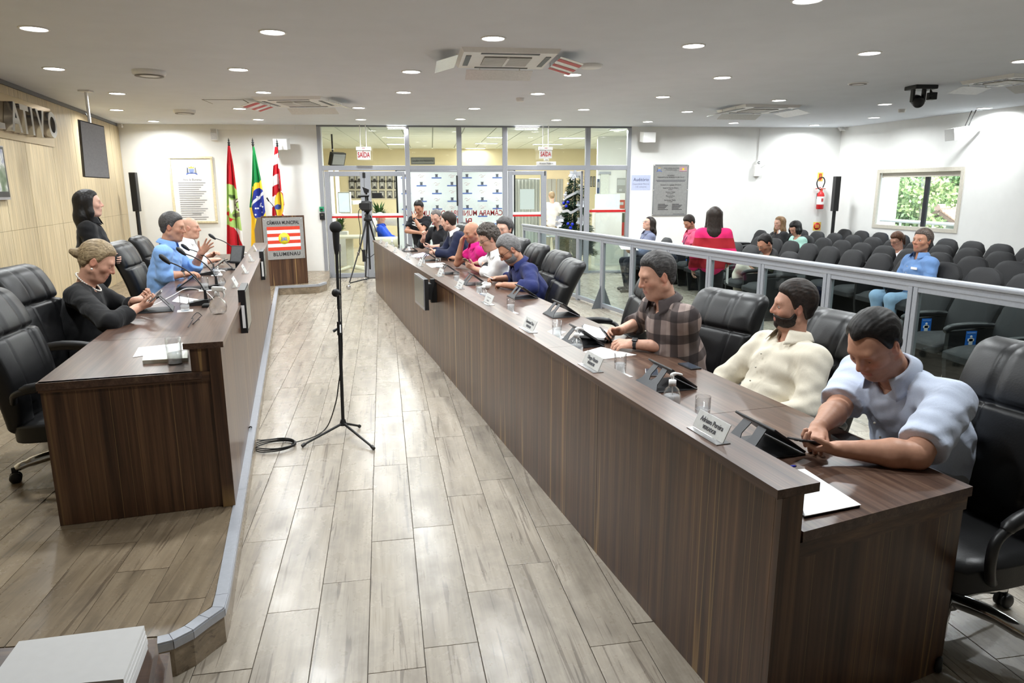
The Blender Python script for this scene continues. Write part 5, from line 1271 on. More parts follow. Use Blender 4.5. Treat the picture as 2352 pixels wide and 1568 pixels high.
m = MB(); m.lathe([(0, .112), (.016, .112), (.016, .135), (.010, .145), (0, .145)], 16); m.rbox((-.03, -.012, .14), (.055, .012, .172), .008); m.tube(smoothpath([(.035, 0, .145), (.05, 0, .13), (.045, 0, .105)], 4), .006, 8); m.tube([(.055, 0, .158), (.066, 0, .158)], .006, 8); m.build('trigger', M_WHITE, o)
def gooseneck(base, head, label, par_rz=RL):
    b_ = TL(*base); h_ = onpl(head[0], head[1], b_, D_L); o = empty('gooseneck_microphone', b_, par_rz, label, 'microphone', 'gooseneck microphones')
    Ri = Matrix.Rotation(-par_rz, 3, 'Z'); d_ = np.array(Ri@Vector(h_-b_))
    MB().prism([(-.085, 0), (.075, 0), (.075, .02), (-.05, .045), (-.085, .045)], -.05, .05, Matrix(((1, 0, 0, 0), (0, 0, -1, 0), (0, 1, 0, 0), (0, 0, 0, 1)))).build('base', M_BLACK, o)
    m = MB(); m.tube([(-.062, 0, .045), (-.060, 0, .12)], [.014, .009], 10); m.tube(smoothpath([(-.06+(d_[0]+.06)*a_, d_[1]*a_, .10+(d_[2]-.10)*b2) for a_, b2 in ((0, 0), (.14, .32), (.38, .62), (.67, .84), (1, 1))], 6), .0055, 8); m.build('gooseneck', M_BLACK, o)
    u_ = unit(V3(d_[0]*.25, d_[1]*.25, d_[2]*.14)); m = MB(); m.tube([d_-u_*.03, d_, d_+u_*.03, d_+u_*.06, d_+u_*.075], [.009, .017, .021, .018, .006], 12); m.build('foam_windscreen', M_BLACKM, o)
    MB().box((.0, -.02, .034), (.03, .02, .037)).build('talk_button', M_GREYD, o); return o
gooseneck((455, 700), (384, 600), 'gooseneck microphone nearest on the left bench, before the blonde woman')
gooseneck((482, 664), (421, 581), 'gooseneck microphone second on the left bench')
gooseneck((478, 631), (430, 571), 'gooseneck microphone third on the left bench, by the blue-shirt man')
gooseneck((535, 602), (491, 546), 'gooseneck microphone far on the left bench, before the bald man')
tablet(TL(362, 712), 'tablet in black case before the blonde woman', RL, .1); tablet(TL(440, 662), 'tablet in black case before the light-blue-shirt man', RL, .1); tablet(TL(512, 619), 'tablet in black case before the bald man', RL, .1)
p = TL(548, 618); o = empty('desk_monitor', p, RL-2.2+PI, 'small black screen standing on the left bench before the bald man', 'screen')
MB().rbox((-.10, -.08, 0), (.10, .08, .012), .004).build('base', M_BLACK, o); MB().rbox((-.015, -.03, .01), (.015, .03, .10), .004).build('neck', M_BLACK, o)
Mq = Matrix.Translation((0, 0, .17))@Matrix.Rotation(-.3, 4, 'Y'); MB().rbox((-.015, -.085, -.105), (.015, .085, .105), .006, Mq).build('casing', M_BLACK, o); MB().box((.015, -.073, -.085), (.017, .073, .092), Mq).build('screen', mat('grey_screen', (96, 98, 100), .25), o)
sheet('paper_sheet', [(305, 821), (318, 799), (436, 786), (436, 803)], LT, .003, M_PAPER, 'white papers at the near end of the left bench', 'paper')
sheet('booklet', [(328, 836), (330, 822), (432, 812), (432, 830)], LT, .02, mat('booklet_pages', (222, 224, 214), .6), 'thick white booklet beside the nearest glass on the left bench', 'book')
sheet('paper_sheet', [(395, 692), (410, 680), (470, 690), (450, 700)], LT, .001, M_PRINT, 'white sheet between the tablets on the left bench', 'paper')
sheet('note_card', [(512, 655), (524, 645), (540, 646), (530, 657)], LT, .001, M_PAPER, 'small white card behind the left ledge', 'paper')
def cable(name, px_pts, z, r, m_, label, lift=None):
    P_ = [onz(x, y, z)+V3(0, 0, r+(lift[i] if lift else 0)) for i, (x, y) in enumerate(px_pts)]; o = empty(name, P_[0], 0, label, 'cable')
    MB().tube([p-P_[0] for p in smoothpath(P_, 6)], r, 6).build('cord', m_, o); return o
cable('white_cable', [(352, 702), (395, 680), (430, 668), (470, 672), (495, 692)], LT, .003, M_WHITE, 'thin white cable looping across the left bench', [0, .0, .02, .01, 0])
cable('black_cable', [(432, 752), (445, 742), (440, 735), (455, 731), (468, 733), (455, 742), (443, 745), (462, 737)], LT, .003, M_BLACK, 'bunched black cables at the ledge of the left bench', [0, .03, .01, .04, 0, .02, 0, .03])
cable('black_cable', [(466, 692), (480, 690), (490, 684), (494, 678)], LT, .004, M_BLACK, 'black cable of the nearest gooseneck microphone')
q = TL(478, 704); o = empty('cable_outlet', q, RL, 'black cable outlet in the left bench top', 'outlet'); MB().rbox((-.04, -.05, 0), (.04, .05, .02), .004).build('frame', M_BLACKM, o); MB().rbox((-.03, -.04, .015), (.03, .04, .024), .003).build('flap', M_BLACK, o)
ph = TL(520, 603); 

# ================================================================== PAPER STACK ON THE NEAR DESK
DZ = .92
c_ = onz(360, 1467, DZ)
nd = empty('near_desk', c_, 0, 'dark wood desk corner at the lower left picture edge', 'desk')
dx, dy = onz(335, 1600, DZ)-c_, onz(-150, 1497, DZ)-c_; dx, dy = unit(dx)*.7, unit(dy)*.75
MB().slab([(0, 0, 0), tuple(dy), tuple(dx+dy), tuple(dx)], (0, 0, -1), .035).build('worktop', M_LAMX, nd)
for a_, b_ in ((V3(0, 0, 0), dx), (dy, dx+dy)): MB().slab([a_+V3(0, 0, -.035), b_+V3(0, 0, -.035), b_+V3(0, 0, -DZ), a_+V3(0, 0, -DZ)], np.cross(b_-a_, (0, 0, 1)) if a_[0] < -.1 else -np.cross(b_-a_, (0, 0, 1)), .02).build('side_panel', M_LAMZ, nd)
st = [onz(x, y, DZ+.05) for x, y in [(45, 1473), (333, 1437), (285, 1560), (-40, 1590)]]; c_ = sum(st)/4
ps = empty('paper_stack', V3(c_[0], c_[1], DZ), 0, 'thick stack of blank white paper in the lower left corner', 'paper')
for k in range(5):
    j = V3(RNG.uniform(-.002, .002), RNG.uniform(-.002, .002), 0)
    MB().slab([V3(p[0]-c_[0], p[1]-c_[1], k*.01+.0004)+j for p in st], (0, 0, 1), .0096).build('ream', M_PAPER, ps)

# ================================================================== MICROPHONE STAND
b_ = onz(789, 996, 0); mt = onpl(771, 522, b_, unit((b_[0], b_[1], 0))); hgt = mt[2]
ms = empty('microphone_stand', (b_[0], b_[1], 0), 0, 'black microphone stand with round foam windscreen in the middle of the aisle', 'microphone stand')
tp = V3(mt[0]-b_[0], mt[1]-b_[1], hgt)
def along(z): return tp*V3(z/hgt, z/hgt, 0)+V3(0, 0, z)
zc_ = onpl(774.6, 754, b_, unit((b_[0], b_[1], 0)))[2]; zj = onpl(769, 672, b_, unit((b_[0], b_[1], 0)))[2]
MB().tube([along(.07), along(zc_)], .0125, 12).build('lower_tube', M_BLACKM, ms)
MB().tube([along(zc_), along(zj+.02)], .0085, 12).build('upper_tube', M_BLACKM, ms)
m = MB(); m.tube([along(zc_-.05), along(zc_+.05)], .018, 12); m.tube([along(zc_)+V3(-.01, 0, 0), along(zc_-.02)+V3(-.045, -.01, 0)], [.008, .012], 8); m.build('clutch', M_BLACK, ms)
MB().tube([along(zc_-.03)+V3(.006, -.0125, 0), along(zc_+.03)+V3(.006, -.0125, 0)], .007, 4).build('label', M_PAPER, ms)
m = MB(); m.lathe([(0, -.02), (.026, -.02), (.03, -.01), (.03, .01), (.026, .02), (0, .02)], 16, frame(along(zj)+V3(-.012, -.01, 0), (0, 0, 1), (-.4, -.9, 0))); m.build('joint_knob', M_BLACK, ms)
MB().tube([along(zj-.12), along(hgt-.14)], .011, 12).build('boom', M_BLACKM, ms)
m = MB(); m.tube([along(hgt-.19), along(hgt-.15), along(hgt-.12), along(hgt-.03)], [.013, .02, .022, .026], 14); m.build('microphone_body', M_BLACK, ms)
m = MB(); m.ball(along(hgt), .043, nu=22, nv=14); m.build('foam_windscreen', mat('black_foam', (16, 16, 17), .9, grain=.3, gscale=300, bump=.4), ms)
MB().tube([along(.07), along(.115)], [.03, .017], 14).build('hub', M_BLACK, ms)
for x, y in ((694, 1028), (859, 1034), (827, 983)):
    f_ = onz(x, y, .0)-V3(b_[0], b_[1], 0); l_ = MB().tube([along(.085), f_*.88+V3(0, 0, .025), f_+V3(0, 0, .012)], [.010, .008, .008], 8).build('leg', M_BLACKM, ms)
    MB().tube([f_*.93+V3(0, 0, .022), f_*1.0+V3(0, 0, .013)], .013, 10).build('rubber_foot', M_BLACK, l_)
# cable: down the stand, over the floor, coiled beside the stage edge
P_ = [along(hgt-.17)+V3(.02, .02, 0), along(hgt*.62)+V3(.016, .0, 0), along(hgt*.40)+V3(.012, 0, 0)]
vp = unit((b_[0], b_[1], 0))
for x, y in ((778, 880), (771, 925)): P_.append(onpl(x, y, b_, vp)-V3(b_[0], b_[1], 0))
for x, y in ((752, 983), (720, 1005), (673, 1019)): P_.append(onz(x, y, .006)-V3(b_[0], b_[1], 0)+V3(0, 0, .006))
P_[5][2] = .02
cc = onz(632, 1028, 0)-V3(b_[0], b_[1], 0)
for k in range(0, 26):
    a_ = .1+k*.8; r_ = .115+.012*math.sin(k*1.7); P_.append(cc+V3(r_*math.cos(a_)*1.15, r_*math.sin(a_), .006+.0012*k))
for x, y in ((592, 1012), (588, 995)): P_.append(onz(x, y, .006)-V3(b_[0], b_[1], 0)+V3(0, 0, .006))
P_.append(onz(577, 980, SZ+.02)-V3(b_[0], b_[1], 0)); P_.append(onz(572, 982, SZ+.02)-V3(b_[0], b_[1], 0))
mc = empty('microphone_cable', (b_[0], b_[1], 0), 0, 'black microphone cable coiled on the floor beside the stage edge', 'cable')
MB().tube(smoothpath(P_, 5), .0045, 6).build('cord', M_BLACKM, mc); MB().tube([P_[0], P_[0]+V3(0, 0, .05)], .009, 8).build('plug', M_CHROME, mc)

# ================================================================== VIDEO CAMERA ON TRIPOD
fl_, fm_ = onz(801, 664, 0), onz(840, 648, 0); fr_ = onz(866, 652, 0)+V3(.2, .1, 0)
ap = onpl(844.7, 506, (fl_+fm_+fr_)/3, (0, 1, 0)); c0_ = V3(ap[0], ap[1], 0)
tp_ = empty('camera_tripod', c0_, 0, 'black wheeled camera tripod behind the far end of the right bench', 'tripod')
za = ap[2]
for f_ in (fl_, fm_, fr_):
    f_ = f_-c0_; l_ = MB().tube([(f_[0]*.06, f_[1]*.06, za), (f_[0]*.5, f_[1]*.5, za*.5)], .017, 8); l_.tube([(f_[0]*.5, f_[1]*.5, za*.52), (f_[0]*.95, f_[1]*.95, .12)], .012, 8)
    l_ = l_.build('leg', M_BLACKM, tp_); m = MB(); m.rbox((f_[0]*.5-.02, f_[1]*.5-.02, za*.48), (f_[0]*.5+.02, f_[1]*.5+.02, za*.54), .005); m.build('leg_clamp', M_CHROME, l_)
    m = MB(); m.lathe([(0, -.015), (.04, -.015), (.04, .015), (0, .015)], 16, Matrix.Translation((f_[0], f_[1], .04))@Matrix.Rotation(PI/2, 4, 'X')); m.tube([(f_[0], f_[1], .04), (f_[0]*.95, f_[1]*.95, .12)], .012, 6); m.build('caster', M_CHROME, l_)
    MB().tube([(f_[0]*.93, f_[1]*.93, .11), (0, 0, .13)], .012, 8).build('spreader', M_BLACKM, tp_)
MB().tube([(0, 0, .3), (0, 0, za+.02)], .018, 10).build('centre_column', M_BLACKM, tp_)
MB().rbox((-.03, -.04, .45), (.03, .03, .68), .006, Matrix.Translation((-.10, -.02, .0))).build('battery_pack', M_BLACK, tp_)
m = MB(); m.lathe([(0, -.02), (.07, -.01), (.08, .03), (.05, .07), (.06, .1), (.03, .15), (0, .15)], 18, Matrix.Translation((0, 0, za))); m.tube([(.05, 0, za+.10), (.16, -.05, za-.22)], .009, 8); m.build('fluid_head', M_BLACK, tp_)
MB().tube(smoothpath([(-.05, -.02, za+.3), (-.16, -.05, za+.15), (-.14, -.05, za-.2), (-.17, -.03, za-.45), (-.05, -.03, za-.7), (.12, -.03, za-.62)], 6), .007, 6).build('cable', M_BLACKM, tp_)
vc_ = empty('video_camera', c0_+V3(0, 0, za+.152), 0, 'black video camera with open side screen on the wheeled tripod', 'camera')
MB().rbox((-.09, -.20, .03), (.09, .16, .21), .02).build('body', M_BLACK, vc_)
MB().lathe([(0, 0), (.06, 0), (.075, .05), (.075, .14), (.06, .14), (.055, .1), (0, .1)], 20, Matrix.Translation((0, -.20, .12))@Matrix.Rotation(PI/2, 4, 'X')).build('lens', M_BLACKM, vc_)
MB().rbox((-.085, -.42, .055), (.085, -.30, .185), .01).build('lens_hood', M_BLACKM, vc_)
m = MB(); m.tube([(0, -.15, .2), (0, -.14, .3), (0, .14, .3), (0, .15, .2)], .02, 8); m.tube([(-.13, -.16, .30), (.06, -.16, .31)], .022, 10); m.build('carry_handle', M_BLACK, vc_)
MB().rbox((.12, -.17, .26), (.30, -.15, .36), .006).build('side_screen', M_BLACK, vc_)
m = MB(); m.tube([(0, .10, .30), (-.02, .0, .40)], .02, 8); m.slab([(-.07, -.04, .47), (.05, -.02, .42), (.04, -.02, .36), (-.04, -.03, .36)], (0, 1, 0), .08); m.build('viewfinder', M_BLACK, vc_)
MB().rbox((-.15, -.02, .08), (-.09, .1, .17), .012).build('grip', M_BLACK, vc_); MB().rbox((-.05, -.1, .0), (.05, .1, .03), .004).build('mount_plate', M_BLACKM, vc_)
# reserved stickers on the first row
cands = []
for y in ROWS_Y[0]:
    if y < 7.0 or 9.4 < y < 13.4:
        x = ROWX[0]-.012*(14-y)+.03*math.sin(y); q = CR@(V3(x-.02, y-.33, .52)-CO); cands.append((1176+FPX*q[0]/q[2], x, y))
for tx, lab in ((2240, 'blue reserved sticker with white figure on the nearest seat side panel'), (2092, 'blue reserved sticker on the seat side panel beside the jeans of the denim-shirt man'), (1565, 'small blue sticker on a first-row seat left of the woman in the striped sweater')):
    k = min(cands, key=lambda c: abs(c[0]-tx)); sticker(k[1]-.02, k[2]-.2975-.024, .50, lab)
# ================================================================== LOBBY CONTENTS
M_IVORY = mat('ivory_leather', (226, 220, 200), .4)
# banner with repeated logos
BY = 16.4; bx0, bx1 = ony(914, 450, BY)[0], ony(1180, 450, BY)[0]; bz1 = ony(1000, 392.5, BY)[2]
bn = empty('backdrop_banner', ((bx0+bx1)/2, BY, 0), 0, 'white printed backdrop banner with small blue emblems behind the middle panes', 'banner')
bw, bh = bx1-bx0, bz1
MB().box((-bw/2, -.01, .12), (bw/2, .01, bh)).build('sheet', mat('banner_sheet', (232, 234, 236), .6, grain=.02), bn)
for xx in (-bw/2-.02, bw/2+.02): MB().tube([(xx, .02, 0), (xx, .02, bh+.03)], .022, 8).build('pole', M_BLACKM, bn)
for xx in (-bw/2, bw/2): MB().rbox((xx-.06, -.25, 0), (xx+.06, .25, .03), .008).build('foot', M_BLACKM, bn)
MB().tube([(-bw/2, .02, bh+.02), (bw/2, .02, bh+.02)], .018, 8).build('top_bar', M_BLACKM, bn)
M_BLU = mat('banner_blue', (86, 112, 186), .6); M_DRK = mat('banner_dark', (92, 92, 104), .6); M_PNK = mat('banner_pink', (236, 220, 224), .7)
k1 = (ony(1072, 400, BY)-ony(1002, 400, BY))[0]; rr = (ony(1000, 420, BY)-ony(1000, 402, BY))[2]*-1
x0 = ony(1002.5, 404, BY)[0]-(bx0+bx1)/2; z0 = ony(1002, 404, BY)[2]
for r in range(8):
    for c in range(-3, 6):
        xx = x0+c*k1/1.0+(k1/2 if r % 2 else 0); zz = z0-r*rr
        if abs(xx) > bw/2-.1 or zz < .3: continue
        m = MB(); m.box((xx-.11, -.014, zz-.055), (xx+.11, -.011, zz-.03)); m.build('emblem_ribbon', M_BLU, bn)
        m = MB(); m.prism([(-.03, -.025), (.03, -.025), (.025, .02), (.04, .04), (-.04, .04), (-.025, .02)], 0, .003, FT(xx, -.011, zz)); m.build('emblem_shield', M_DRK, bn)
        xx += k1/2
        if abs(xx) < bw/2-.1: MB().tube(smoothpath([(xx-.07, -.012, zz), (xx-.02, -.012, zz+.03), (xx+.04, -.012, zz-.02), (xx-.03, -.012, zz-.03), (xx+.07, -.012, zz+.02)], 4), .006, 4).build('emblem_script', M_PNK, bn)
# portraits
M_PFR = mat('portrait_frame', (44, 40, 38), .5); M_PBW = mat('portrait_photo', (168, 166, 162), .6, grain=.2, gscale=14); M_SUIT = mat('portrait_suit', (58, 56, 58), .7)
n = 0
for j, y in enumerate((408, 425, 446.5)):
    for i, x in enumerate((808.5, 824.5, 860, 877.5, 895, 912)):
        p = ony(x, y, YF); lab = 'dark framed portrait, %s in the %s row on the beige lobby wall' % (ORD[i], ('top', 'middle', 'bottom')[j])
        o = empty('portrait', (p[0], YF-.002, p[2]), 0, lab, 'picture', 'portraits on the lobby wall')
        MB().rbox((-.113, -.012, -.15), (.113, 0, .15), .003).build('mat_board', mat('portrait_mat', (206, 198, 178), .6), o)
        for a_, b_, c_, d_ in ((-.085, -.115, .085, -.095), (-.085, .095, .085, .115), (-.085, -.095, -.066, .095), (.066, -.095, .085, .095)): MB().box((a_, -.022, b_), (c_, -.01, d_)).build('frame', M_PFR, o)
        MB().box((-.066, -.016, -.095), (.066, -.012, .095)).build('photo', M_PBW, o)
        MB().prism([(-.055, -.095), (.055, -.095), (.035, -.03), (-.035, -.03)], 0, .002, FT(0, -.017, 0)).build('figure', M_SUIT, o); MB().ball((0, -.017, .01), (.022, .002, .032), nu=10, nv=6).build('figure', mat('portrait_face', (206, 202, 196), .7), o)
o, W_, H_ = plate('gallery_sign', 944, 361.5, 998.5, 377.5, .02, mat('sign_slate', (96, 98, 98), .5), 'dark grey sign high on the beige lobby wall, partly hidden by a mullion', 'sign', YF)
MB().rbox((-W_/2+.03, -.024, -H_/2+.04), (W_/2-.03, -.019, H_/2-.04), .002).build('field', mat('sign_slate_light', (124, 126, 124), .5), o); text('lettering', 'GALERIA DOS PRESIDENTES', FT(0, -.026, 0), .085, M_INKD, o, sx=.62, bold=.002)
# wall screen and dark tv on bracket
p = ony(792, 465, 18.2); o = empty('lobby_screen', (p[0], 18.2, p[2]), -.5, 'white lit wall screen behind the left glass door', 'screen')
MB().rbox((-.18, -.03, -.26), (.18, .03, .26), .01).build('casing', M_WHITE, o); MB().box((-.155, -.034, -.23), (.155, -.03, .23)).build('screen', emit('lit_screen', (226, 240, 244), .8), o); MB().rbox((.14, .03, -.05), (.22, .4, .05), .01).build('arm', M_WHITE, o)
p = ony(775, 366, 17.0); o = empty('lobby_television', (p[0], 17.0, p[2]), .9, 'dark television tilted on a bracket behind the upper left pane', 'television')
MB().rbox((-.22, -.05, -.14), (.20, .05, .16), .01, Matrix.Rotation(.3, 4, 'X')).build('casing', M_BLACK, o); MB().box((-.19, -.056, -.11), (.17, -.05, .13), Matrix.Rotation(.3, 4, 'X')).build('screen', MATS['reflection_grey_screen'], o); MB().tube([(0, .05, 0), (-.02, .12, .1), (-.02, .12, LC-p[2])], .02, 8).build('bracket', M_BLACKM, o)
# vertical blind strips at the far left of the lobby, self-glowing in place of daylight
for k, (x0_, x1_) in enumerate(((758, 768), (772.5, 781))):
    X0, X1 = ony(x0_, 450, 19.9)[0], ony(x1_, 450, 19.9)[0]; o = empty('vertical_blind', ((X0+X1)/2, 19.9, 1.2), 0, ('first', 'second')[k]+' self-glowing blind strip behind the left glass door', 'blind')
    MB().box((-(X1-X0)/2, -.01, -.3), ((X1-X0)/2, .01, 1.1)).build('slat', emit('self_glowing_blind', (250, 250, 244), 1.3), o); MB().box((-(X1-X0)/2-.02, -.02, 1.1), ((X1-X0)/2+.02, .02, 1.16)).build('head_rail', M_WHITE, o)
    MB().tube([(0, .0, -.3), (0, 0, -1.2)], .01, 6).build('cord', M_WHITE, o)
# curved white sofa
SY = 17.2; sx0, sx1 = ony(857, 560, SY)[0], ony(930, 560, SY)[0]
so = empty('sofa', ((sx0+sx1)/2, SY, 0), 0, 'white upholstered sofa behind the second glass door', 'sofa')
w_ = sx1-sx0; zt_ = ony(890, 541, SY)[2]
MB().rbox((-w_/2, -.35, .08), (w_/2+.3, .35, zt_-.12), .06).build('seat', M_IVORY, so)
MB().tube([(-w_/2, -.38, zt_-.12), (w_/2+.3, -.38, zt_-.12)], .12, 14).build('front_roll', M_IVORY, so)
MB().tube(smoothpath([(-w_/2-.05, -.3, zt_-.1), (-w_/2-.05, .1, zt_+.2), (-w_/2+.1, .4, zt_+.36), (w_/2+.3, .45, zt_+.3)], 5), .14, 14).build('backrest', M_IVORY, so)
for a_ in (-w_/2+.1, w_/2+.1): MB().rbox((a_-.03, -.3, 0), (a_+.03, .3, .09), .01).build('foot', M_BLACKM, so)
# pale table with T legs
TY = 16.2; tx0, tx1 = ony(772, 540, TY)[0], ony(836, 540, TY)[0]; tz = ony(800, 541, TY)[2]
tb = empty('lobby_table', ((tx0+tx1)/2, TY, 0), 0, 'pale beige table with a splayed pedestal leg behind the left glass door', 'table')
MB().rbox((-(tx1-tx0)/2, -.3, tz-.05), ((tx1-tx0)/2+.1, .4, tz), .012).build('tabletop', M_IVORY, tb)
MB().rbox((-.10, -.05, .06), (.06, .05, tz-.05), .02).build('leg', M_IVORY, tb)
for d_ in ((-.3, -.25), (.35, -.25), (.35, .3), (-.3, .3)): MB().tube([(-.02, 0, .10), (d_[0]*.6, d_[1]*.6, .06), (d_[0], d_[1], .03)], [.05, .035, .025], 8).build('foot', M_IVORY, tb)
o = empty('planter', (ony(783, 520, 17.4)[0], 17.4, 0), 0, 'white square planter with a leafy plant behind the left glass door', 'plant')
MB().rbox((-.16, -.16, 0), (.16, .16, .82), .01).build('pot', M_WHITE, o)
def leaves(o, n, z0, spread, h_, m_, seed):
    r_ = np.random.default_rng(seed); mb = MB()
    for k in range(n):
        a_ = r_.uniform(0, 2*PI); s_ = r_.uniform(.3, 1); b_ = V3(0, 0, z0+r_.uniform(0, h_*.5)); d_ = V3(math.cos(a_)*spread*s_, math.sin(a_)*spread*s_, h_*r_.uniform(.2, .6)); side = unit(np.cross(d_, (0, 0, 1)))*.025
        t_ = b_+d_; mb.add([b_, b_+d_*.5+side+V3(0, 0, .02), t_-V3(0, 0, h_*.15*s_), b_+d_*.5-side+V3(0, 0, .02)], [(0, 1, 2, 3)])
    mb.build('foliage', m_, o, kind='stuff')
M_LEAF = mat('leaf_green', (58, 92, 44), .5, grain=.3, gscale=5)
leaves(o, 60, .8, .2, .45, M_LEAF, 3); MB().tube([(0, 0, .8), (0, .02, 1.2)], .012, 6).build('stem', M_LEAF, o)
o = empty('potted_plant', (ony(872, 500, 18.7)[0], 18.7, 0), 0, 'tall dark-leaved potted plant against the beige wall behind the sofa', 'plant')
MB().lathe([(0, 0), (.16, 0), (.2, .45), (.17, .45), (0, .42)], 20).build('pot', M_WHITE, o); MB().tube([(0, 0, .42), (.03, 0, 1.2)], .02, 6).build('stem', mat('bark', (90, 72, 52), .8), o); leaves(o, 140, .8, .36, .8, M_LEAF, 5)
# ------------------------------------------------------------------ decorated tree in the doorway
TYY = 15.75; tpx = ony(1322, 392, TYY); tr_ = empty('christmas_tree', (tpx[0], TYY, 0), 0, 'green Christmas tree with silver ribbons, silver and blue balls in the open doorway', 'tree')
Ht = tpx[2]; r_ = np.random.default_rng(11)
def tr_rad(z): return .10+.50*max(0, (Ht-z)/(Ht-.35))
nm = 9000; zz = .35+(Ht-.38)*(1-np.sqrt(r_.uniform(0, 1, nm))); aa = r_.uniform(0, 2*PI, nm); rad = np.array([tr_rad(z) for z in zz])*np.sqrt(r_.uniform(.2, 1, nm))
rad *= 1+.12*np.sin(zz*22)
mb = MB()
for z, a_, q in zip(zz, aa, rad):
    b_ = V3(math.cos(a_)*q*.75, math.sin(a_)*q*.75, z); d_ = V3(math.cos(a_)*.11, math.sin(a_)*.11, -.03+r_.uniform(-.04, .05)); s_ = unit(V3(-math.sin(a_), math.cos(a_), r_.uniform(-1, 1)))*.012
    mb.add([b_-s_, b_+s_, b_+d_], [(0, 1, 2)])
mb.build('needles', mat('fir_green', (26, 54, 34), .7, grain=.35, gscale=9), tr_, kind='stuff')
MB().lathe([(.05, 0), (.05, .4), (.03, Ht*.6), (.01, Ht-.05)], 10).build('trunk', mat('trunk_dark', (50, 40, 30), .8), tr_)
for a_ in (0, 2.1, 4.2): MB().tube([(0, 0, .12), (math.cos(a_)*.3, math.sin(a_)*.3, .015)], .014, 6).build('stand_leg', M_BLACKM, tr_)
M_SILV = mat('silver_bauble', (214, 216, 222), .2, .8); M_BLUE_ = mat('blue_bauble', (26, 46, 190), .2, .3); M_RIB = mat('silver_ribbon', (214, 216, 224), .35, .4)
def ontree(x, y, push=1.0):
    """the point of the cone's front side seen at a pixel"""
    p = ony(x, y, TYY); z = p[2]; rad = tr_rad(z)*1.0; dx_ = max(-rad*.95, min(rad*.95, p[0]-tpx[0])); return V3(dx_, -math.sqrt(max(0, rad*rad-dx_*dx_))*.95*push, z)
for (x, y), r_s, m_ in [((1326, 427), .042, 0), ((1304, 422), .03, 0), ((1287, 449), .052, 0), ((1297, 443), .034, 0), ((1327.5, 494), .044, 0), ((1288, 459), .032, 0), ((1312, 412), .03, 0), ((1352, 440), .04, 0), ((1293, 466), .034, 1), ((1300.5, 464), .034, 1), ((1297, 473), .034, 1), ((1298, 512), .034, 1), ((1307, 513), .036, 1), ((1303, 521), .036, 1)]:
    MB().ball(ontree(x, y, 1.05), r_s, nu=16, nv=10).build('blue_bauble' if m_ else 'silver_bauble', M_BLUE_ if m_ else M_SILV, tr_)
for path in ([(1293, 455), (1305, 449), (1318, 442), (1334, 434)], [(1283, 482), (1290, 485), (1299, 483), (1305, 487), (1318, 480), (1333, 470)], [(1306, 409), (1313, 400), (1322, 396)]):
    P_ = [ontree(x, y, 1.06) for x, y in path]; P_ = smoothpath(P_, 5); m = MB(); vs = []
    for p in P_: vs += [p-V3(0, 0, .03), p+V3(0, -.01, .03)]
    m.add(vs, [(2*i, 2*i+2, 2*i+3, 2*i+1) for i in range(len(P_)-1)], 0, True); m.build('ribbon', M_RIB, tr_)
for (x, y), s_ in (((1316, 401), .14), ((1283, 502), .12), ((1328, 506), .15), ((1327, 468), .12), ((1334, 461), .09), ((1280, 515), .10)):
    c_ = ontree(x, y, 1.1); m = MB()
    for k in range(6):
        a_ = k*PI/3+.3; tip = c_+V3(math.cos(a_)*s_, -.03, math.sin(a_)*s_*.8); sd = V3(-math.sin(a_), 0, math.cos(a_))*s_*.3; m.add([c_, c_+(tip-c_)*.6+sd, tip, c_+(tip-c_)*.6-sd], [(0, 1, 2, 3)])
    m.build('bow', M_RIB, tr_)
# ------------------------------------------------------------------ right part of the lobby
o, W_, H_ = plate('fire_cabinet', 1418, 489, 1435.5, 540, .12, mat('cabinet_red', (170, 52, 44), .4), 'tall red hydrant cabinet behind the right side pane', 'cabinet', 17.45)
MB().rbox((-.05, -.125, .05), (.05, -.118, .28), .004).build('window', mat('cabinet_glass', (86, 84, 60), .15), o); MB().rbox((.09, -.14, -.03), (.105, -.12, .06), .004).build('handle', M_CHROME, o)
o, W_, H_ = plate('lobby_plaque', 1417, 409, 1436, 441.5, .02, M_STEEL, 'grey metal plaque behind the right side pane', 'plaque', 17.48)
MB().box((-.1, -.024, .0), (.1, -.02, .14)).build('relief', mat('relief_grey', (196, 200, 200), .3, .4), o); MB().box((-.05, -.024, -.14), (.02, -.02, -.09)).build('relief', MATS['relief_grey'], o)
o, W_, H_ = plate('red_notice', 1419.5, 459, 1435, 478.5, .01, mat('brick_red_notice', (186, 86, 70), .5), 'square brick-red notice above the hydrant cabinet', 'sign', 17.48); MB().box((-.05, -.013, -.02), (.05, -.01, .05)).build('print', MATS['relief_grey'], o)
for k, (x, lab) in enumerate(((1358, 'left narrow framed print behind the right side pane'), (1364.5, 'right narrow framed print behind the right side pane'))):
    o, W_, H_ = plate('narrow_picture', x-2.5, 405, x+2.5, 429, .01, M_PFR, lab, 'picture', YF); MB().box((-W_/2+.015, -.013, -H_/2+.02), (W_/2-.015, -.01, H_/2-.02)).build('print', M_PBW, o)
o, W_, H_ = plate('lobby_door', 1378, 400, 1396, 545, .04, mat('pale_door', (214, 216, 208), .5), 'pale closed door in the white lobby wall', 'door', 17.48); MB().rbox((-W_/2-.05, -.05, H_/2), (W_/2+.05, 0, H_/2+.06), .004).build('architrave', M_ALU, o); MB().lathe([(0, .03), (.025, .03), (.025, 0)], 12, FT(W_*.36, -.045, -.35)).build('handle', M_CHROME, o)
o, W_, H_ = plate('blue_poster', 1371, 411, 1377, 444, .008, mat('poster_blue', (58, 74, 104), .5), 'narrow dark blue poster beside the pale lobby door', 'poster', 17.47); MB().box((-W_*.3, -.011, -H_*.1), (W_*.3, -.008, H_*.3)).build('print', M_PBW, o)
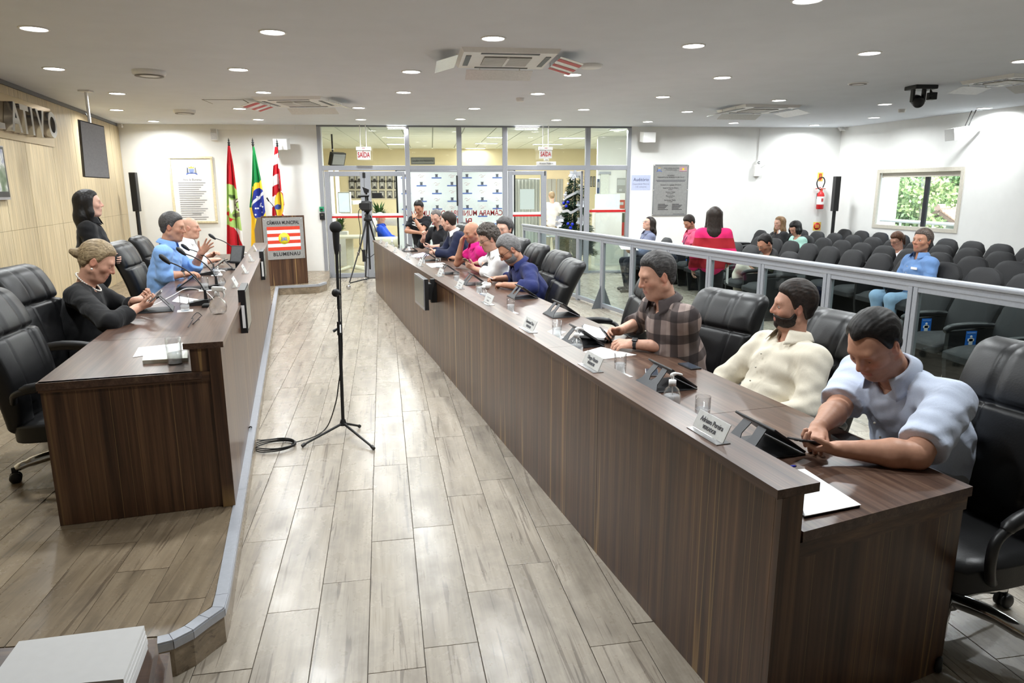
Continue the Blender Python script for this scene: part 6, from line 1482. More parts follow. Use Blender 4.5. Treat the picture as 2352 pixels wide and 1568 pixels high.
# frosted counter
o = empty('reception_counter', (ony(1395, 460, 16.6)[0], 16.6, 0), 0, 'frosted glass reception counter behind the right side pane', 'counter')
zt_ = ony(1395, 446, 16.6)[2]; zb_ = ony(1395, 480, 16.6)[2]
MB().box((-.3, -.01, zb_), (.3, .01, zt_)).build('frosted_panel', mat('frosted_green', (206, 226, 222), .3), o); MB().rbox((-.32, -.2, zb_-.05), (.32, .2, zb_), .006).build('countertop', M_WHITE, o); MB().rbox((-.32, -.18, 0), (.32, .18, zb_-.05), .006).build('cabinet', M_WHITE, o)
# paper poster on the closed right door, drawn as taped sheet
X0, X1 = px(1195), px(1228); Zt, Zb = pz(434, 1210), pz(481, 1210)
o = empty('taped_poster', ((X0+X1)/2, YB+.06, (Zt+Zb)/2), 0, 'white paper poster taped on the right glass door', 'poster'); MB().box((-(X1-X0)/2, 0, -(Zt-Zb)/2), ((X1-X0)/2, .002, (Zt-Zb)/2)).build('sheet', M_PAPER, o); MB().box((-(X1-X0)/2, .002, (Zt-Zb)/2-.05), (-(X1-X0)/2+.1, .003, (Zt-Zb)/2)).build('tape', M_WHITE, o)
# curtain behind the right door
cx0, cx1 = ony(1178, 450, 20.2)[0], ony(1240, 450, 20.2)[0]
o = empty('grey_curtain', ((cx0+cx1)/2, 20.25, 0), 0, 'long pale grey pleated curtain at the end of the lobby behind the right door', 'curtain')
zt_ = ony(1210, 412, 20.2)[2]; MB().grid(lambda u, v: ((u-.5)*(cx1-cx0), .04*math.sin(u*48), .05+v*(zt_-.05)), 120, 4).build('cloth', mat('curtain_grey', (170, 172, 166), .8), o); MB().tube([(-(cx1-cx0)/2, 0, zt_+.01), ((cx1-cx0)/2, 0, zt_+.01)], .015, 8).build('rod', M_CHROME, o)
for a_, b_, nm, lab in ((1256, 1276, 'lobby_lift_door', 'grey metal door left of the tree at the end of the lobby'), (1279, 1292, 'lobby_lift_door', 'second grey metal door just left of the tree')):
    o, W_, H_ = plate(nm, a_, 411, b_, 520, .05, mat('door_grey', (160, 162, 154), .45, .2), lab, 'door', YF); MB().box((-.006, -.055, -H_/2), (.006, -.05, H_/2)).build('joint', M_GREYD, o)
# round chrome table in the lobby seen through the railing
o = empty('round_table', (ony(1300, 565, 15.75)[0]-.1, 16.5, 0), 0, 'round glass table with chrome pedestal beside the tree', 'table')
MB().lathe([(0, .70), (.36, .70), (.36, .715), (0, .715)], 30).build('tabletop', mat('smoked_top', (120, 126, 126), .1, .3), o); MB().lathe([(.03, .05), (.03, .70)], 14).build('pedestal', M_CHROME, o)
for k in range(4): a_ = k*PI/2+.4; MB().tube([(0, 0, .08), (math.cos(a_)*.3, math.sin(a_)*.3, .02)], .016, 8).build('foot', M_CHROME, o)

# ================================================================== OUTSIDE THE WINDOW
GZ = -4.0
og = MB().box((9.9, -4, GZ-.1), (70, 60, GZ)); og = og.build('ground', mat('lawn', (110, 132, 84), .9, grain=.2, gscale=2), kind='structure')
WD = lambda x, y, D: CO+ray(x, y)*(D/np.linalg.norm(ray(x, y)))
M_TLEAF = [mat('leaf_pale', (178, 202, 146), .6, grain=.3, gscale=2), mat('leaf_mid', (132, 164, 110), .6, grain=.35, gscale=2), mat('leaf_fern', (158, 188, 138), .6, grain=.3, gscale=2)]
M_BARK = mat('pale_bark', (196, 190, 176), .85, grain=.25, gscale=9)
def tree(x, D, ztop, rad, nleaf, label, m_, seed, trunk=.2, zc=1.5, hh=1.8, ls=1.0):
    p = WD(x, 470, D); o = empty('tree', (p[0], p[1], GZ), 0, label, 'tree', 'trees outside the window')
    r_ = np.random.default_rng(seed); MB().tube(smoothpath([(0, 0, 0), (.06, 0, ztop*.3), (-.05, .05, ztop*.6), (0, 0, ztop*.95)], 4), [trunk*(1-.03*k) for k in range(13)], 10).build('trunk', M_BARK, o)
    for k in range(5): a_ = r_.uniform(0, 6.28); z_ = zc-GZ+r_.uniform(-1, 1)*hh; MB().tube([(0, 0, z_), (math.cos(a_)*rad*.5, math.sin(a_)*rad*.5, z_+.5), (math.cos(a_)*rad*.9, math.sin(a_)*rad*.9, z_+.7)], [trunk*.4, trunk*.25, .02], 6).build('branch', M_BARK, o)
    cl = [r_.normal(0, .5, 3)*V3(rad, rad, hh)+V3(0, 0, zc-GZ) for _ in range(34)]; mb = MB()
    for k in range(int(nleaf*1.6)):
        c_ = cl[k % len(cl)]+r_.normal(0, .33, 3)*rad*.42; d_ = unit(r_.normal(0, 1, 3)+V3(0, 0, -.5))*r_.uniform(.07, .16)*ls; s_ = unit(np.cross(d_, r_.normal(0, 1, 3)))*np.linalg.norm(d_)*.34
        mb.add([c_, c_+d_*.5+s_, c_+d_, c_+d_*.5-s_], [(0, 1, 2, 3)])
    mb.build('foliage', m_, o, kind='stuff'); return o
tree(2126, 22, 12, .55, 900, 'pale-barked tall tree right beside the window mullion', M_TLEAF[0], 1, .16, 1.6, 1.6)
tree(2058, 25, 11, 1.6, 5000, 'bushy green tree in the left half of the window', M_TLEAF[1], 2, .12, 1.2, 1.5)
tree(2176, 34, 12, 2.4, 7000, 'pale green leafy tree behind the house roof', M_TLEAF[0], 3, .2, 1.9, 1.8, 1.3)
tree(2092, 31, 11, 1.9, 6000, 'light feathery tree just left of the window mullion', M_TLEAF[2], 4, .2, 1.5, 1.8, 1.2)
tree(2214, 30, 12, 1.8, 4500, 'fern-leaved tree at the right side of the window', M_TLEAF[2], 5, .16, 2.2, 1.4, 1.4)
tree(2120, 42, 13, 5.5, 9000, 'wide dark green tree farthest behind the window', M_TLEAF[1], 6, .3, 1.5, 3.0, 2.2)
# small house with a tiled roof
Pk, Er, El = WD(2152, 482, 23), WD(2199, 514, 23), WD(2136, 491, 23); Qk = onz(2212, 481, Pk[2]); dv = Qk-Pk; dv = unit(dv)*min(6.0, max(2.5, np.linalg.norm(dv)))
ho = empty('house', (Pk[0], Pk[1], GZ), 0, 'small white house with a reddish tiled roof outside the window', 'house'); hb = V3(Pk[0], Pk[1], GZ)
M_ROOF = mat('clay_tile', (196, 168, 158), .8, grain=.2, gscale=6); M_UND = mat('roof_underside', (110, 96, 90), .8)
for A_, nm in ((Er, 'roof_slope'), (El, 'roof_slope')): MB().slab([Pk-hb, A_-hb, A_+dv-hb, Pk+dv-hb], (0, 0, -1), .1).build(nm, M_UND, ho)
for k in range(24):
    s0 = Pk+dv*(k+.5)/24
    for j in range(7):
        a_, b_ = s0+(Er-Pk)*j/7+V3(0, 0, .05), s0+(Er-Pk)*min(1, (j+1.15)/7)+V3(0, 0, .02); MB().tube([a_-hb, b_-hb], np.linalg.norm(dv)/24*.5, 6).build('tile', M_ROOF, ho)
MB().tube([Pk-hb+V3(0, 0, .06), Pk+dv-hb+V3(0, 0, .06)], .1, 8).build('ridge_tile', M_ROOF, ho)
iw = unit(dv)*.5; wl_ = [El+(Pk-El)*.15+iw, Pk+V3(0, 0, -.12)+iw, Er+(Pk-Er)*.1+iw]
bt = [V3(wl_[2][0], wl_[2][1], GZ), V3(wl_[0][0], wl_[0][1], GZ)]
MB().slab([p-hb for p in [bt[1], bt[0], wl_[2], wl_[1], wl_[0]]], iw, .2).build('gable_wall', M_WHITE, ho)
MB().slab([p-hb for p in [bt[0], bt[0]+dv, wl_[2]+dv, wl_[2]]], -np.cross(dv, (0, 0, 1)), .15).build('side_wall', M_WHITE, ho)
u_ = unit((wl_[2]-wl_[0])*V3(1, 1, 0)); c_ = (wl_[0]+wl_[2])/2-iw*.05; c_[2] = min(El[2], Er[2])-.55
MB().slab([c_+u_*.1-hb, c_+u_*.75-hb, c_+u_*.75+V3(0, 0, .5)-hb, c_+u_*.1+V3(0, 0, .5)-hb], -iw, .05).build('window', mat('house_window', (120, 116, 110), .3), ho)
MB().tube([El+iw*.5-hb, Er+iw*.5+(El-Er)*.3-hb], .06, 6).build('tie_beam', M_UND, ho)
# white pillar and handrail outside
p0, p1 = WD(2020, 505, 19.5), WD(2030, 505, 19.5); o = empty('outside_pillar', (p0[0]+.05, p0[1], GZ), .4, 'white pillar outside at the left edge of the window', 'pillar'); MB().rbox((-.14, -.3, 0), (.10, .3, 9), .02).build('shaft', M_WHITE, o); MB().rbox((-.22, -.4, 9), (.22, .4, 9.2), .02).build('capital', M_WHITE, o)
p0, p1 = WD(2000, 503, 18.2), WD(2230, 518, 16.6); o = empty('outside_handrail', p0, 0, 'white pipe handrail outside the window', 'handrail'); MB().tube([(0, 0, 0), p1-p0], .035, 10).build('pipe', M_WHITE, o)
for t_ in (.0, .33, .66, 1): q = (p1-p0)*t_; MB().tube([q, V3(q[0], q[1], GZ-p0[2])], .025, 8).build('post', M_WHITE, o)
# ================================================================== FIGURES: implicit surfaces meshed with surface nets
class Prim:
    __slots__ = ('lo', 'hi', 'f', 'k', 'op')
    def __init__(s, lo, hi, f, k=.015, op='u'): s.lo, s.hi, s.f, s.k, s.op = np.array(lo), np.array(hi), f, k, op
def rc(a, b, r1, r2, k=.015, lat=None, ls=1.0, cap=None, op='u'):
    """round cone from a to b; lat/ls stretch it sideways; cap = (point, normal) planes cut it off flat"""
    a, b = np.array(a, float), np.array(b, float); ba = b-a; L2 = max(1e-9, ba@ba); R_ = max(r1, r2)*max(1, ls)
    def f(X, Y, Z):
        px_, py_, pz_ = X-a[0], Y-a[1], Z-a[2]
        t = np.clip((px_*ba[0]+py_*ba[1]+pz_*ba[2])/L2, 0, 1)
        qx, qy, qz = px_-t*ba[0], py_-t*ba[1], pz_-t*ba[2]
        if lat is not None:
            c = (qx*lat[0]+qy*lat[1]+qz*lat[2])*(1-1/ls); qx = qx-c*lat[0]; qy = qy-c*lat[1]; qz = qz-c*lat[2]
        d = np.sqrt(qx*qx+qy*qy+qz*qz)-(r1+(r2-r1)*t)
        if cap:
            for p_, n_ in cap: d = np.maximum(d, (X-p_[0])*n_[0]+(Y-p_[1])*n_[1]+(Z-p_[2])*n_[2])
        return d
    return Prim(np.minimum(a, b)-R_, np.maximum(a, b)+R_, f, k, op)
def el(c, r, R=None, k=.015, op='u', g=None):
    c = np.array(c, float); r = np.array(r, float); R = np.eye(3) if R is None else np.array(R)
    ex = np.sqrt((R**2).T@(r**2))
    def f(X, Y, Z):
        x, y, z = X-c[0], Y-c[1], Z-c[2]
        a_, b_, c_ = [(R[i][0]*x+R[i][1]*y+R[i][2]*z) for i in range(3)]
        k0 = np.sqrt((a_/r[0])**2+(b_/r[1])**2+(c_/r[2])**2); k1 = np.sqrt((a_/r[0]**2)**2+(b_/r[1]**2)**2+(c_/r[2]**2)**2)+1e-9
        d = k0*(k0-1)/k1
        return d if g is None else g(d, a_, b_, c_)
    return Prim(c-ex, c+ex, f, k, op)
def field(prims, h, pad=.025, disp=None):
    us = [p for p in prims if p.op == 'u']
    lo = np.min([p.lo for p in us], 0)-pad; hi = np.max([p.hi for p in us], 0)+pad
    n = np.ceil((hi-lo)/h).astype(int)+1; ax = [lo[i]+h*np.arange(n[i]) for i in range(3)]
    F = np.full(n, .5, np.float32)
    for p in prims:
        m = p.k+2.5*h; i0 = np.clip(np.floor((p.lo-m-lo)/h).astype(int), 0, n-1); i1 = np.clip(np.ceil((p.hi+m-lo)/h).astype(int)+1, 1, n)
        if (i1 <= i0).any(): continue
        sl = tuple(slice(i0[j], i1[j]) for j in range(3)); X, Y, Z = [ax[j][sl[j]].reshape([-1 if q == j else 1 for q in range(3)]) for j in range(3)]
        d = p.f(X, Y, Z).astype(np.float32); A = F[sl]; k = p.k
        if p.op == 'u':
            q = np.maximum(k-np.abs(A-d), 0)/k; F[sl] = np.minimum(A, d)-q*q*k*.25
        elif p.op == 's':
            d = -d; q = np.maximum(k-np.abs(A-d), 0)/k; F[sl] = np.maximum(A, d)+q*q*k*.25
    if disp is not None:
        X, Y, Z = [ax[j].reshape([-1 if q == j else 1 for q in range(3)]) for j in range(3)]; F = F+disp(X, Y, Z).astype(np.float32)
    return F, lo, h
def nets(F, lo, h):
    s = F < 0; nx, ny, nz = F.shape
    c = [s[i:nx-1+i, j:ny-1+j, k:nz-1+k] for i in (0, 1) for j in (0, 1) for k in (0, 1)]
    cnt = sum(x.astype(np.uint8) for x in c); act = np.argwhere((cnt > 0) & (cnt < 8))
    idx = -np.ones((nx-1, ny-1, nz-1), np.int32); idx[act[:, 0], act[:, 1], act[:, 2]] = np.arange(len(act))
    off = np.array([(i, j, k) for i in (0, 1) for j in (0, 1) for k in (0, 1)])
    val = np.stack([F[act[:, 0]+o[0], act[:, 1]+o[1], act[:, 2]+o[2]] for o in off], 1)
    acc = np.zeros((len(act), 3)); num = np.zeros(len(act))
    for a_ in range(8):
        for b_ in range(a_+1, 8):
            if np.abs(off[a_]-off[b_]).sum() != 1: continue
            va, vb = val[:, a_], val[:, b_]; m = (va < 0) != (vb < 0); t = np.where(m, va/np.where(m, va-vb, 1), 0)
            acc += np.where(m[:, None], off[a_]+t[:, None]*(off[b_]-off[a_]), 0); num += m
    V = lo+h*(act+acc/num[:, None]); Q = []
    for ax_ in range(3):
        u, w_ = [(1, 2), (2, 0), (0, 1)][ax_]
        sl0 = [slice(1, -1)]*3; sl1 = [slice(1, -1)]*3; sl0[ax_] = slice(0, -1); sl1[ax_] = slice(1, None)
        a_, b_ = s[tuple(sl0)], s[tuple(sl1)]; e = np.argwhere(a_ != b_)
        if not len(e): continue
        flip = a_[e[:, 0], e[:, 1], e[:, 2]]; e = e+np.array([0 if q == ax_ else 1 for q in range(3)])
        du = np.zeros(3, int); du[u] = 1; dw = np.zeros(3, int); dw[w_] = 1
        g_ = lambda q: idx[q[:, 0], q[:, 1], q[:, 2]]
        quad = np.stack([g_(e-du-dw), g_(e-dw), g_(e), g_(e-du)], 1)
        quad[~flip] = quad[~flip][:, ::-1]; Q.append(quad)
    Q = np.concatenate(Q) if Q else np.zeros((0, 4), int)
    return V, Q[(Q >= 0).all(1)]
def smooth_(V, Q, it=1, lam=.5):
    for _ in range(it):
        A = np.zeros_like(V); n = np.zeros(len(V))
        for k in range(4):
            for q in (1, 3): np.add.at(A, Q[:, k], V[Q[:, (k+q) % 4]]); np.add.at(n, Q[:, k], 1)
        m = n > 0; V[m] += lam*(A[m]/n[m, None]-V[m])
    return V
def qmesh(name, V, Q, cols=None):
    me = bpy.data.meshes.new(name); me.vertices.add(len(V)); me.vertices.foreach_set('co', np.asarray(V, np.float32).ravel())
    me.loops.add(Q.size); me.loops.foreach_set('vertex_index', Q.astype(np.int32).ravel()); me.polygons.add(len(Q))
    me.polygons.foreach_set('loop_start', np.arange(0, Q.size, 4, dtype=np.int32)); me.polygons.foreach_set('use_smooth', np.ones(len(Q), bool)); me.update(calc_edges=True); me.validate()
    if cols is not None: setcol(me, cols)
    return me
def sdfobj(name, prims, h, m_, par, disp=None, cols=None, sm=1):
    F, lo, h = field(prims, h, disp=disp); V, Q = nets(F, lo, h)
    if not len(Q): return None
    if sm: V = smooth_(V, Q, sm)
    return link(name, qmesh(name, V, Q, cols(V) if cols else None), par, m_)

t = NT('skin'); a_ = t.n('Attribute', attribute_name='col'); nn = t.n('TexNoise', i_Scale=45.0, i_Detail=4.0); t.l(t.coord(), nn.inputs[0])
t.set(t.mix(1, a_.outputs['Color'], t.ramp(nn.outputs[0], [(.3, (.93, .91, .9, 1)), (.7, (1.06, 1.06, 1.06, 1))]), 'MULTIPLY'), .48, 0, .4); t.bump(nn.outputs[0], .08, .003); M_SKIN = t.m
def cloth(name, c, c2=None, rough=.85, bump=.35, weave=420, grain=.07):
    if name in MATS: return MATS[name]
    t = NT(name); n1 = t.n('TexNoise', i_Scale=7.0, i_Detail=2.5, i_Roughness=.45, i_Distortion=.8); t.l(t.coord('Object', (1, 1, .75)), n1.inputs[0])
    n2 = t.n('TexNoise', i_Scale=float(weave), i_Detail=1.0); t.l(t.coord(), n2.inputs[0]); col = srgb(*c)
    t.set(t.ramp(n2.outputs[0], [(.3, tuple(x*(1-grain) for x in col[:3])+(1,)), (.7, tuple(min(1, x*(1+grain)) for x in col[:3])+(1,))]), rough, 0, .25)
    t.b.inputs['Sheen Weight'].default_value = .08
    t.bump(t.math('ADD', n1.outputs[0], t.math('MULTIPLY', n2.outputs[0], .03)), bump, .045); return t.m
def plaid(name, base, dark, light):
    t = NT(name); c_ = t.n('TexCoord'); sp = t.n('SeparateXYZ'); t.l(c_.outputs['Object'], sp.inputs[0])
    def band(v, per, ph, width):
        w_ = t.math('FRACT', t.math('ADD', t.math('MULTIPLY', v, 1/per), ph)); return t.math('LESS_THAN', w_, width)
    hz = t.math('ADD', sp.outputs[0], t.math('MULTIPLY', sp.outputs[1], -.85)); vz = t.math('ADD', sp.outputs[2], t.math('MULTIPLY', sp.outputs[0], .25))
    b1, b2 = band(hz, .155, .1, .42), band(vz, .155, .3, .42); l1 = band(hz, .155, .62, .18)
    c = t.mix(t.math('MULTIPLY', l1, .5), srgb(*base), srgb(*light)); c = t.mix(t.math('MULTIPLY', b1, .72), c, srgb(*dark)); c = t.mix(t.math('MULTIPLY', b2, .72), c, srgb(*dark))
    n1 = t.n('TexNoise', i_Scale=7.0, i_Detail=2.5); t.l(t.coord(), n1.inputs[0]); t.set(c, .85, 0, .25); t.bump(n1.outputs[0], .35, .045); return t.m
def hairmat(name, c1, c2, sc=(9, 60, 45)):
    if name in MATS: return MATS[name]
    t = NT(name); n1 = t.n('TexNoise', i_Scale=2.5, i_Detail=4.0, i_Roughness=.7); t.l(t.coord('Object', sc), n1.inputs[0])
    t.set(t.ramp(n1.outputs[0], [(.36, srgb(*c1)), (.64, srgb(*c2))]), .52, 0, .3); t.bump(n1.outputs[0], .25, .004); return t.m
M_EYEW = mat('eye_white', (222, 216, 208), .25); M_IRIS = mat('dark_iris', (44, 30, 22), .2)
def rotz(a_): c, s = math.cos(a_), math.sin(a_); return np.array([[c, -s, 0], [s, c, 0], [0, 0, 1]])
def roty(a_): c, s = math.cos(a_), math.sin(a_); return np.array([[c, 0, s], [0, 1, 0], [-s, 0, c]])
def rotx(a_): c, s = math.cos(a_), math.sin(a_); return np.array([[1, 0, 0], [0, c, -s], [0, s, c]])

def head_prims(C, R, s, fat, jaw=1.0, nose=1.0, eyes='down'):
    """head in its own frame: x forward, y left, z up, about 23 cm tall"""
    P = lambda x, y, z: C+R@(np.array([x, y, z])*s)
    RT = R.T; o = []
    E = lambda c, r, k=.012, op='u', rot=None: o.append(el(P(*c), np.array(r)*s, RT if rot is None else (R@rot).T, k*s, op))
    Cn = lambda a, b, r1, r2, k=.012, op='u': o.append(rc(P(*a), P(*b), r1*s, r2*s, k*s, op=op))
    E((-.012, 0, .032), (.099, .077, .088)); E((.020, 0, -.025), (.072, .064+.006*fat, .088), .03)
    for g in (1, -1):
        Cn((-.004, g*(.050+.006*fat), -.062), (.052, g*.018, -.098), .022*jaw+.006*fat, .018*jaw, .03)
        E((.052, g*.042, -.022), (.026, .024, .022), .02)
    E((.062, 0, -.099), (.026, .026*jaw, .020), .02)
    if fat > .3: E((.02, 0, -.105), (.055, .055, .03*fat+.012), .03)
    Cn((.074, -.034, .026), (.074, .034, .026), .014, .014, .02)
    for g in (1, -1): E((.094, g*.033, .004), (.014, .019, .012), .014, 's')
    for g in (1, -1): E((.0715, g*.033, .003), (.0145, .0165, .0125), .006)
    Cn((.086, 0, .018), (.108*nose+.0*nose, 0, -.026), .0085, .0125, .012)
    for g in (1, -1): E((.094, g*.0125, -.031), (.012, .009, .009), .008)
    E((.072, 0, -.064), (.022, .032, .026), .02)
    Cn((.0885, -.018, -.060), (.0885, .018, -.060), .0062, .0062, .006); Cn((.086, -.016, -.0715), (.086, .016, -.0715), .0075, .0075, .006)
    Cn((.098, -.022, -.0655), (.098, .022, -.0655), .0042, .0042, .004, 's')
    for g in (1, -1):
        rr = rotz(g*.35)@rotx(g*-.1); E((-.012, g*.079, -.006), (.021, .009, .032), .006, 'u', rr); E((-.008, g*.088, -.004), (.011, .006, .018), .006, 's', rr); E((-.002, g*.076, -.006), (.014, .008, .02), .008)
    return o
def skincol(V, C, R, s, sp):
    q = (V-C)@R/s; x, y, z = q.T; ay = np.abs(y)
    base = np.array(srgb(*sp['skin'])[:3]); col = np.tile(base, (len(V), 1))
    def mixc(c, a_): 
        nonlocal col
        a_ = np.clip(a_, 0, 1)[:, None]; col = col*(1-a_)+np.array(srgb(*c)[:3])*a_
    inh = (np.abs(x) < .13) & (ay < .11) & (z > -.15) & (z < .15)
    g = lambda v, c, w_: np.exp(-((v-c)/w_)**2)
    red = (min(255, sp['skin'][0]+4), int(sp['skin'][1]*.80), int(sp['skin'][2]*.76))
    mixc(red, inh*(.5*g(x, .1, .03)*g(ay, 0, .02)*g(z, -.026, .02)+.35*g(ay, .045, .02)*g(z, -.025, .02)*(x > .03)+.45*(ay > .078)*(np.abs(z) < .05)))
    mixc(sp.get('lip', (168, 96, 88)), inh*.8*(x > .07)*g(z, -.066, .0095)*(ay < .026))
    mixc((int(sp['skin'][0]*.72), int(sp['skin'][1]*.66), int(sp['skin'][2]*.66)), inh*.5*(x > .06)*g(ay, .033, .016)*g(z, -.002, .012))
    st = sp.get('stubble', 0)
    if st:
        reg = inh*np.clip((.095-z-.125+(-.03)-(-.03))/.02, 0, 1)
        m = inh*np.clip((-.036-z)/.014, 0, 1)*np.clip((x+.012)/.02, 0, 1)*np.clip((z+.120-.12*np.clip(.05-x, 0, .06))/.012, 0, 1); m = m*(1-.9*(x > .07)*g(z, -.066, .012)*(ay < .024)); m = np.maximum(m, inh*(x > .075)*g(z, -.050, .008)*(ay < .03))
        m = np.maximum(m, inh*(np.abs(x-.012) < .016)*(z < .0)*(z > -.05)*(ay > .05)*.8)
        mixc(sp.get('beardc', (60, 50, 46)), st*m*(.75+.25*np.sin(x*900)*np.sin(y*800)*np.sin(z*850)))
    if sp.get('scalp'): mixc(sp['scalp'], inh*sp.get('scalpa', .5)*np.clip((z-np.interp(x, [-.12, -.02, .02, .05], [-.07, -.02, .0, .2]))/.02, 0, 1)*np.clip((.075-z)/.03, 0, 1))
    return col
def hand_prims(W, fd, pn, side, curl=(25, 35, 25), spread=.10, s=1.0, thumb=(.6, .5, .35), point=False):
    fd = unit(fd); pn = unit(np.array(pn)-fd*(np.array(pn)@fd)); td = np.cross(fd, pn)*(1 if side < 0 else -1)     # side: +1 left hand
    L = lambda x, y, z: W+(fd*x+td*y+pn*z)*s
    o = [el(L(.047, 0, .002), np.array([.048, .037, .0135])*s, np.stack([fd, td, pn]), .010)]
    o.append(rc(L(-.02, 0, 0), L(.03, 0, 0), .026*s, .022*s, .014, lat=td, ls=1.2))
    for i, (y, x0, ln) in enumerate(((.030, .086, .072), (.0105, .090, .080), (-.0095, .087, .074), (-.028, .078, .058))):
        c = list(curl)
        if point and i == 0: c = [18, 12, 8]
        a_ = 0; p = L(x0, y, 0); o.append(rc(L(.02, y*.6, 0), p, .0125*s, .0108*s, .010)); dy = (y/.03)*spread; r = (.0098-.0009*(i == 3))*s
        for j, fr in enumerate((.46, .30, .24)):
            a_ += math.radians(c[j]+(4*i if j == 0 else 0)); d = unit(fd*math.cos(a_)+pn*math.sin(a_)+td*dy*math.cos(a_)); q = p+d*ln*fr*s
            o.append(rc(p, q, r, r*.93, .004)); p = q; r *= .92
    tx, ty, tz = thumb; p = L(.022, .026, .004); d1 = unit(fd*tx+td*ty+pn*tz); q = p+d1*.040*s; o.append(rc(L(.012, .016, .002), p, .017*s, .0145*s, .012)); o.append(rc(p, q, .0138*s, .0115*s, .008)); d2 = unit(d1+fd*.55+pn*.1); q2 = q+d2*.030*s; o.append(rc(q, q2, .0112*s, .0102*s, .004)); o.append(rc(q2, q2+unit(d2+fd*.2)*.022*s, .0102*s, .0085*s, .004))
    return o
def ik(S, W, l1, l2, hint):
    d = W-S; L = np.linalg.norm(d)
    if L > (l1+l2)*.995: W = S+d/L*(l1+l2)*.995; d = W-S; L = np.linalg.norm(d)
    a_ = (l1*l1-l2*l2+L*L)/(2*L); hh = math.sqrt(max(0, l1*l1-a_*a_)); u = d/L; n = np.array(hint, float); n = unit(n-u*(n@u)); return S+u*a_+n*hh, W

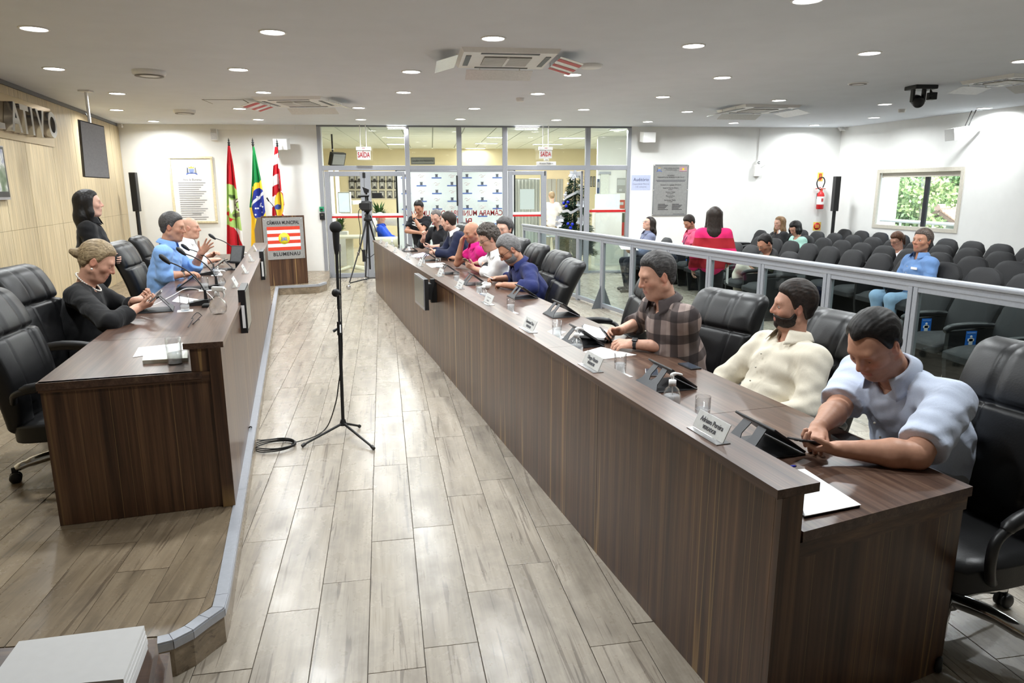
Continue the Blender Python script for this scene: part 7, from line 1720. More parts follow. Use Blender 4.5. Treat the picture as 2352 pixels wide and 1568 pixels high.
def person(label, target, rz, sp, floor=0.0, seat=None, name='person'):
    """sp: pose and look. target: world position of the head centre; the hips follow from the pose."""
    s = sp.get('s', 1.0); D = sp.get('detail', 1.0); fat = sp.get('fat', .2); lean = math.radians(sp.get('lean', 15)); side = math.radians(sp.get('roll', 0)); sw = sp.get('sw', .185)*s
    up = unit((math.sin(lean), math.sin(side), math.cos(lean))); nk = math.radians(sp.get('neck', sp.get('lean', 15)+12)); nd = unit((math.sin(nk), math.sin(side)*.6, math.cos(nk)))
    stand = sp.get('stand', False)
    hl_ = .47*s; nl = .185*s
    hd = up*hl_+nd*nl                                   # hip -> head centre, in local axes
    Rz = rotz(rz); T_ = np.array(target, float); H0 = T_-Rz@hd; loc = V3(H0[0], H0[1], floor); hz = H0[2]-floor
    tol = lambda w_: Rz.T@(np.array(w_, float)-loc)
    H = V3(0, 0, hz); N = H+up*hl_; C = N+nd*nl; fw = unit(np.cross((0, 1, 0), up)); lt = V3(0, 1, 0)
    hy, hp, hr = [math.radians(a_) for a_ in sp.get('head', (0, 25, 0))]
    R = rotz(hy)@roty(hp)@rotx(hr)
    tw = math.radians(sp.get('twist', 0)); lt = rotz(tw)@lt; fws = rotz(tw)@fw
    root = empty(name, loc, rz, label, 'person')
    hs = sp.get('hs', 1.0)*s
    skinm = M_SKIN; V_all, Q_all, C_all = [], [], []
    spb = dict(sp, stubble=0, lip=sp['skin'])
    def patch(prims, h, sm=1, hd_=False):
        F, lo, h = field(prims, h); V, Q = nets(F, lo, h); V = smooth_(V, Q, sm) if sm else V
        Q_all.append(Q+sum(len(v) for v in V_all)); V_all.append(V); C_all.append(skincol(V, C, R, hs, sp if hd_ else spb))
    nr = (.054+.006*fat)*s
    hp_ = head_prims(C, R, hs, fat, sp.get('jaw', 1), sp.get('nose', 1)); hp_.append(rc(N-up*.02, C+R@(V3(-.022, 0, -.05)*hs), nr*1.08, nr*.97, .03))
    hp_.append(rc(N-up*.05-lt*.05, N-up*.05+lt*.05, .045*s, .045*s, .03))
    patch(hp_, .0044*D, 1, True)
    # torso under the clothes
    lsx = 1.32; br = (.108+.035*fat)*s; cr = (.108+.018*fat)*s
    def torso(inf, hem=-.06, k=.05):
        o = [rc(H+up*hem, H+up*.16*s, br+inf, br*.98+inf, k, lat=lt, ls=lsx), rc(H+up*.16*s, H+up*.34*s+fws*.008, br*.98+inf, cr+inf, k, lat=lt, ls=lsx),
             rc(H+up*.40*s-lt*(sw-.035), H+up*.40*s+lt*(sw-.035), .060*s+inf, .060*s+inf, k), rc(H+up*.30*s-lt*.07+fws*.045, H+up*.30*s+lt*.07+fws*.045, .065*s+inf, .065*s+inf, k)]
        for g in (1, -1): o.append(rc(N-up*.015+lt*g*.02, H+up*.405*s+lt*g*(sw-.02), .040*s+inf, .050*s+inf, .04))
        if fat > .25: o.append(el(H+up*.10*s+fws*(.035+.04*fat), np.array([.115, .145, .14])*(.75+.35*fat)*s+inf, np.stack([fws, lt, up]), .06))
        if sp.get('bust'): 
            for g in (1, -1): o.append(el(H+up*.25*s+fws*.085+lt*g*.07, np.array([.06, .062, .065])+inf, None, .04))
        return o
    body = torso(-.012, 0.0)
    arms = {}
    l1, l2 = .285*s, .245*s
    for g, key in ((1, 'L'), (-1, 'R')):
        a_ = sp.get('arm'+key)
        S = H+up*.405*s+lt*g*sw
        if a_ is None: a_ = dict(w=N+V3(.15, g*.2, -.5), local=True)
        Wt = a_['w'](N, H, C) if callable(a_['w']) else (np.array(a_['w'], float) if a_.get('local') else tol(a_['w']))
        if 'e' in a_: E = a_['e'](N, H, C) if callable(a_['e']) else (np.array(a_['e'], float) if a_.get('local') else tol(a_['e']))
        else: E, Wt = ik(S, Wt, l1, l2, a_.get('hint', (-.3, g*.6, -.7)))
        fd = a_.get('fd'); fd = unit(Wt-E) if fd is None else unit(fd); pn = a_.get('pn', (0, 0, -1))
        arms[key] = (S, E, Wt, fd, pn, a_)
        ar = sp.get('arm_r', 1.0)*s*(1+.12*fat)
        body.append(rc(S, E, .046*ar, .038*ar, .03))
        if a_.get('hide'): continue
        pr_ = [rc(S+(E-S)*.45, E, .044*ar, .039*ar, .02), rc(E, E+(Wt-E)*.3, .040*ar, .041*ar, .02), rc(E+(Wt-E)*.3, Wt, .041*ar, .0275*s, .02)]+hand_prims(Wt, fd, pn, g, a_.get('curl', (25, 35, 25)), a_.get('spread', .1), .98*s, a_.get('thumb', (.6, .5, .35)), a_.get('point', False))
        patch(pr_, .0044*D)
    patch(body, .016)
    V = np.concatenate(V_all); Q = np.concatenate(Q_all); cols = np.concatenate(C_all)
    link('body', qmesh('body', V, Q, cols), root, skinm)
    # ---------------- clothes
    st_ = sp['shirt']; m_ = st_['m']; sl = st_.get('sleeve', 'long'); inf = st_.get('inf', .012)
    nsd = sp.get('seed', 1)
    def folds(X, Y, Z): return .0030*np.sin(38*Z+14*X+3*np.sin(17*Y+nsd)+9*np.sin(5*Z+nsd))*np.cos(21*Y+11*X+nsd)+.0022*np.sin(60*X-45*Z+20*Y+nsd)
    sh = torso(inf, -.10 if st_.get('long', True) else -.03)
    for key in ('L', 'R'):
        S, E, Wt, fd, pn, a_ = arms[key]; ar = sp.get('arm_r', 1.0)*s*(1+.12*fat); i2 = inf+.006
        if sl == 'short':
            cutp = S+(E-S)*st_.get('cut', .72); n_ = unit(E-S); sh.append(rc(S, E, .053*ar+i2, .052*ar+i2+.004, .05, cap=[(cutp, n_)]))
        else:
            f_ = {'long': .97, 'roll': .42, 'three': .62}[sl]; cutp = E+(Wt-E)*f_; n_ = unit(Wt-E)
            sh.append(rc(S, E, .054*ar+i2, .046*ar+i2, .05)); sh.append(rc(E, Wt, .045*ar+i2, .034*ar+i2+.004, .03, cap=[(cutp, n_)]))
            if sl == 'roll': sh.append(rc(cutp-n_*.035, cutp-n_*.012, .049*ar+i2+.003, .049*ar+i2+.003, .006, cap=[(cutp, n_)]))
            elif sl == 'long': sh.append(rc(cutp-n_*.05, cutp-n_*.0, .040*ar+i2, .037*ar+i2, .006, cap=[(cutp, n_)]))
    vdepth = st_.get('v', .05)
    ncut = 1.18 if st_.get('collar', True) else 1.42
    sh.append(rc(N-up*.0+fws*.012, C, nr*ncut, nr*ncut, .012, op='s'))
    sh.append(rc(N-up*(.0+vdepth)+fws*(.075), N+fws*.09+up*.03, .008, .04, .02, op='s'))
    shirt = sdfobj(st_.get('name', 'shirt'), sh, .0078*D, m_, root, disp=folds)
    if st_.get('collar', True):
        A = up*.6+nd*.4; A = unit(A); X_ = unit(fws-A*(fws@A)); Y_ = np.cross(A, X_); bc = N+up*.022+fws*.014+nd*.006; op = st_.get('open', .55)
        def cf(u, v):
            th = op+(2*PI-2*op)*u; e = abs(u-.5)*2; tip = max(0, (e-.62)/.38)
            if v < .4: t_ = v/.4; r = nr*1.30-.002*t_; z = -.03+.060*t_
            else: t_ = (v-.4)/.6; r = nr*1.27+.030*t_**.8+.020*tip*t_; z = .030-(.046+.034*tip)*t_
            th2 = th+(-.22*tip*max(0, (v-.4)/.6))*(1 if u < .5 else -1)*0
            return bc+X_*math.cos(th2)*r*1.08+Y_*math.sin(th2)*r*1.04+A*(z*s-.012*math.cos(th)*0)
        m = MB(); m.grid(cf, 40, 9); c_ = m.build('collar', st_.get('collar_m', m_), root); md = c_.modifiers.new('t', 'SOLIDIFY'); md.thickness = .003
    if st_.get('buttons'):
        m = MB()
        for k in range(st_['buttons']):
            z_ = .35-.075*k; best = H+up*z_*s+fws*(cr+.065*math.sin(min(1, z_/.3)*1.4)+.02); best = H+up*z_*s+fws*(cr*1.0+inf+.038+.03*fat*(1-z_/.4)); m.ball(best, .0055, nu=8, nv=6)
        m.build('buttons', mat('shirt_button', (196, 190, 176), .3), root)
    # ---------------- legs and shoes
    lg = []; pm_ = sp.get('pants', M_PANTS); shoes = []
    kn = sp.get('knees')
    for g in (1, -1):
        J = H+V3(0, g*.085*s, -.02)
        if stand:
            K = V3(J[0]*.5+.02, g*.09*s, hz*.52); A_ = V3(-.02+.03*g*sp.get('stride', .6), g*.10*s, .085)
        else:
            ln = .40*s; kz = min(hz-.0, max(.36, min(.53, hz+.01))) ; K = J+V3(math.sqrt(max(.01, ln*ln-(kz-J[2])**2)), g*.05, kz-J[2]); A_ = V3(K[0]-.06+.02*g, K[1], .085)
            if kn: K = np.array(kn[0 if g > 0 else 1][0]); A_ = np.array(kn[0 if g > 0 else 1][1])
        lg += [rc(J, K, (.078 if stand else .090)*s*(1+.25*fat), .072*s, .04), rc(K, A_, .071*s, .056*s, .03)]
        if stand: lg.append(rc(A_, A_-V3(0, 0, .03), .045, .048, .02))
        shoes.append((A_, g))
    lg.append(rc(H-lt*.04-up*.03, H+lt*.04-up*.03, (.092 if stand else .104)*s*(1+.2*fat), (.092 if stand else .104)*s*(1+.2*fat), .05)); lg.append(rc(H-up*.02, H+up*.03, .100*s*(1+.2*fat), .096*s*(1+.2*fat), .04, lat=lt, ls=1.2))
    sdfobj('trousers', lg, .014*max(D, 1), pm_, root)
    for A_, g in shoes:
        dirx = unit((1, g*.12, 0)); o = sdfobj('shoe', [rc(A_+V3(0, 0, -.03), V3(A_[0], A_[1], .045)-dirx*.02, .04, .042, .02, cap=[(V3(0, 0, .0), V3(0, 0, -1))]), rc(V3(A_[0], A_[1], .04)-dirx*.03, V3(A_[0], A_[1], .032)+dirx*.14, .040, .033, .02, cap=[(V3(0, 0, .0), V3(0, 0, -1))])], .011, sp.get('shoes', M_BLACK), root)
    # ---------------- head things
    P = lambda x, y, z: C+R@(np.array([x, y, z])*hs)
    hc = sp.get('hairm')
    for g in (1, -1):
        if sp.get('eyes', 'down') == 'open':
            e = MB(); Me = Matrix(np.vstack([np.hstack([R, P(.0805, g*.033, .002)[:, None]]), [0, 0, 0, 1]]).tolist()); e.ball((0, 0, 0), (.0060*hs, .0122*hs, .0056*hs), Me, nu=14, nv=9); eo = e.build('eye', M_EYEW, root)
            i_ = MB(); i_.ball((.0026*hs, 0, 0), (.0045*hs, .0068*hs, .0054*hs), Me, nu=12, nv=8); i_.build('iris', M_IRIS, eo)
            MB().tube([P(.079, g*.0205, .004), P(.0868, g*.033, .0092), P(.079, g*.0465, .005)], [.0012, .0022, .0012], 6).build('eyelid', mat('lid_line', (92, 64, 54), .5), root)
        else:
            MB().tube([P(.077, g*.0205, -.002), P(.0856, g*.033, -.0062), P(.0765, g*.0465, -.003)], [.001, .0018, .001], 6).build('eyelid', mat('lid_line', (92, 64, 54), .5), root)
        bw = sp.get('brow', (40, 32, 28)); MB().tube([P(.0862, g*.013, .0235), P(.0872, g*.030, .0300), P(.0735, g*.052, .0255)], [.0040*hs, .0042*hs, .0018], 6).build('eyebrow', mat('brow_%d_%d_%d' % bw, bw, .8), root)
    hair(sp, root, P, R, C, hs, D)
    if sp.get('beard'):
        o_ = [Prim(*_beard(P, R, C, hs, sp['beard']))]; sdfobj('beard', o_, .0048*D, hc, root)
    if sp.get('glasses'): glasses_(root, P, hs, sp['glasses'])
    for key, it in sp.get('watch', {}).items():
        S, E, Wt, fd, pn, a_ = arms[key]; n_ = unit(Wt-E); c_ = Wt-n_*.012; m = MB(); rr = .033*s
        ax_ = unit(np.cross(n_, pn)); bx_ = unit(np.cross(ax_, n_)); bn_ = -unit(np.array(pn)-n_*(np.array(pn)@n_))
        m.tube([c_-n_*.011, c_+n_*.011], rr, 18); wo = m.build('watch', it, root); m = MB(); m.rbox((-.019, -.017, -.004), (.019, .017, .006), .004, frame(c_+bn_*rr, n_, bn_)); m.build('watch_face', M_BLACK, wo)
    return root, dict(arms=arms, C=C, R=R, N=N, H=H, loc=loc, Rz=Rz, up=up, fw=fws, toworld=lambda p: loc+Rz@np.array(p, float), P=P)
def _beard(P, R, C, s, thick):
    c = C+R@(V3(.022, 0, -.06)*s); ex = .13*s; RT = R.T
    def f(X, Y, Z):
        x, y, z = X-C[0], Y-C[1], Z-C[2]; a_ = (RT[0][0]*x+RT[0][1]*y+RT[0][2]*z)/s; b_ = (RT[1][0]*x+RT[1][1]*y+RT[1][2]*z)/s; c_ = (RT[2][0]*x+RT[2][1]*y+RT[2][2]*z)/s
        d = np.sqrt((a_-.024)**2+(b_*.93)**2*.98+((c_+.052)*.92)**2)-.0715-thick*.6
        d = np.minimum(d, np.sqrt(((a_-.062)/1.0)**2+(b_*.9)**2+(c_+.095)**2)-.027-thick)
        top = np.interp(a_.ravel(), [-.02, .01, .03, .07, .085, .12], [-.01, -.02, -.05, -.052, -.044, -.044]).reshape(a_.shape)
        d = np.maximum(d, (c_-top)*.8); d = np.maximum(d, -(a_+.012)); d = np.maximum(d, -(c_+.122+.25*np.clip(.06-a_, -.05, .06)*-1)); mouth = np.sqrt(((a_-.095)/.03)**2+(b_/.022)**2+((c_+.066)/.010)**2)-1
        d = np.maximum(d, -mouth*.01); return (d+.0015*np.sin(a_*420)*np.sin(b_*390)*np.sin(c_*400))*s
    return c-ex, c+ex, f, .006, 'u'
def hair(sp, root, P, R, C, s, D):
    hs_ = sp.get('hair')
    if not hs_: return
    m_ = sp['hairm']; RT = R.T; style = hs_.get('style', 'short'); vol = hs_.get('vol', .012); fr = hs_.get('front', .072); rec = hs_.get('recede', 0.0); nape = hs_.get('nape', -.075); fuzz = hs_.get('fuzz', .0009 if D < 1.2 else .0007); side_ = hs_.get('side', -.03); top = hs_.get('top', 0.0)
    def f(X, Y, Z):
        x, y, z = X-C[0], Y-C[1], Z-C[2]; a_ = (RT[0][0]*x+RT[0][1]*y+RT[0][2]*z)/s; b_ = (RT[1][0]*x+RT[1][1]*y+RT[1][2]*z)/s; c_ = (RT[2][0]*x+RT[2][1]*y+RT[2][2]*z)/s
        def ell(cx, cz, rx, ry, rz_): k0 = np.sqrt(((a_-cx)/rx)**2+(b_/ry)**2+((c_-cz)/rz_)**2); k1 = np.sqrt(((a_-cx)/rx**2)**2+(b_/ry**2)**2+((c_-cz)/rz_**2)**2)+1e-9; return k0*(k0-1)/k1
        d = ell(-.014, .034, .099+vol, .078+vol*hs_.get('sides', .8), .087+vol+top)
        if top: d = np.minimum(d, ell(.018, .070, .072, .062, .048+top))
        if nape < -.03: d = np.minimum(d, ell(-.030, -.03, .070+vol*.5, .063+vol*.6, .065))
        cut = np.interp(a_.ravel(), [-.12, -.055, -.036, -.014, .006, .020, .034, .048, .070, .11], [nape, nape, -.03, .014, side_, max(side_, .002), .046+rec*.5, .066+rec*.5, fr-.002, fr+.002]).reshape(a_.shape)
        cut = cut+rec*np.clip(np.abs(b_)/.05, 0, 1)*np.clip((a_-.0)/.05, 0, 1)*(1-np.clip((np.abs(b_)-.06)/.015, 0, 1))
        e = np.clip((c_-cut)/.040, 0, 1); d = d+(vol-.0025)*(1-e)**1.6
        d = np.maximum(d, (cut-c_)*.75)
        if hs_.get('tonsure'): d = np.maximum(d, -(np.sqrt((a_-.02)**2+b_**2+(c_-.12)**2)-hs_['tonsure']))
        w_ = hs_.get('wave', 0); n_ = fuzz*e*(np.sin(b_*400+5*np.sin(a_*28)+2.5*np.sin(c_*31+a_*20))+.6*np.sin(c_*330+5*np.sin(a_*35)))
        if w_: n_ = n_+w_*np.sin(a_*95+2*np.sin(b_*60))*np.sin(b_*100+2*np.sin(c_*55))*np.sin(c_*90+2*np.sin(a_*65))
        return (d+n_)*s
    pr = [Prim(C-.16*s, C+.16*s, f, .008)]
    if style in ('long', 'pony', 'bun', 'bob'):
        L = hs_.get('len', .28)
        if style in ('long', 'bob'):
            dn = V3(0, 0, -1); back = R@V3(-1, 0, 0); back = unit(back*V3(1, 1, 0)); lt_ = R@V3(0, 1, 0)
            a0 = P(-.055, 0, .02); pr.append(rc(a0, a0+dn*L*.55+back*.015, .078*s, .078*s, .04, lat=lt_, ls=1.15)); pr.append(rc(a0+dn*L*.5+back*.015, a0+dn*L+back*.03, .072*s, hs_.get('tip', .045)*s, .03, lat=lt_, ls=1.45))
            for g in (1, -1):
                b0 = P(-.005, g*.078, .045); pr.append(rc(b0, b0+dn*L*.45+lt_*g*.010, .026*s, .030*s, .03)); pr.append(rc(b0+dn*L*.45+lt_*g*.010, b0+dn*L*hs_.get('lock', .8)+back*-.0+lt_*g*.012, .030*s, .018*s, .03))
        if style == 'bun': pr.append(el(P(-.122, 0, -.004), np.array([.032, .036, .034])*s, RT, .010)); pr.append(el(P(-.150, .006, -.008), np.array([.022, .028, .022])*s, RT, .012))
        if style == 'pony': pr.append(rc(P(-.105, 0, .03), P(-.135, 0, .0), .022*s, .030*s, .015)); pr.append(rc(P(-.135, 0, 0), P(-.125, 0, -.12), .032*s, .018*s, .02))
    wv = hs_.get('strand', .0018)
    disp = None
    if style in ('long', 'bob'): disp = lambda X, Y, Z: wv*np.sin(210*X+5*np.sin(14*Z))*np.sin(200*Y+4*np.sin(16*Z+1))
    if style in ('pony', 'bun'): disp = lambda X, Y, Z: wv*.3*np.sin(260*Z+4*np.sin(22*X)+60*Y)
    nz_ = 1.0
    sdfobj('hair', pr, .0052*D, m_, root, disp=disp)
def glasses_(root, P, s, col):
    m_ = mat('glasses_%d' % col[0], col, .3); m = MB()
    for g in (1, -1):
        ring = [P(.100-.20*abs(.0-0)-.18*max(0, (.033+.021*math.cos(a_))-.03)*.4, g*(.034+.022*math.cos(a_)), .001+.016*math.sin(a_)) for a_ in np.linspace(0, 2*PI, 17)]
        m.tube(ring, .0019*s, 6, cap=False); m.tube([P(.094, g*.056, .006), P(.05, g*.079, .008), P(-.012, g*.085, .006), P(-.03, g*.083, -.012)], .0018*s, 6)
    m.tube([P(.1005, .012, .004), P(.104, 0, .007), P(.1005, -.012, .004)], .0018*s, 6); go = m.build('glasses', m_, root)
    for g in (1, -1):
        ring = [P(.098, g*(.034+.021*math.cos(a_)), .001+.015*math.sin(a_)) for a_ in np.linspace(0, 2*PI, 16, endpoint=False)]; MB().add(ring, [tuple(range(16))]).build('lens', M_TUMB, go)
M_PANTS = cloth('dark_trousers', (38, 40, 48))
# ================================================================== PEOPLE
def onR(x, y, s): return onpl(x, y, O_R+N_R*s, N_R)
def onL(x, y, s): return onpl(x, y, O_L+N_L*s, N_L)
H_DARK = hairmat('hair_black', (10, 9, 9), (30, 25, 23)); H_BROWN = hairmat('hair_dark_brown', (20, 15, 12), (48, 36, 29)); H_GREY = hairmat('hair_grey', (78, 76, 76), (128, 126, 126)); H_SALT = hairmat('hair_salt_pepper', (44, 42, 42), (90, 88, 88))
H_GREYD = hairmat('hair_greying_dark', (28, 26, 26), (78, 75, 74)); H_BLOND = hairmat('hair_dark_blond', (98, 82, 60), (168, 148, 116)); H_CURL = hairmat('hair_curly_grey', (40, 35, 32), (92, 84, 77), (40, 40, 40)); H_STUB = hairmat('hair_shaved', (70, 66, 64), (112, 106, 102)); H_LIGHT = hairmat('hair_light_brown', (92, 68, 46), (150, 118, 84)); H_WHITE = hairmat('hair_white', (150, 150, 148), (214, 214, 210))
def hold_phone(info, key, label, off=(.075, .0, .012), m_=None, zf=None, xf=None):
    S, E, W, fd, pn, a_ = info['arms'][key]; g = 1 if key == 'L' else -1; td = np.cross(unit(fd), unit(pn))*(1 if g < 0 else -1)
    c = W+unit(fd)*off[0]+td*off[1]+unit(pn)*off[2]; Rz = info['Rz']; X = Rz@(unit(fd) if xf is None else unit(xf)); Zf = Rz@(unit(pn) if zf is None else unit(zf))
    return phone('smartphone', info['toworld'](c), X, Zf, label, m_)
def desk(g, x=.30, y=.06, z=.05, tz=TZ): return lambda N, H, C: V3(N[0]+x, g*y, tz+z)
def armpair(x=.27, y=.05, z=.06, tz=TZ, pnL=(.3, -.55, .75), pnR=(.2, .4, -.85), hint=.55, cl=(40, 45, 30)):
    return dict(armL=dict(w=desk(1, x, y, z, tz), hint=(-.25, hint, -.6), pn=pnL, curl=cl), armR=dict(w=desk(-1, x+.01, y, z+.02, tz), hint=(-.25, -hint, -.6), pn=pnR, curl=cl))
SK1, SK2, SK3, SK4 = (190, 143, 119), (196, 150, 128), (178, 130, 105), (204, 162, 142)

# --- right bench, nearest first
_, I = person('heavy man in pale blue short-sleeved shirt looking down at his phone, nearest on the right', onR(2008, 790, .96), AF, dict(
    s=1.07, hs=1.06, detail=1.0, fat=.95, lean=33, neck=43, head=(10, 38, 0), sw=.232, arm_r=1.12, skin=SK1, stubble=.28, beardc=(96, 78, 70), jaw=1.08, brow=(44, 34, 30),
    hair=dict(vol=.012, front=.086, recede=.022, side=-.015, nape=-.07, top=.006), hairm=H_DARK, seed=2,
    armL=dict(w=onz(1925, 1030, .81), e=onz(2105, 1045, .805), pn=(.25, -.25, .9), curl=(30, 40, 30), thumb=(.75, .35, .5)),
    armR=dict(w=onz(1878, 985, .83), e=onz(1925, 938, .83), fd=(.72, .62, -.12), pn=(.1, .1, -.98), curl=(52, 55, 35), point=True, thumb=(.8, .35, .3)),
    shirt=dict(m=cloth('pale_blue_shirt', (196, 206, 226)), sleeve='short', cut=.86, open=.75, v=.05, buttons=4), pants=cloth('grey_trousers', (150, 152, 158))))
hold_phone(I, 'L', 'dark phone in the hands of the man in the pale blue shirt', (.105, .015, .026), zf=(-.30, -.2, .93), xf=(.95, .15, .25))
_, I = person('bearded dark-haired man in cream shirt leaning back and looking aside', onR(1822, 702, 1.22), AF, dict(
    s=1.05, hs=.97, detail=1.0, fat=.35, lean=-20, neck=6, head=(-24, 2, -4), sw=.20, skin=SK2, stubble=.5, beardc=(36, 28, 24), beard=.006, eyes='open', brow=(26, 20, 17),
    hair=dict(vol=.016, front=.080, side=-.045, nape=-.085, top=.014), hairm=H_BROWN, seed=3,
    armL=dict(w=lambda N, H, C: H+V3(.26, .06, .02), e=lambda N, H, C: H+V3(-.04, .30, .17), pn=(0, -.5, -.8)), armR=dict(w=lambda N, H, C: H+V3(.27, -.25, .07), hint=(-.3, -.7, -.4), pn=(0, 0, -1)),
    shirt=dict(m=cloth('cream_shirt', (222, 214, 196)), sleeve='long', open=.6, v=.06, buttons=5), pants=cloth('beige_trousers', (170, 156, 132))))
_, I = person('stout man in brown and grey plaid shirt with smartwatch, using his phone', onR(1508, 633, .84), AF, dict(
    s=1.08, hs=1.04, detail=1.0, fat=.75, lean=15, neck=24, head=(-4, 17, 0), sw=.20, arm_r=1.05, skin=SK2, stubble=.12, brow=(52, 44, 40), jaw=1.06,
    hair=dict(vol=.014, front=.083, side=-.03, nape=-.085, top=.010, recede=.006), hairm=H_GREYD, seed=4,
    armL=dict(w=onz(1455, 790, .80), e=onz(1572, 800, .80), fd=(.95, -.28, .06), pn=(.15, -.55, -.80), curl=(32, 38, 25), thumb=(.7, .2, .55)),
    armR=dict(w=onz(1420, 760, .82), e=onz(1478, 738, .83), fd=(.9, .30, .05), pn=(.2, .75, -.45), curl=(35, 40, 30)), watch=dict(L=mat('black_strap', (26, 27, 32), .5)),
    shirt=dict(m=plaid('plaid_shirt', (142, 126, 121), (40, 36, 38), (172, 156, 148)), sleeve='roll', open=.75, v=.09, buttons=4, collar_m=cloth('grey_collar', (74, 66, 66)))))
hold_phone(I, 'R', 'black phone held up by the stout man in the plaid shirt', (.115, .0, .04), zf=(-.75, .1, .65), xf=(.62, .2, .75))
_, I = person('grey-haired bearded man in navy blue shirt and black glasses, writing', onR(1170, 574, .86), AF, dict(
    s=1.08, hs=1.10, detail=1.25, fat=.65, lean=26, neck=40, head=(0, 36, 4), sw=.205, skin=SK3, stubble=.7, beardc=(110, 104, 100), beard=.004, brow=(50, 46, 44), glasses=(16, 16, 18),
    hair=dict(vol=.012, front=.082, side=-.03, nape=-.075, top=.022, recede=.012), hairm=H_GREY, seed=5,
    armL=dict(w=onz(1158, 654, .80), e=onz(1222, 660, .80), pn=(.3, -.7, -.6), curl=(50, 55, 40)), armR=dict(w=onz(1138, 640, .80), hint=(-.2, -.7, -.4), pn=(.3, .6, -.7), curl=(50, 50, 40)),
    shirt=dict(m=cloth('navy_blue_shirt', (36, 44, 92)), sleeve='roll', open=.7), pants=M_PANTS))
S, E, W, fd, pn, a_ = I['arms']['R']; c_ = I['toworld'](W+unit(fd)*.09+V3(.01, .03, .0)); o = empty('ballpoint_pen', c_, 0, 'white pen in the hand of the bespectacled man in navy blue', 'pen'); MB().tube([(.05, -.03, -.0), (-.06, .02, .05)], .005, 8).build('barrel', M_WHITE, o); MB().tube([(.05, -.03, 0), (.056, -.034, -.004)], [.004, .001], 8).build('tip', M_CHROME, o)
_, I = person('curly-haired man in white shirt and glasses looking at his phone', onR(1122, 549, .86), AF, dict(
    s=1.05, hs=1.06, detail=1.35, fat=.4, lean=18, neck=30, head=(4, 20, 0), skin=SK2, stubble=.2, beardc=(120, 110, 106), brow=(70, 62, 58), glasses=(40, 38, 38),
    hair=dict(vol=.034, front=.078, side=-.02, nape=-.085, top=.028, wave=.010, fuzz=.003, sides=.75), hairm=H_CURL, seed=6,
    armL=dict(w=onz(1088, 616, .82), e=onz(1133, 630, .80), fd=(.85, 0, .45), pn=(-.3, -.75, .45), curl=(40, 45, 30)), armR=dict(w=onz(1082, 610, .80), hint=(-.3, -.6, -.5), pn=(.2, .4, -.8)),
    shirt=dict(m=cloth('white_shirt', (232, 232, 232)), sleeve='roll', open=.7)))
hold_phone(I, 'L', 'gold-edged phone held by the curly-haired man', (.10, .02, .03), mat('phone_gold', (150, 136, 110), .3, .6), zf=(-.5, -.3, .8), xf=(.7, .1, .7))
_, I = person('grey-haired man with folded arms in black pullover, half hidden at the back', onR(1158, 527, 1.12), AF, dict(
    s=1.03, hs=1.05, detail=1.5, fat=.3, lean=4, neck=10, head=(38, 3, 0), skin=SK4, eyes='open', brow=(90, 84, 80), stubble=.12,
    hair=dict(vol=.022, front=.074, side=-.035, nape=-.08, top=.012), hairm=H_SALT, seed=7,
    armL=dict(w=lambda N, H, C: V3(N[0]+.24, -.12, N[2]-.27), e=lambda N, H, C: V3(N[0]+.17, .22, N[2]-.31), pn=(-.9, 0, -.1), curl=(20, 20, 10)), armR=dict(w=lambda N, H, C: V3(N[0]+.26, .12, N[2]-.30), e=lambda N, H, C: V3(N[0]+.17, -.22, N[2]-.31), pn=(-.9, 0, -.1), curl=(20, 20, 10)),
    shirt=dict(m=cloth('black_pullover', (26, 26, 30)), sleeve='long', collar=False)))
_, I = person('bald bearded man in bright pink polo shirt with a hand at his nose', onR(1083, 533, .88), AF, dict(
    s=1.04, hs=1.03, detail=1.4, fat=.3, lean=14, neck=22, head=(22, 16, 0), skin=SK3, stubble=.6, beardc=(84, 78, 76), eyes='open', brow=(34, 28, 26), scalp=(150, 120, 104), scalpa=.25, seed=8,
    armL=dict(w=onz(1040, 592, .80), e=onz(1092, 600, .80), pn=(.1, -.5, -.8), curl=(55, 55, 40)), armR=dict(w=lambda N, H, C: C+V3(.10, -.10, -.10), e=lambda N, H, C: V3(N[0]+.22, -.24, TZ+.06), fd=(-.35, .55, .75), pn=(-.75, .5, -.1), curl=(55, 60, 40), thumb=(.8, .3, .4)),
    shirt=dict(m=cloth('magenta_polo', (206, 28, 126)), sleeve='short', cut=.6, open=.6), watch=dict()))
_, I = person('young man in navy suit jacket turned to his neighbour, holding a phone', onR(1030, 509, .90), AF, dict(
    s=1.02, hs=1.04, detail=1.5, fat=.2, lean=24, neck=30, head=(-34, 14, 0), sw=.20, skin=SK4, brow=(40, 30, 26), seed=9,
    hair=dict(vol=.018, front=.080, side=-.03, nape=-.08, top=.012), hairm=H_BROWN,
    **armpair(.30, .05, .10, pnL=(-.2, -.5, .8)), shirt=dict(m=cloth('navy_suit', (26, 32, 58), bump=.2), sleeve='long', inf=.018, name='jacket', open=.7, collar_m=cloth('white_shirt', (232, 232, 232)), v=.08)))
hold_phone(I, 'L', 'pale phone held by the young man in the navy suit', (.10, .02, .03), mat('phone_silver', (150, 150, 152), .3, .6), zf=(-.5, -.2, .8), xf=(.8, .1, .5))
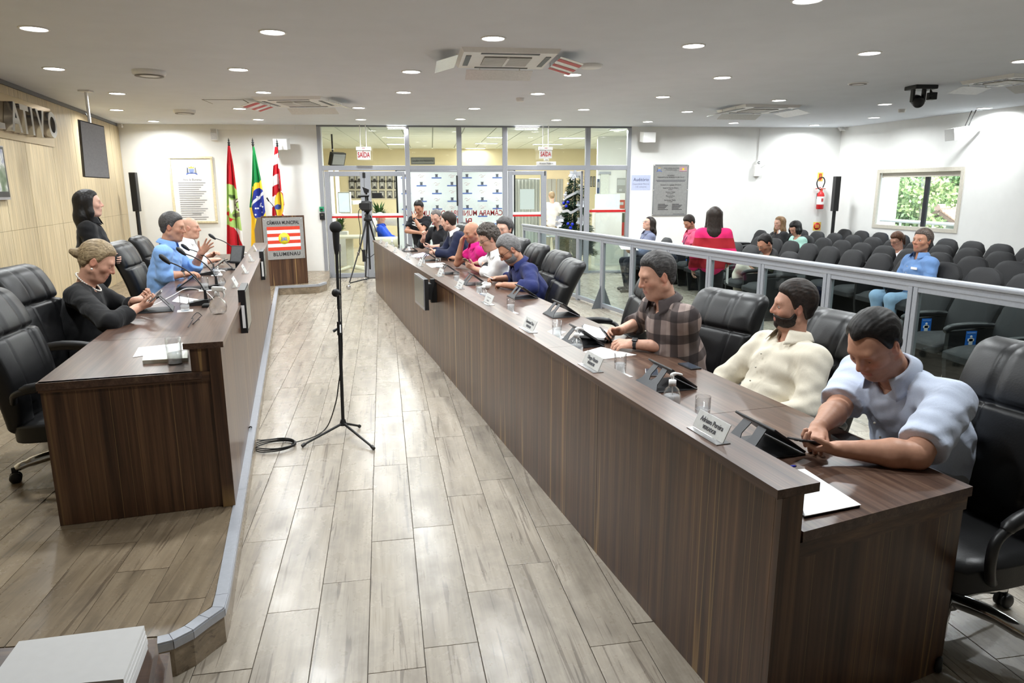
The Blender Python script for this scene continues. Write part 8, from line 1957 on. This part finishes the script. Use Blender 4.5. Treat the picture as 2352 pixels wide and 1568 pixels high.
_, I = person('short-haired grey man in black shirt facing the hall, one finger raised', onR(1002, 499, .98), AF, dict(
    s=1.02, hs=1.05, detail=1.5, fat=.4, lean=8, neck=20, twist=40, head=(48, 28, 0), skin=SK4, stubble=.2, brow=(70, 62, 58), seed=10,
    hair=dict(vol=.005, front=.078, recede=.02, side=-.01, nape=-.06), hairm=H_STUB,
    armL=dict(w=lambda N, H, C: V3(N[0]+.20, .22, TZ+.10), hint=(-.2, .6, -.6), pn=(-.2, -.5, .8)), armR=dict(w=lambda N, H, C: V3(N[0]+.30, .06, TZ+.26), hint=(0, -.7, -.5), fd=(.1, .2, .95), pn=(-.5, .7, 0), curl=(70, 70, 40), point=True),
    shirt=dict(m=cloth('black_shirt', (24, 25, 29)), sleeve='roll', open=.6)))
_, I = person('man in black T-shirt, arms crossed and chin in hand, standing at the far end', onR(962, 477, 1.06), AF+.95, dict(
    s=1.0, hs=1.06, detail=1.6, fat=.5, lean=4, neck=16, head=(0, 26, 0), stand=True, skin=SK3, brow=(24, 20, 18), seed=11, stride=.3,
    hair=dict(vol=.014, front=.080, side=-.02, nape=-.07, top=.010), hairm=H_DARK,
    armL=dict(w=lambda N, H, C: V3(N[0]+.24, -.02, N[2]-.02), e=lambda N, H, C: V3(N[0]+.22, .14, N[2]-.26), fd=(-.4, -.3, .85), pn=(-.9, -.1, -.3), curl=(60, 60, 40)), armR=dict(w=lambda N, H, C: V3(N[0]+.25, .10, N[2]-.30), e=lambda N, H, C: V3(N[0]+.14, -.24, N[2]-.28), pn=(-.9, 0, -.2), curl=(20, 20, 10)),
    watch=dict(L=mat('black_strap', (26, 27, 32), .5)), shirt=dict(m=cloth('black_tshirt', (20, 21, 26)), sleeve='short', cut=.66, collar=False, v=.02, long=False), pants=cloth('mid_grey_trousers', (112, 114, 120))))
H_, N_, f_ = I['H'], I['N'], I['fw']
m = MB()
for k, (a_, b_, c_, d_) in enumerate(((-.10, -.10, .02, -.16), (-.08, -.16, .10, -.12), (-.02, -.10, .09, -.20), (-.11, -.15, .0, -.19))): m.tube([N_+V3(.155, a_, b_), N_+V3(.16, (a_+c_)/2, (b_+d_)/2+.01), N_+V3(.155, c_, d_)], [.004, .012, .003], 6)
_.children[0]; m.build('shirt_print', M_WHITE, _)

# --- left bench
_, I = person('standing woman in black with long dark hair beside the oak wall', onL(205, 467, 1.58), AL+.12, dict(
    s=1.02, hs=1.04, detail=1.25, fat=.45, lean=0, neck=8, head=(10, -2, 0), sw=.19, stand=True, skin=SK4, eyes='open', lip=(176, 96, 96), brow=(40, 30, 28), jaw=.9, bust=1, seed=12,
    hair=dict(style='long', vol=.016, len=.30, front=.076, side=-.06, nape=-.09, lock=.75), hairm=H_DARK,
    armL=dict(w=lambda N, H, C: H+V3(.20, .02, .10), hint=(-.3, .6, -.2), pn=(-.6, -.5, 0)), armR=dict(w=lambda N, H, C: H+V3(.20, -.03, .09), hint=(-.3, -.6, -.2), pn=(-.6, .5, 0)),
    shirt=dict(m=cloth('black_blouse', (20, 20, 22)), sleeve='long', open=.6, v=.08, name='blouse'), pants=cloth('black_trousers', (18, 18, 20))), floor=SZ)
m = MB(); p_ = I['N']+I['fw']*.09-V3(0, 0, .06); m.ball(p_+V3(.012, 0, -.02), (.006, .008, .011), nu=10, nv=7); m.tube([I['N']+V3(.03, .06, .0), p_+V3(.012, .02, 0), p_+V3(.014, 0, -.012), p_+V3(.012, -.02, 0), I['N']+V3(.03, -.06, 0)], .0016, 5); m.build('necklace', M_CHROME, _)
_, I = person('blonde woman in black with a pearl necklace and hair bun, using her phone', onL(224, 600, 1.0), AL, dict(
    s=1.03, hs=1.10, detail=1.1, fat=.55, lean=16, neck=30, head=(4, 30, 0), sw=.175, skin=SK2, lip=(172, 98, 92), brow=(120, 96, 70), jaw=.95, bust=1, seed=13,
    hair=dict(style='bun', vol=.014, front=.078, side=-.02, nape=-.07, top=.008), hairm=H_BLOND,
    armR=dict(w=onz(318, 706, LT+.09), e=onz(252, 742, LT+.03), fd=(.9, .35, .2), pn=(.1, .5, .8), curl=(35, 40, 25)), armL=dict(w=onz(312, 690, LT+.09), hint=(-.2, .7, -.4), fd=(.9, -.3, .2), pn=(.2, -.4, .85), curl=(40, 45, 25)),
    shirt=dict(m=cloth('black_cardigan', (16, 16, 18)), sleeve='three', collar=False, v=.01, name='cardigan'), pants=cloth('black_trousers', (18, 18, 20))), floor=SZ)
hold_phone(I, 'R', 'pale phone held by the blonde woman', (.10, .03, .03), mat('phone_silver', (150, 150, 152), .3, .6), zf=(-.6, -.1, .75), xf=(.75, 0, .65))
M_PEARL = mat('pearl', (226, 222, 214), .25)
nk_ = MB(); A_ = unit(I['up']*.5+(I['C']-I['N'])/.19*.5); X_ = unit(np.cross((0, 1, 0), A_)); bc = I['N']+A_*.020+I['fw']*.012
for k in range(38):
    a_ = 2*PI*k/38; q = bc+X_*math.cos(a_)*.092+V3(0, 1, 0)*math.sin(a_)*.086-A_*(.034*math.cos(a_)); nk_.ball(q, .0068, nu=8, nv=6)
nk_.build('pearl_necklace', M_PEARL, _)
for g in (1, -1): MB().ball(I['P'](.0, g*.094, -.045), .0085, nu=10, nv=7).build('pearl_earring', M_PEARL, _)
_, I = person('grey-haired man in light blue shirt gesturing with a raised open hand', onL(397, 521, .80), AL, dict(
    s=1.08, hs=1.03, detail=1.2, fat=.6, lean=10, neck=22, head=(-8, 10, 0), sw=.205, skin=SK1, eyes='open', stubble=.25, beardc=(120, 104, 96), brow=(50, 44, 42), jaw=1.08, seed=14,
    hair=dict(vol=.013, front=.084, side=-.03, nape=-.08, top=.010), hairm=H_SALT,
    armR=dict(w=onz(424, 629, LT+.06), e=onz(378, 634, LT+.05), pn=(0, .1, -1), curl=(25, 30, 20), spread=.2), armL=dict(w=lambda N, H, C: V3(N[0]+.31, .10, LT-SZ+.25), e=lambda N, H, C: V3(N[0]+.19, .24, LT-SZ+.05), fd=(.66, -.05, .74), pn=(.25, -.93, -.2), curl=(6, 8, 6), spread=.35, thumb=(.45, .8, -.1)),
    watch=dict(L=mat('black_strap', (26, 27, 32), .5), R=M_CHROME), shirt=dict(m=cloth('light_blue_shirt', (126, 166, 222)), sleeve='roll', open=.7, v=.05)), floor=SZ)
_, I = person('bald man in white shirt looking ahead with a phone in his hand', onL(437, 523, .92), AL, dict(
    s=1.05, hs=1.06, detail=1.4, fat=.45, lean=10, neck=18, head=(-4, 2, 0), sw=.20, skin=SK2, eyes='open', brow=(96, 80, 70), scalp=(190, 158, 140), scalpa=.2, jaw=1.05, seed=15,
    armR=dict(w=onz(490, 597, LT+.07), e=onz(452, 605, LT+.05), pn=(0, .2, -.95)), armL=dict(w=lambda N, H, C: V3(N[0]+.30, .14, LT-SZ+.05), hint=(-.2, .7, -.5), pn=(.1, -.4, -.8)),
    shirt=dict(m=cloth('white_shirt', (232, 232, 232)), sleeve='roll', open=.6)), floor=SZ)
hold_phone(I, 'R', 'phone held out by the bald man in the white shirt', (.12, .0, .03), zf=(-.3, 0, .95), xf=(.95, .1, .2))

# --- audience
def onX(x, y, X): return onpl(x, y, (X, 0, 0), (1, 0, 0))
AA = PI+.03
def lap(z=.16, x=.28, y=.06): return dict(armL=dict(w=lambda N, H, C: H+V3(x, y, z), hint=(-.4, .5, -.4), pn=(-.2, -.5, .7), curl=(40, 45, 30)), armR=dict(w=lambda N, H, C: H+V3(x, -y, z), hint=(-.4, -.5, -.4), pn=(-.2, .5, .7), curl=(40, 45, 30)))
M_LAN = mat('lanyard_navy', (40, 44, 96), .6)
def lanyard(root, I):
    N, f_ = I['N'], I['fw']; MB().tube(smoothpath([N+V3(-.02, .07, .03), N+f_*.12+V3(.01, .05, -.10), N+f_*.155+V3(0, .0, -.26), N+f_*.12+V3(.01, -.05, -.10), N+V3(-.02, -.07, .03)], 5), .006, 5).build('lanyard', M_LAN, root); q = N+f_*.165+V3(0, 0, -.32); MB().rbox((q[0]-.004, q[1]-.03, q[2]-.045), (q[0]+.004, q[1]+.03, q[2]+.045), .002).build('badge', M_PAPER, root)
r_, I = person('young woman with glasses and long dark hair looking up, near the plaque', onX(1490, 513, 3.78), AA, dict(s=.96, hs=1.0, detail=1.6, fat=.1, lean=-4, neck=2, head=(12, -18, 0), sw=.165, skin=SK4, eyes='open', lip=(178, 104, 100), brow=(50, 38, 32), jaw=.88, bust=1, glasses=(90, 86, 110), seed=21, hair=dict(style='long', vol=.012, len=.32, front=.074, side=-.06, nape=-.09, lock=.5), hairm=H_BROWN, **lap(.14), shirt=dict(m=cloth('grey_blue_shirt', (112, 118, 142)), sleeve='long', open=.6)))
lanyard(r_, I)
pp = I['toworld'](I['H']+V3(.36, .10, .20)); o = empty('paper_sheet', pp, 0, 'white paper held on the lap of the young woman with glasses', 'paper'); MB().slab([(-.16, -.12, .0), (.14, -.14, -.02), (.16, .12, .02), (-.14, .14, .05)], (0, 0, 1), .003).build('sheet', M_PAPER, o)
r_, I = person('bearded man in pink polo shirt reading, against the back wall', onX(1583, 511, 4.85), AA, dict(s=1.0, hs=1.05, detail=1.6, fat=.4, lean=6, neck=20, head=(10, 34, 0), skin=SK3, stubble=.6, beardc=(36, 30, 28), brow=(30, 24, 22), seed=22, hair=dict(vol=.016, front=.080, side=-.03, nape=-.075, top=.012), hairm=H_BROWN, **lap(.16), shirt=dict(m=cloth('rose_polo', (214, 88, 122)), sleeve='short', cut=.6)))
lanyard(r_, I)
p_ = onX(1641, 497, 3.62)
t = NT('striped_sweater'); sp_ = t.n('SeparateXYZ'); c_ = t.n('TexCoord'); t.l(c_.outputs['Object'], sp_.inputs[0]); fr_ = t.math('FRACT', t.math('MULTIPLY', sp_.outputs[2], 1/.26)); nn = t.n('TexNoise', i_Scale=220.0); t.l(t.coord(), nn.inputs[0])
t.set(t.mix(1, t.mix(t.math('LESS_THAN', fr_, .5), srgb(206, 24, 96), srgb(150, 14, 28)), t.ramp(nn.outputs[0], [(.3, (.85, .85, .85, 1)), (.7, (1.1, 1.1, 1.1, 1))]), 'MULTIPLY'), .9); t.bump(nn.outputs[0], .3, .004); M_SWEAT = t.m
r_, I = person('standing woman with very long dark hair in red and pink striped sweater, seen from behind', p_, 1.25, dict(s=.92, hs=1.06, detail=1.3, fat=.25, lean=4, neck=8, head=(0, 8, 0), sw=.175, stand=True, skin=SK4, jaw=.9, seed=23, hair=dict(style='long', vol=.010, len=.46, front=.074, side=-.07, nape=-.1, lock=.9, tip=.022), hairm=H_BROWN,
    armL=dict(w=lambda N, H, C: H+V3(.04, .24, -.08), hint=(-.6, .12, 0), fd=(.1, 0, -1), pn=(0, -1, 0)), armR=dict(w=lambda N, H, C: H+V3(.18, -.22, .02), hint=(-.6, -.12, 0), fd=(.5, 0, -.8), pn=(0, 1, 0)),
    shirt=dict(m=M_SWEAT, sleeve='long', collar=False, inf=.018, name='sweater', long=False), pants=cloth('black_trousers', (18, 18, 20))))
S, E, W, fd, pn, a_ = I['arms']['R']; q = I['toworld'](W+unit(fd)*.09+unit(pn)*.02); o = empty('paper_sheet', q, 1.25, 'white paper in the hand of the woman in the striped sweater', 'paper'); MB().slab([(-.04, 0, .06), (.10, -.04, .02), (.16, -.05, -.26), (.02, -.01, -.22)], (0, 1, 0), .003).build('sheet', M_PAPER, o)
hold_phone(I, 'R', 'pale green phone in the hand of the woman in the striped sweater', (.07, .01, .03), mat('phone_mint', (150, 190, 176), .3))
r_, I = person('bearded man in olive T-shirt and pale trousers with crossed legs, looking at his phone', onX(1757, 559, 4.86), AA, dict(s=1.03, hs=1.06, detail=1.4, fat=.3, lean=2, neck=20, head=(8, 36, 0), skin=SK3, stubble=.6, beardc=(40, 32, 28), brow=(30, 24, 22), glasses=(120, 110, 96), seed=24, hair=dict(vol=.012, front=.080, recede=.018, side=-.02, nape=-.07), hairm=H_DARK, pants=cloth('pale_trousers', (206, 200, 186)),
    knees=[(V3(.44, .02, .66), V3(.40, -.22, .52)), (V3(.42, -.12, .50), V3(.40, -.10, .085))], **lap(.30, .30, .05), shirt=dict(m=cloth('olive_tshirt', (64, 66, 52)), sleeve='short', cut=.62, collar=False, v=.02)))
hold_phone(I, 'L', 'dark phone held by the man in the olive T-shirt', (.10, -.02, .03), zf=(-.6, 0, .8), xf=(.7, -.3, .6))
r_, I = person('young woman with long light brown hair and dark jacket in the back rows', onX(1790, 512, 6.72), AA, dict(s=.97, hs=1.04, detail=1.7, fat=.15, lean=2, neck=10, head=(14, 8, 0), sw=.165, skin=SK4, eyes='open', lip=(190, 120, 116), brow=(130, 100, 76), jaw=.9, bust=1, seed=25, hair=dict(style='long', vol=.012, len=.36, front=.076, side=-.06, nape=-.09, lock=1.0), hairm=H_LIGHT, **lap(), shirt=dict(m=cloth('dark_jacket', (34, 34, 36)), sleeve='long', inf=.018, name='jacket', collar_m=cloth('white_top', (226, 224, 220)), open=.9, v=.1)))
r_, I = person('dark-haired person in mint green top with lanyard, looking down, in the back rows', onX(1826, 524, 6.70), AA, dict(s=.98, hs=1.04, detail=1.7, fat=.4, lean=6, neck=24, head=(14, 34, 0), sw=.17, skin=SK2, lip=(176, 100, 96), brow=(30, 24, 22), jaw=.92, bust=1, seed=26, hair=dict(style='bob', vol=.018, len=.17, front=.070, side=-.06, nape=-.09, lock=.8), hairm=H_DARK, **lap(), shirt=dict(m=cloth('mint_top', (170, 214, 200)), sleeve='short', cut=.75, collar=False)))
lanyard(r_, I)
r_, I = person('woman with brown ponytail, glasses and white blouse under the window', onX(2060, 552, 7.62), AA, dict(s=.97, hs=1.06, detail=1.5, fat=.45, lean=6, neck=22, head=(10, 24, 0), sw=.17, skin=SK2, lip=(176, 104, 100), brow=(84, 60, 46), jaw=.92, bust=1, glasses=(50, 44, 44), seed=27, hair=dict(style='pony', vol=.018, front=.070, side=-.04, nape=-.08, top=.01), hairm=H_LIGHT if 0 else hairmat('hair_auburn', (48, 30, 22), (110, 74, 52)), **lap(), shirt=dict(m=cloth('white_blouse', (230, 228, 232)), sleeve='long', collar=False, name='blouse')))
lanyard(r_, I)
r_, I = person('long-haired man in denim blue shirt and jeans sitting upright under the window', onX(2118, 553, 5.90), AA, dict(s=1.04, hs=1.08, detail=1.3, fat=.2, lean=-4, neck=4, head=(16, -4, 0), skin=SK3, eyes='open', brow=(60, 50, 46), stubble=.15, seed=28, hair=dict(vol=.016, front=.070, side=-.055, nape=-.11, top=.008), hairm=hairmat('hair_brown_grey', (46, 38, 34), (112, 100, 92)), pants=cloth('pale_jeans', (140, 168, 196)), **lap(.13, .24, .12), shirt=dict(m=cloth('denim_shirt', (104, 138, 186)), sleeve='roll', open=.65, buttons=4)))
m = MB(); q = I['N']+I['fw']*.15+V3(0, .09, -.14); m.rbox((q[0]-.004, q[1]-.05, q[2]-.014), (q[0]+.006, q[1]+.05, q[2]+.014), .002); m.build('shirt_pocket_paper', M_PAPER, r_)
# --- behind the glass
r_, I = person('woman in white blouse seen from behind walking away in the lobby', ony(1267, 450, 19.6), 1.6, dict(s=1.0, hs=1.0, detail=2.2, fat=.15, lean=2, neck=6, head=(0, 4, 0), sw=.165, stand=True, skin=SK4, jaw=.9, seed=31, hair=dict(style='bun', vol=.014, front=.074, side=-.03, nape=-.08), hairm=H_BLOND, armL=dict(w=lambda N, H, C: H+V3(.1, .24, -.05), hint=(-.4, .5, 0), fd=(.2, 0, -.9), pn=(0, -1, 0)), armR=dict(w=lambda N, H, C: H+V3(.1, -.24, -.05), hint=(-.4, -.5, 0), fd=(.2, 0, -.9), pn=(0, 1, 0)), shirt=dict(m=cloth('ivory_blouse', (190, 188, 186)), sleeve='three', collar=False, name='blouse'), pants=cloth('olive_trousers', (120, 108, 76))))
r_, I = person('white-haired man in royal blue shirt sitting on the lobby sofa', ony(874, 500.5, 17.15), -.12, dict(s=1.02, hs=1.02, detail=2.2, fat=.4, lean=-14, neck=2, head=(0, 4, 0), skin=SK2, seed=32, hair=dict(vol=.012, front=.078, side=-.03, nape=-.075), hairm=H_WHITE, **lap(.14, .3), shirt=dict(m=cloth('royal_blue_shirt', (40, 84, 206)), sleeve='roll')))
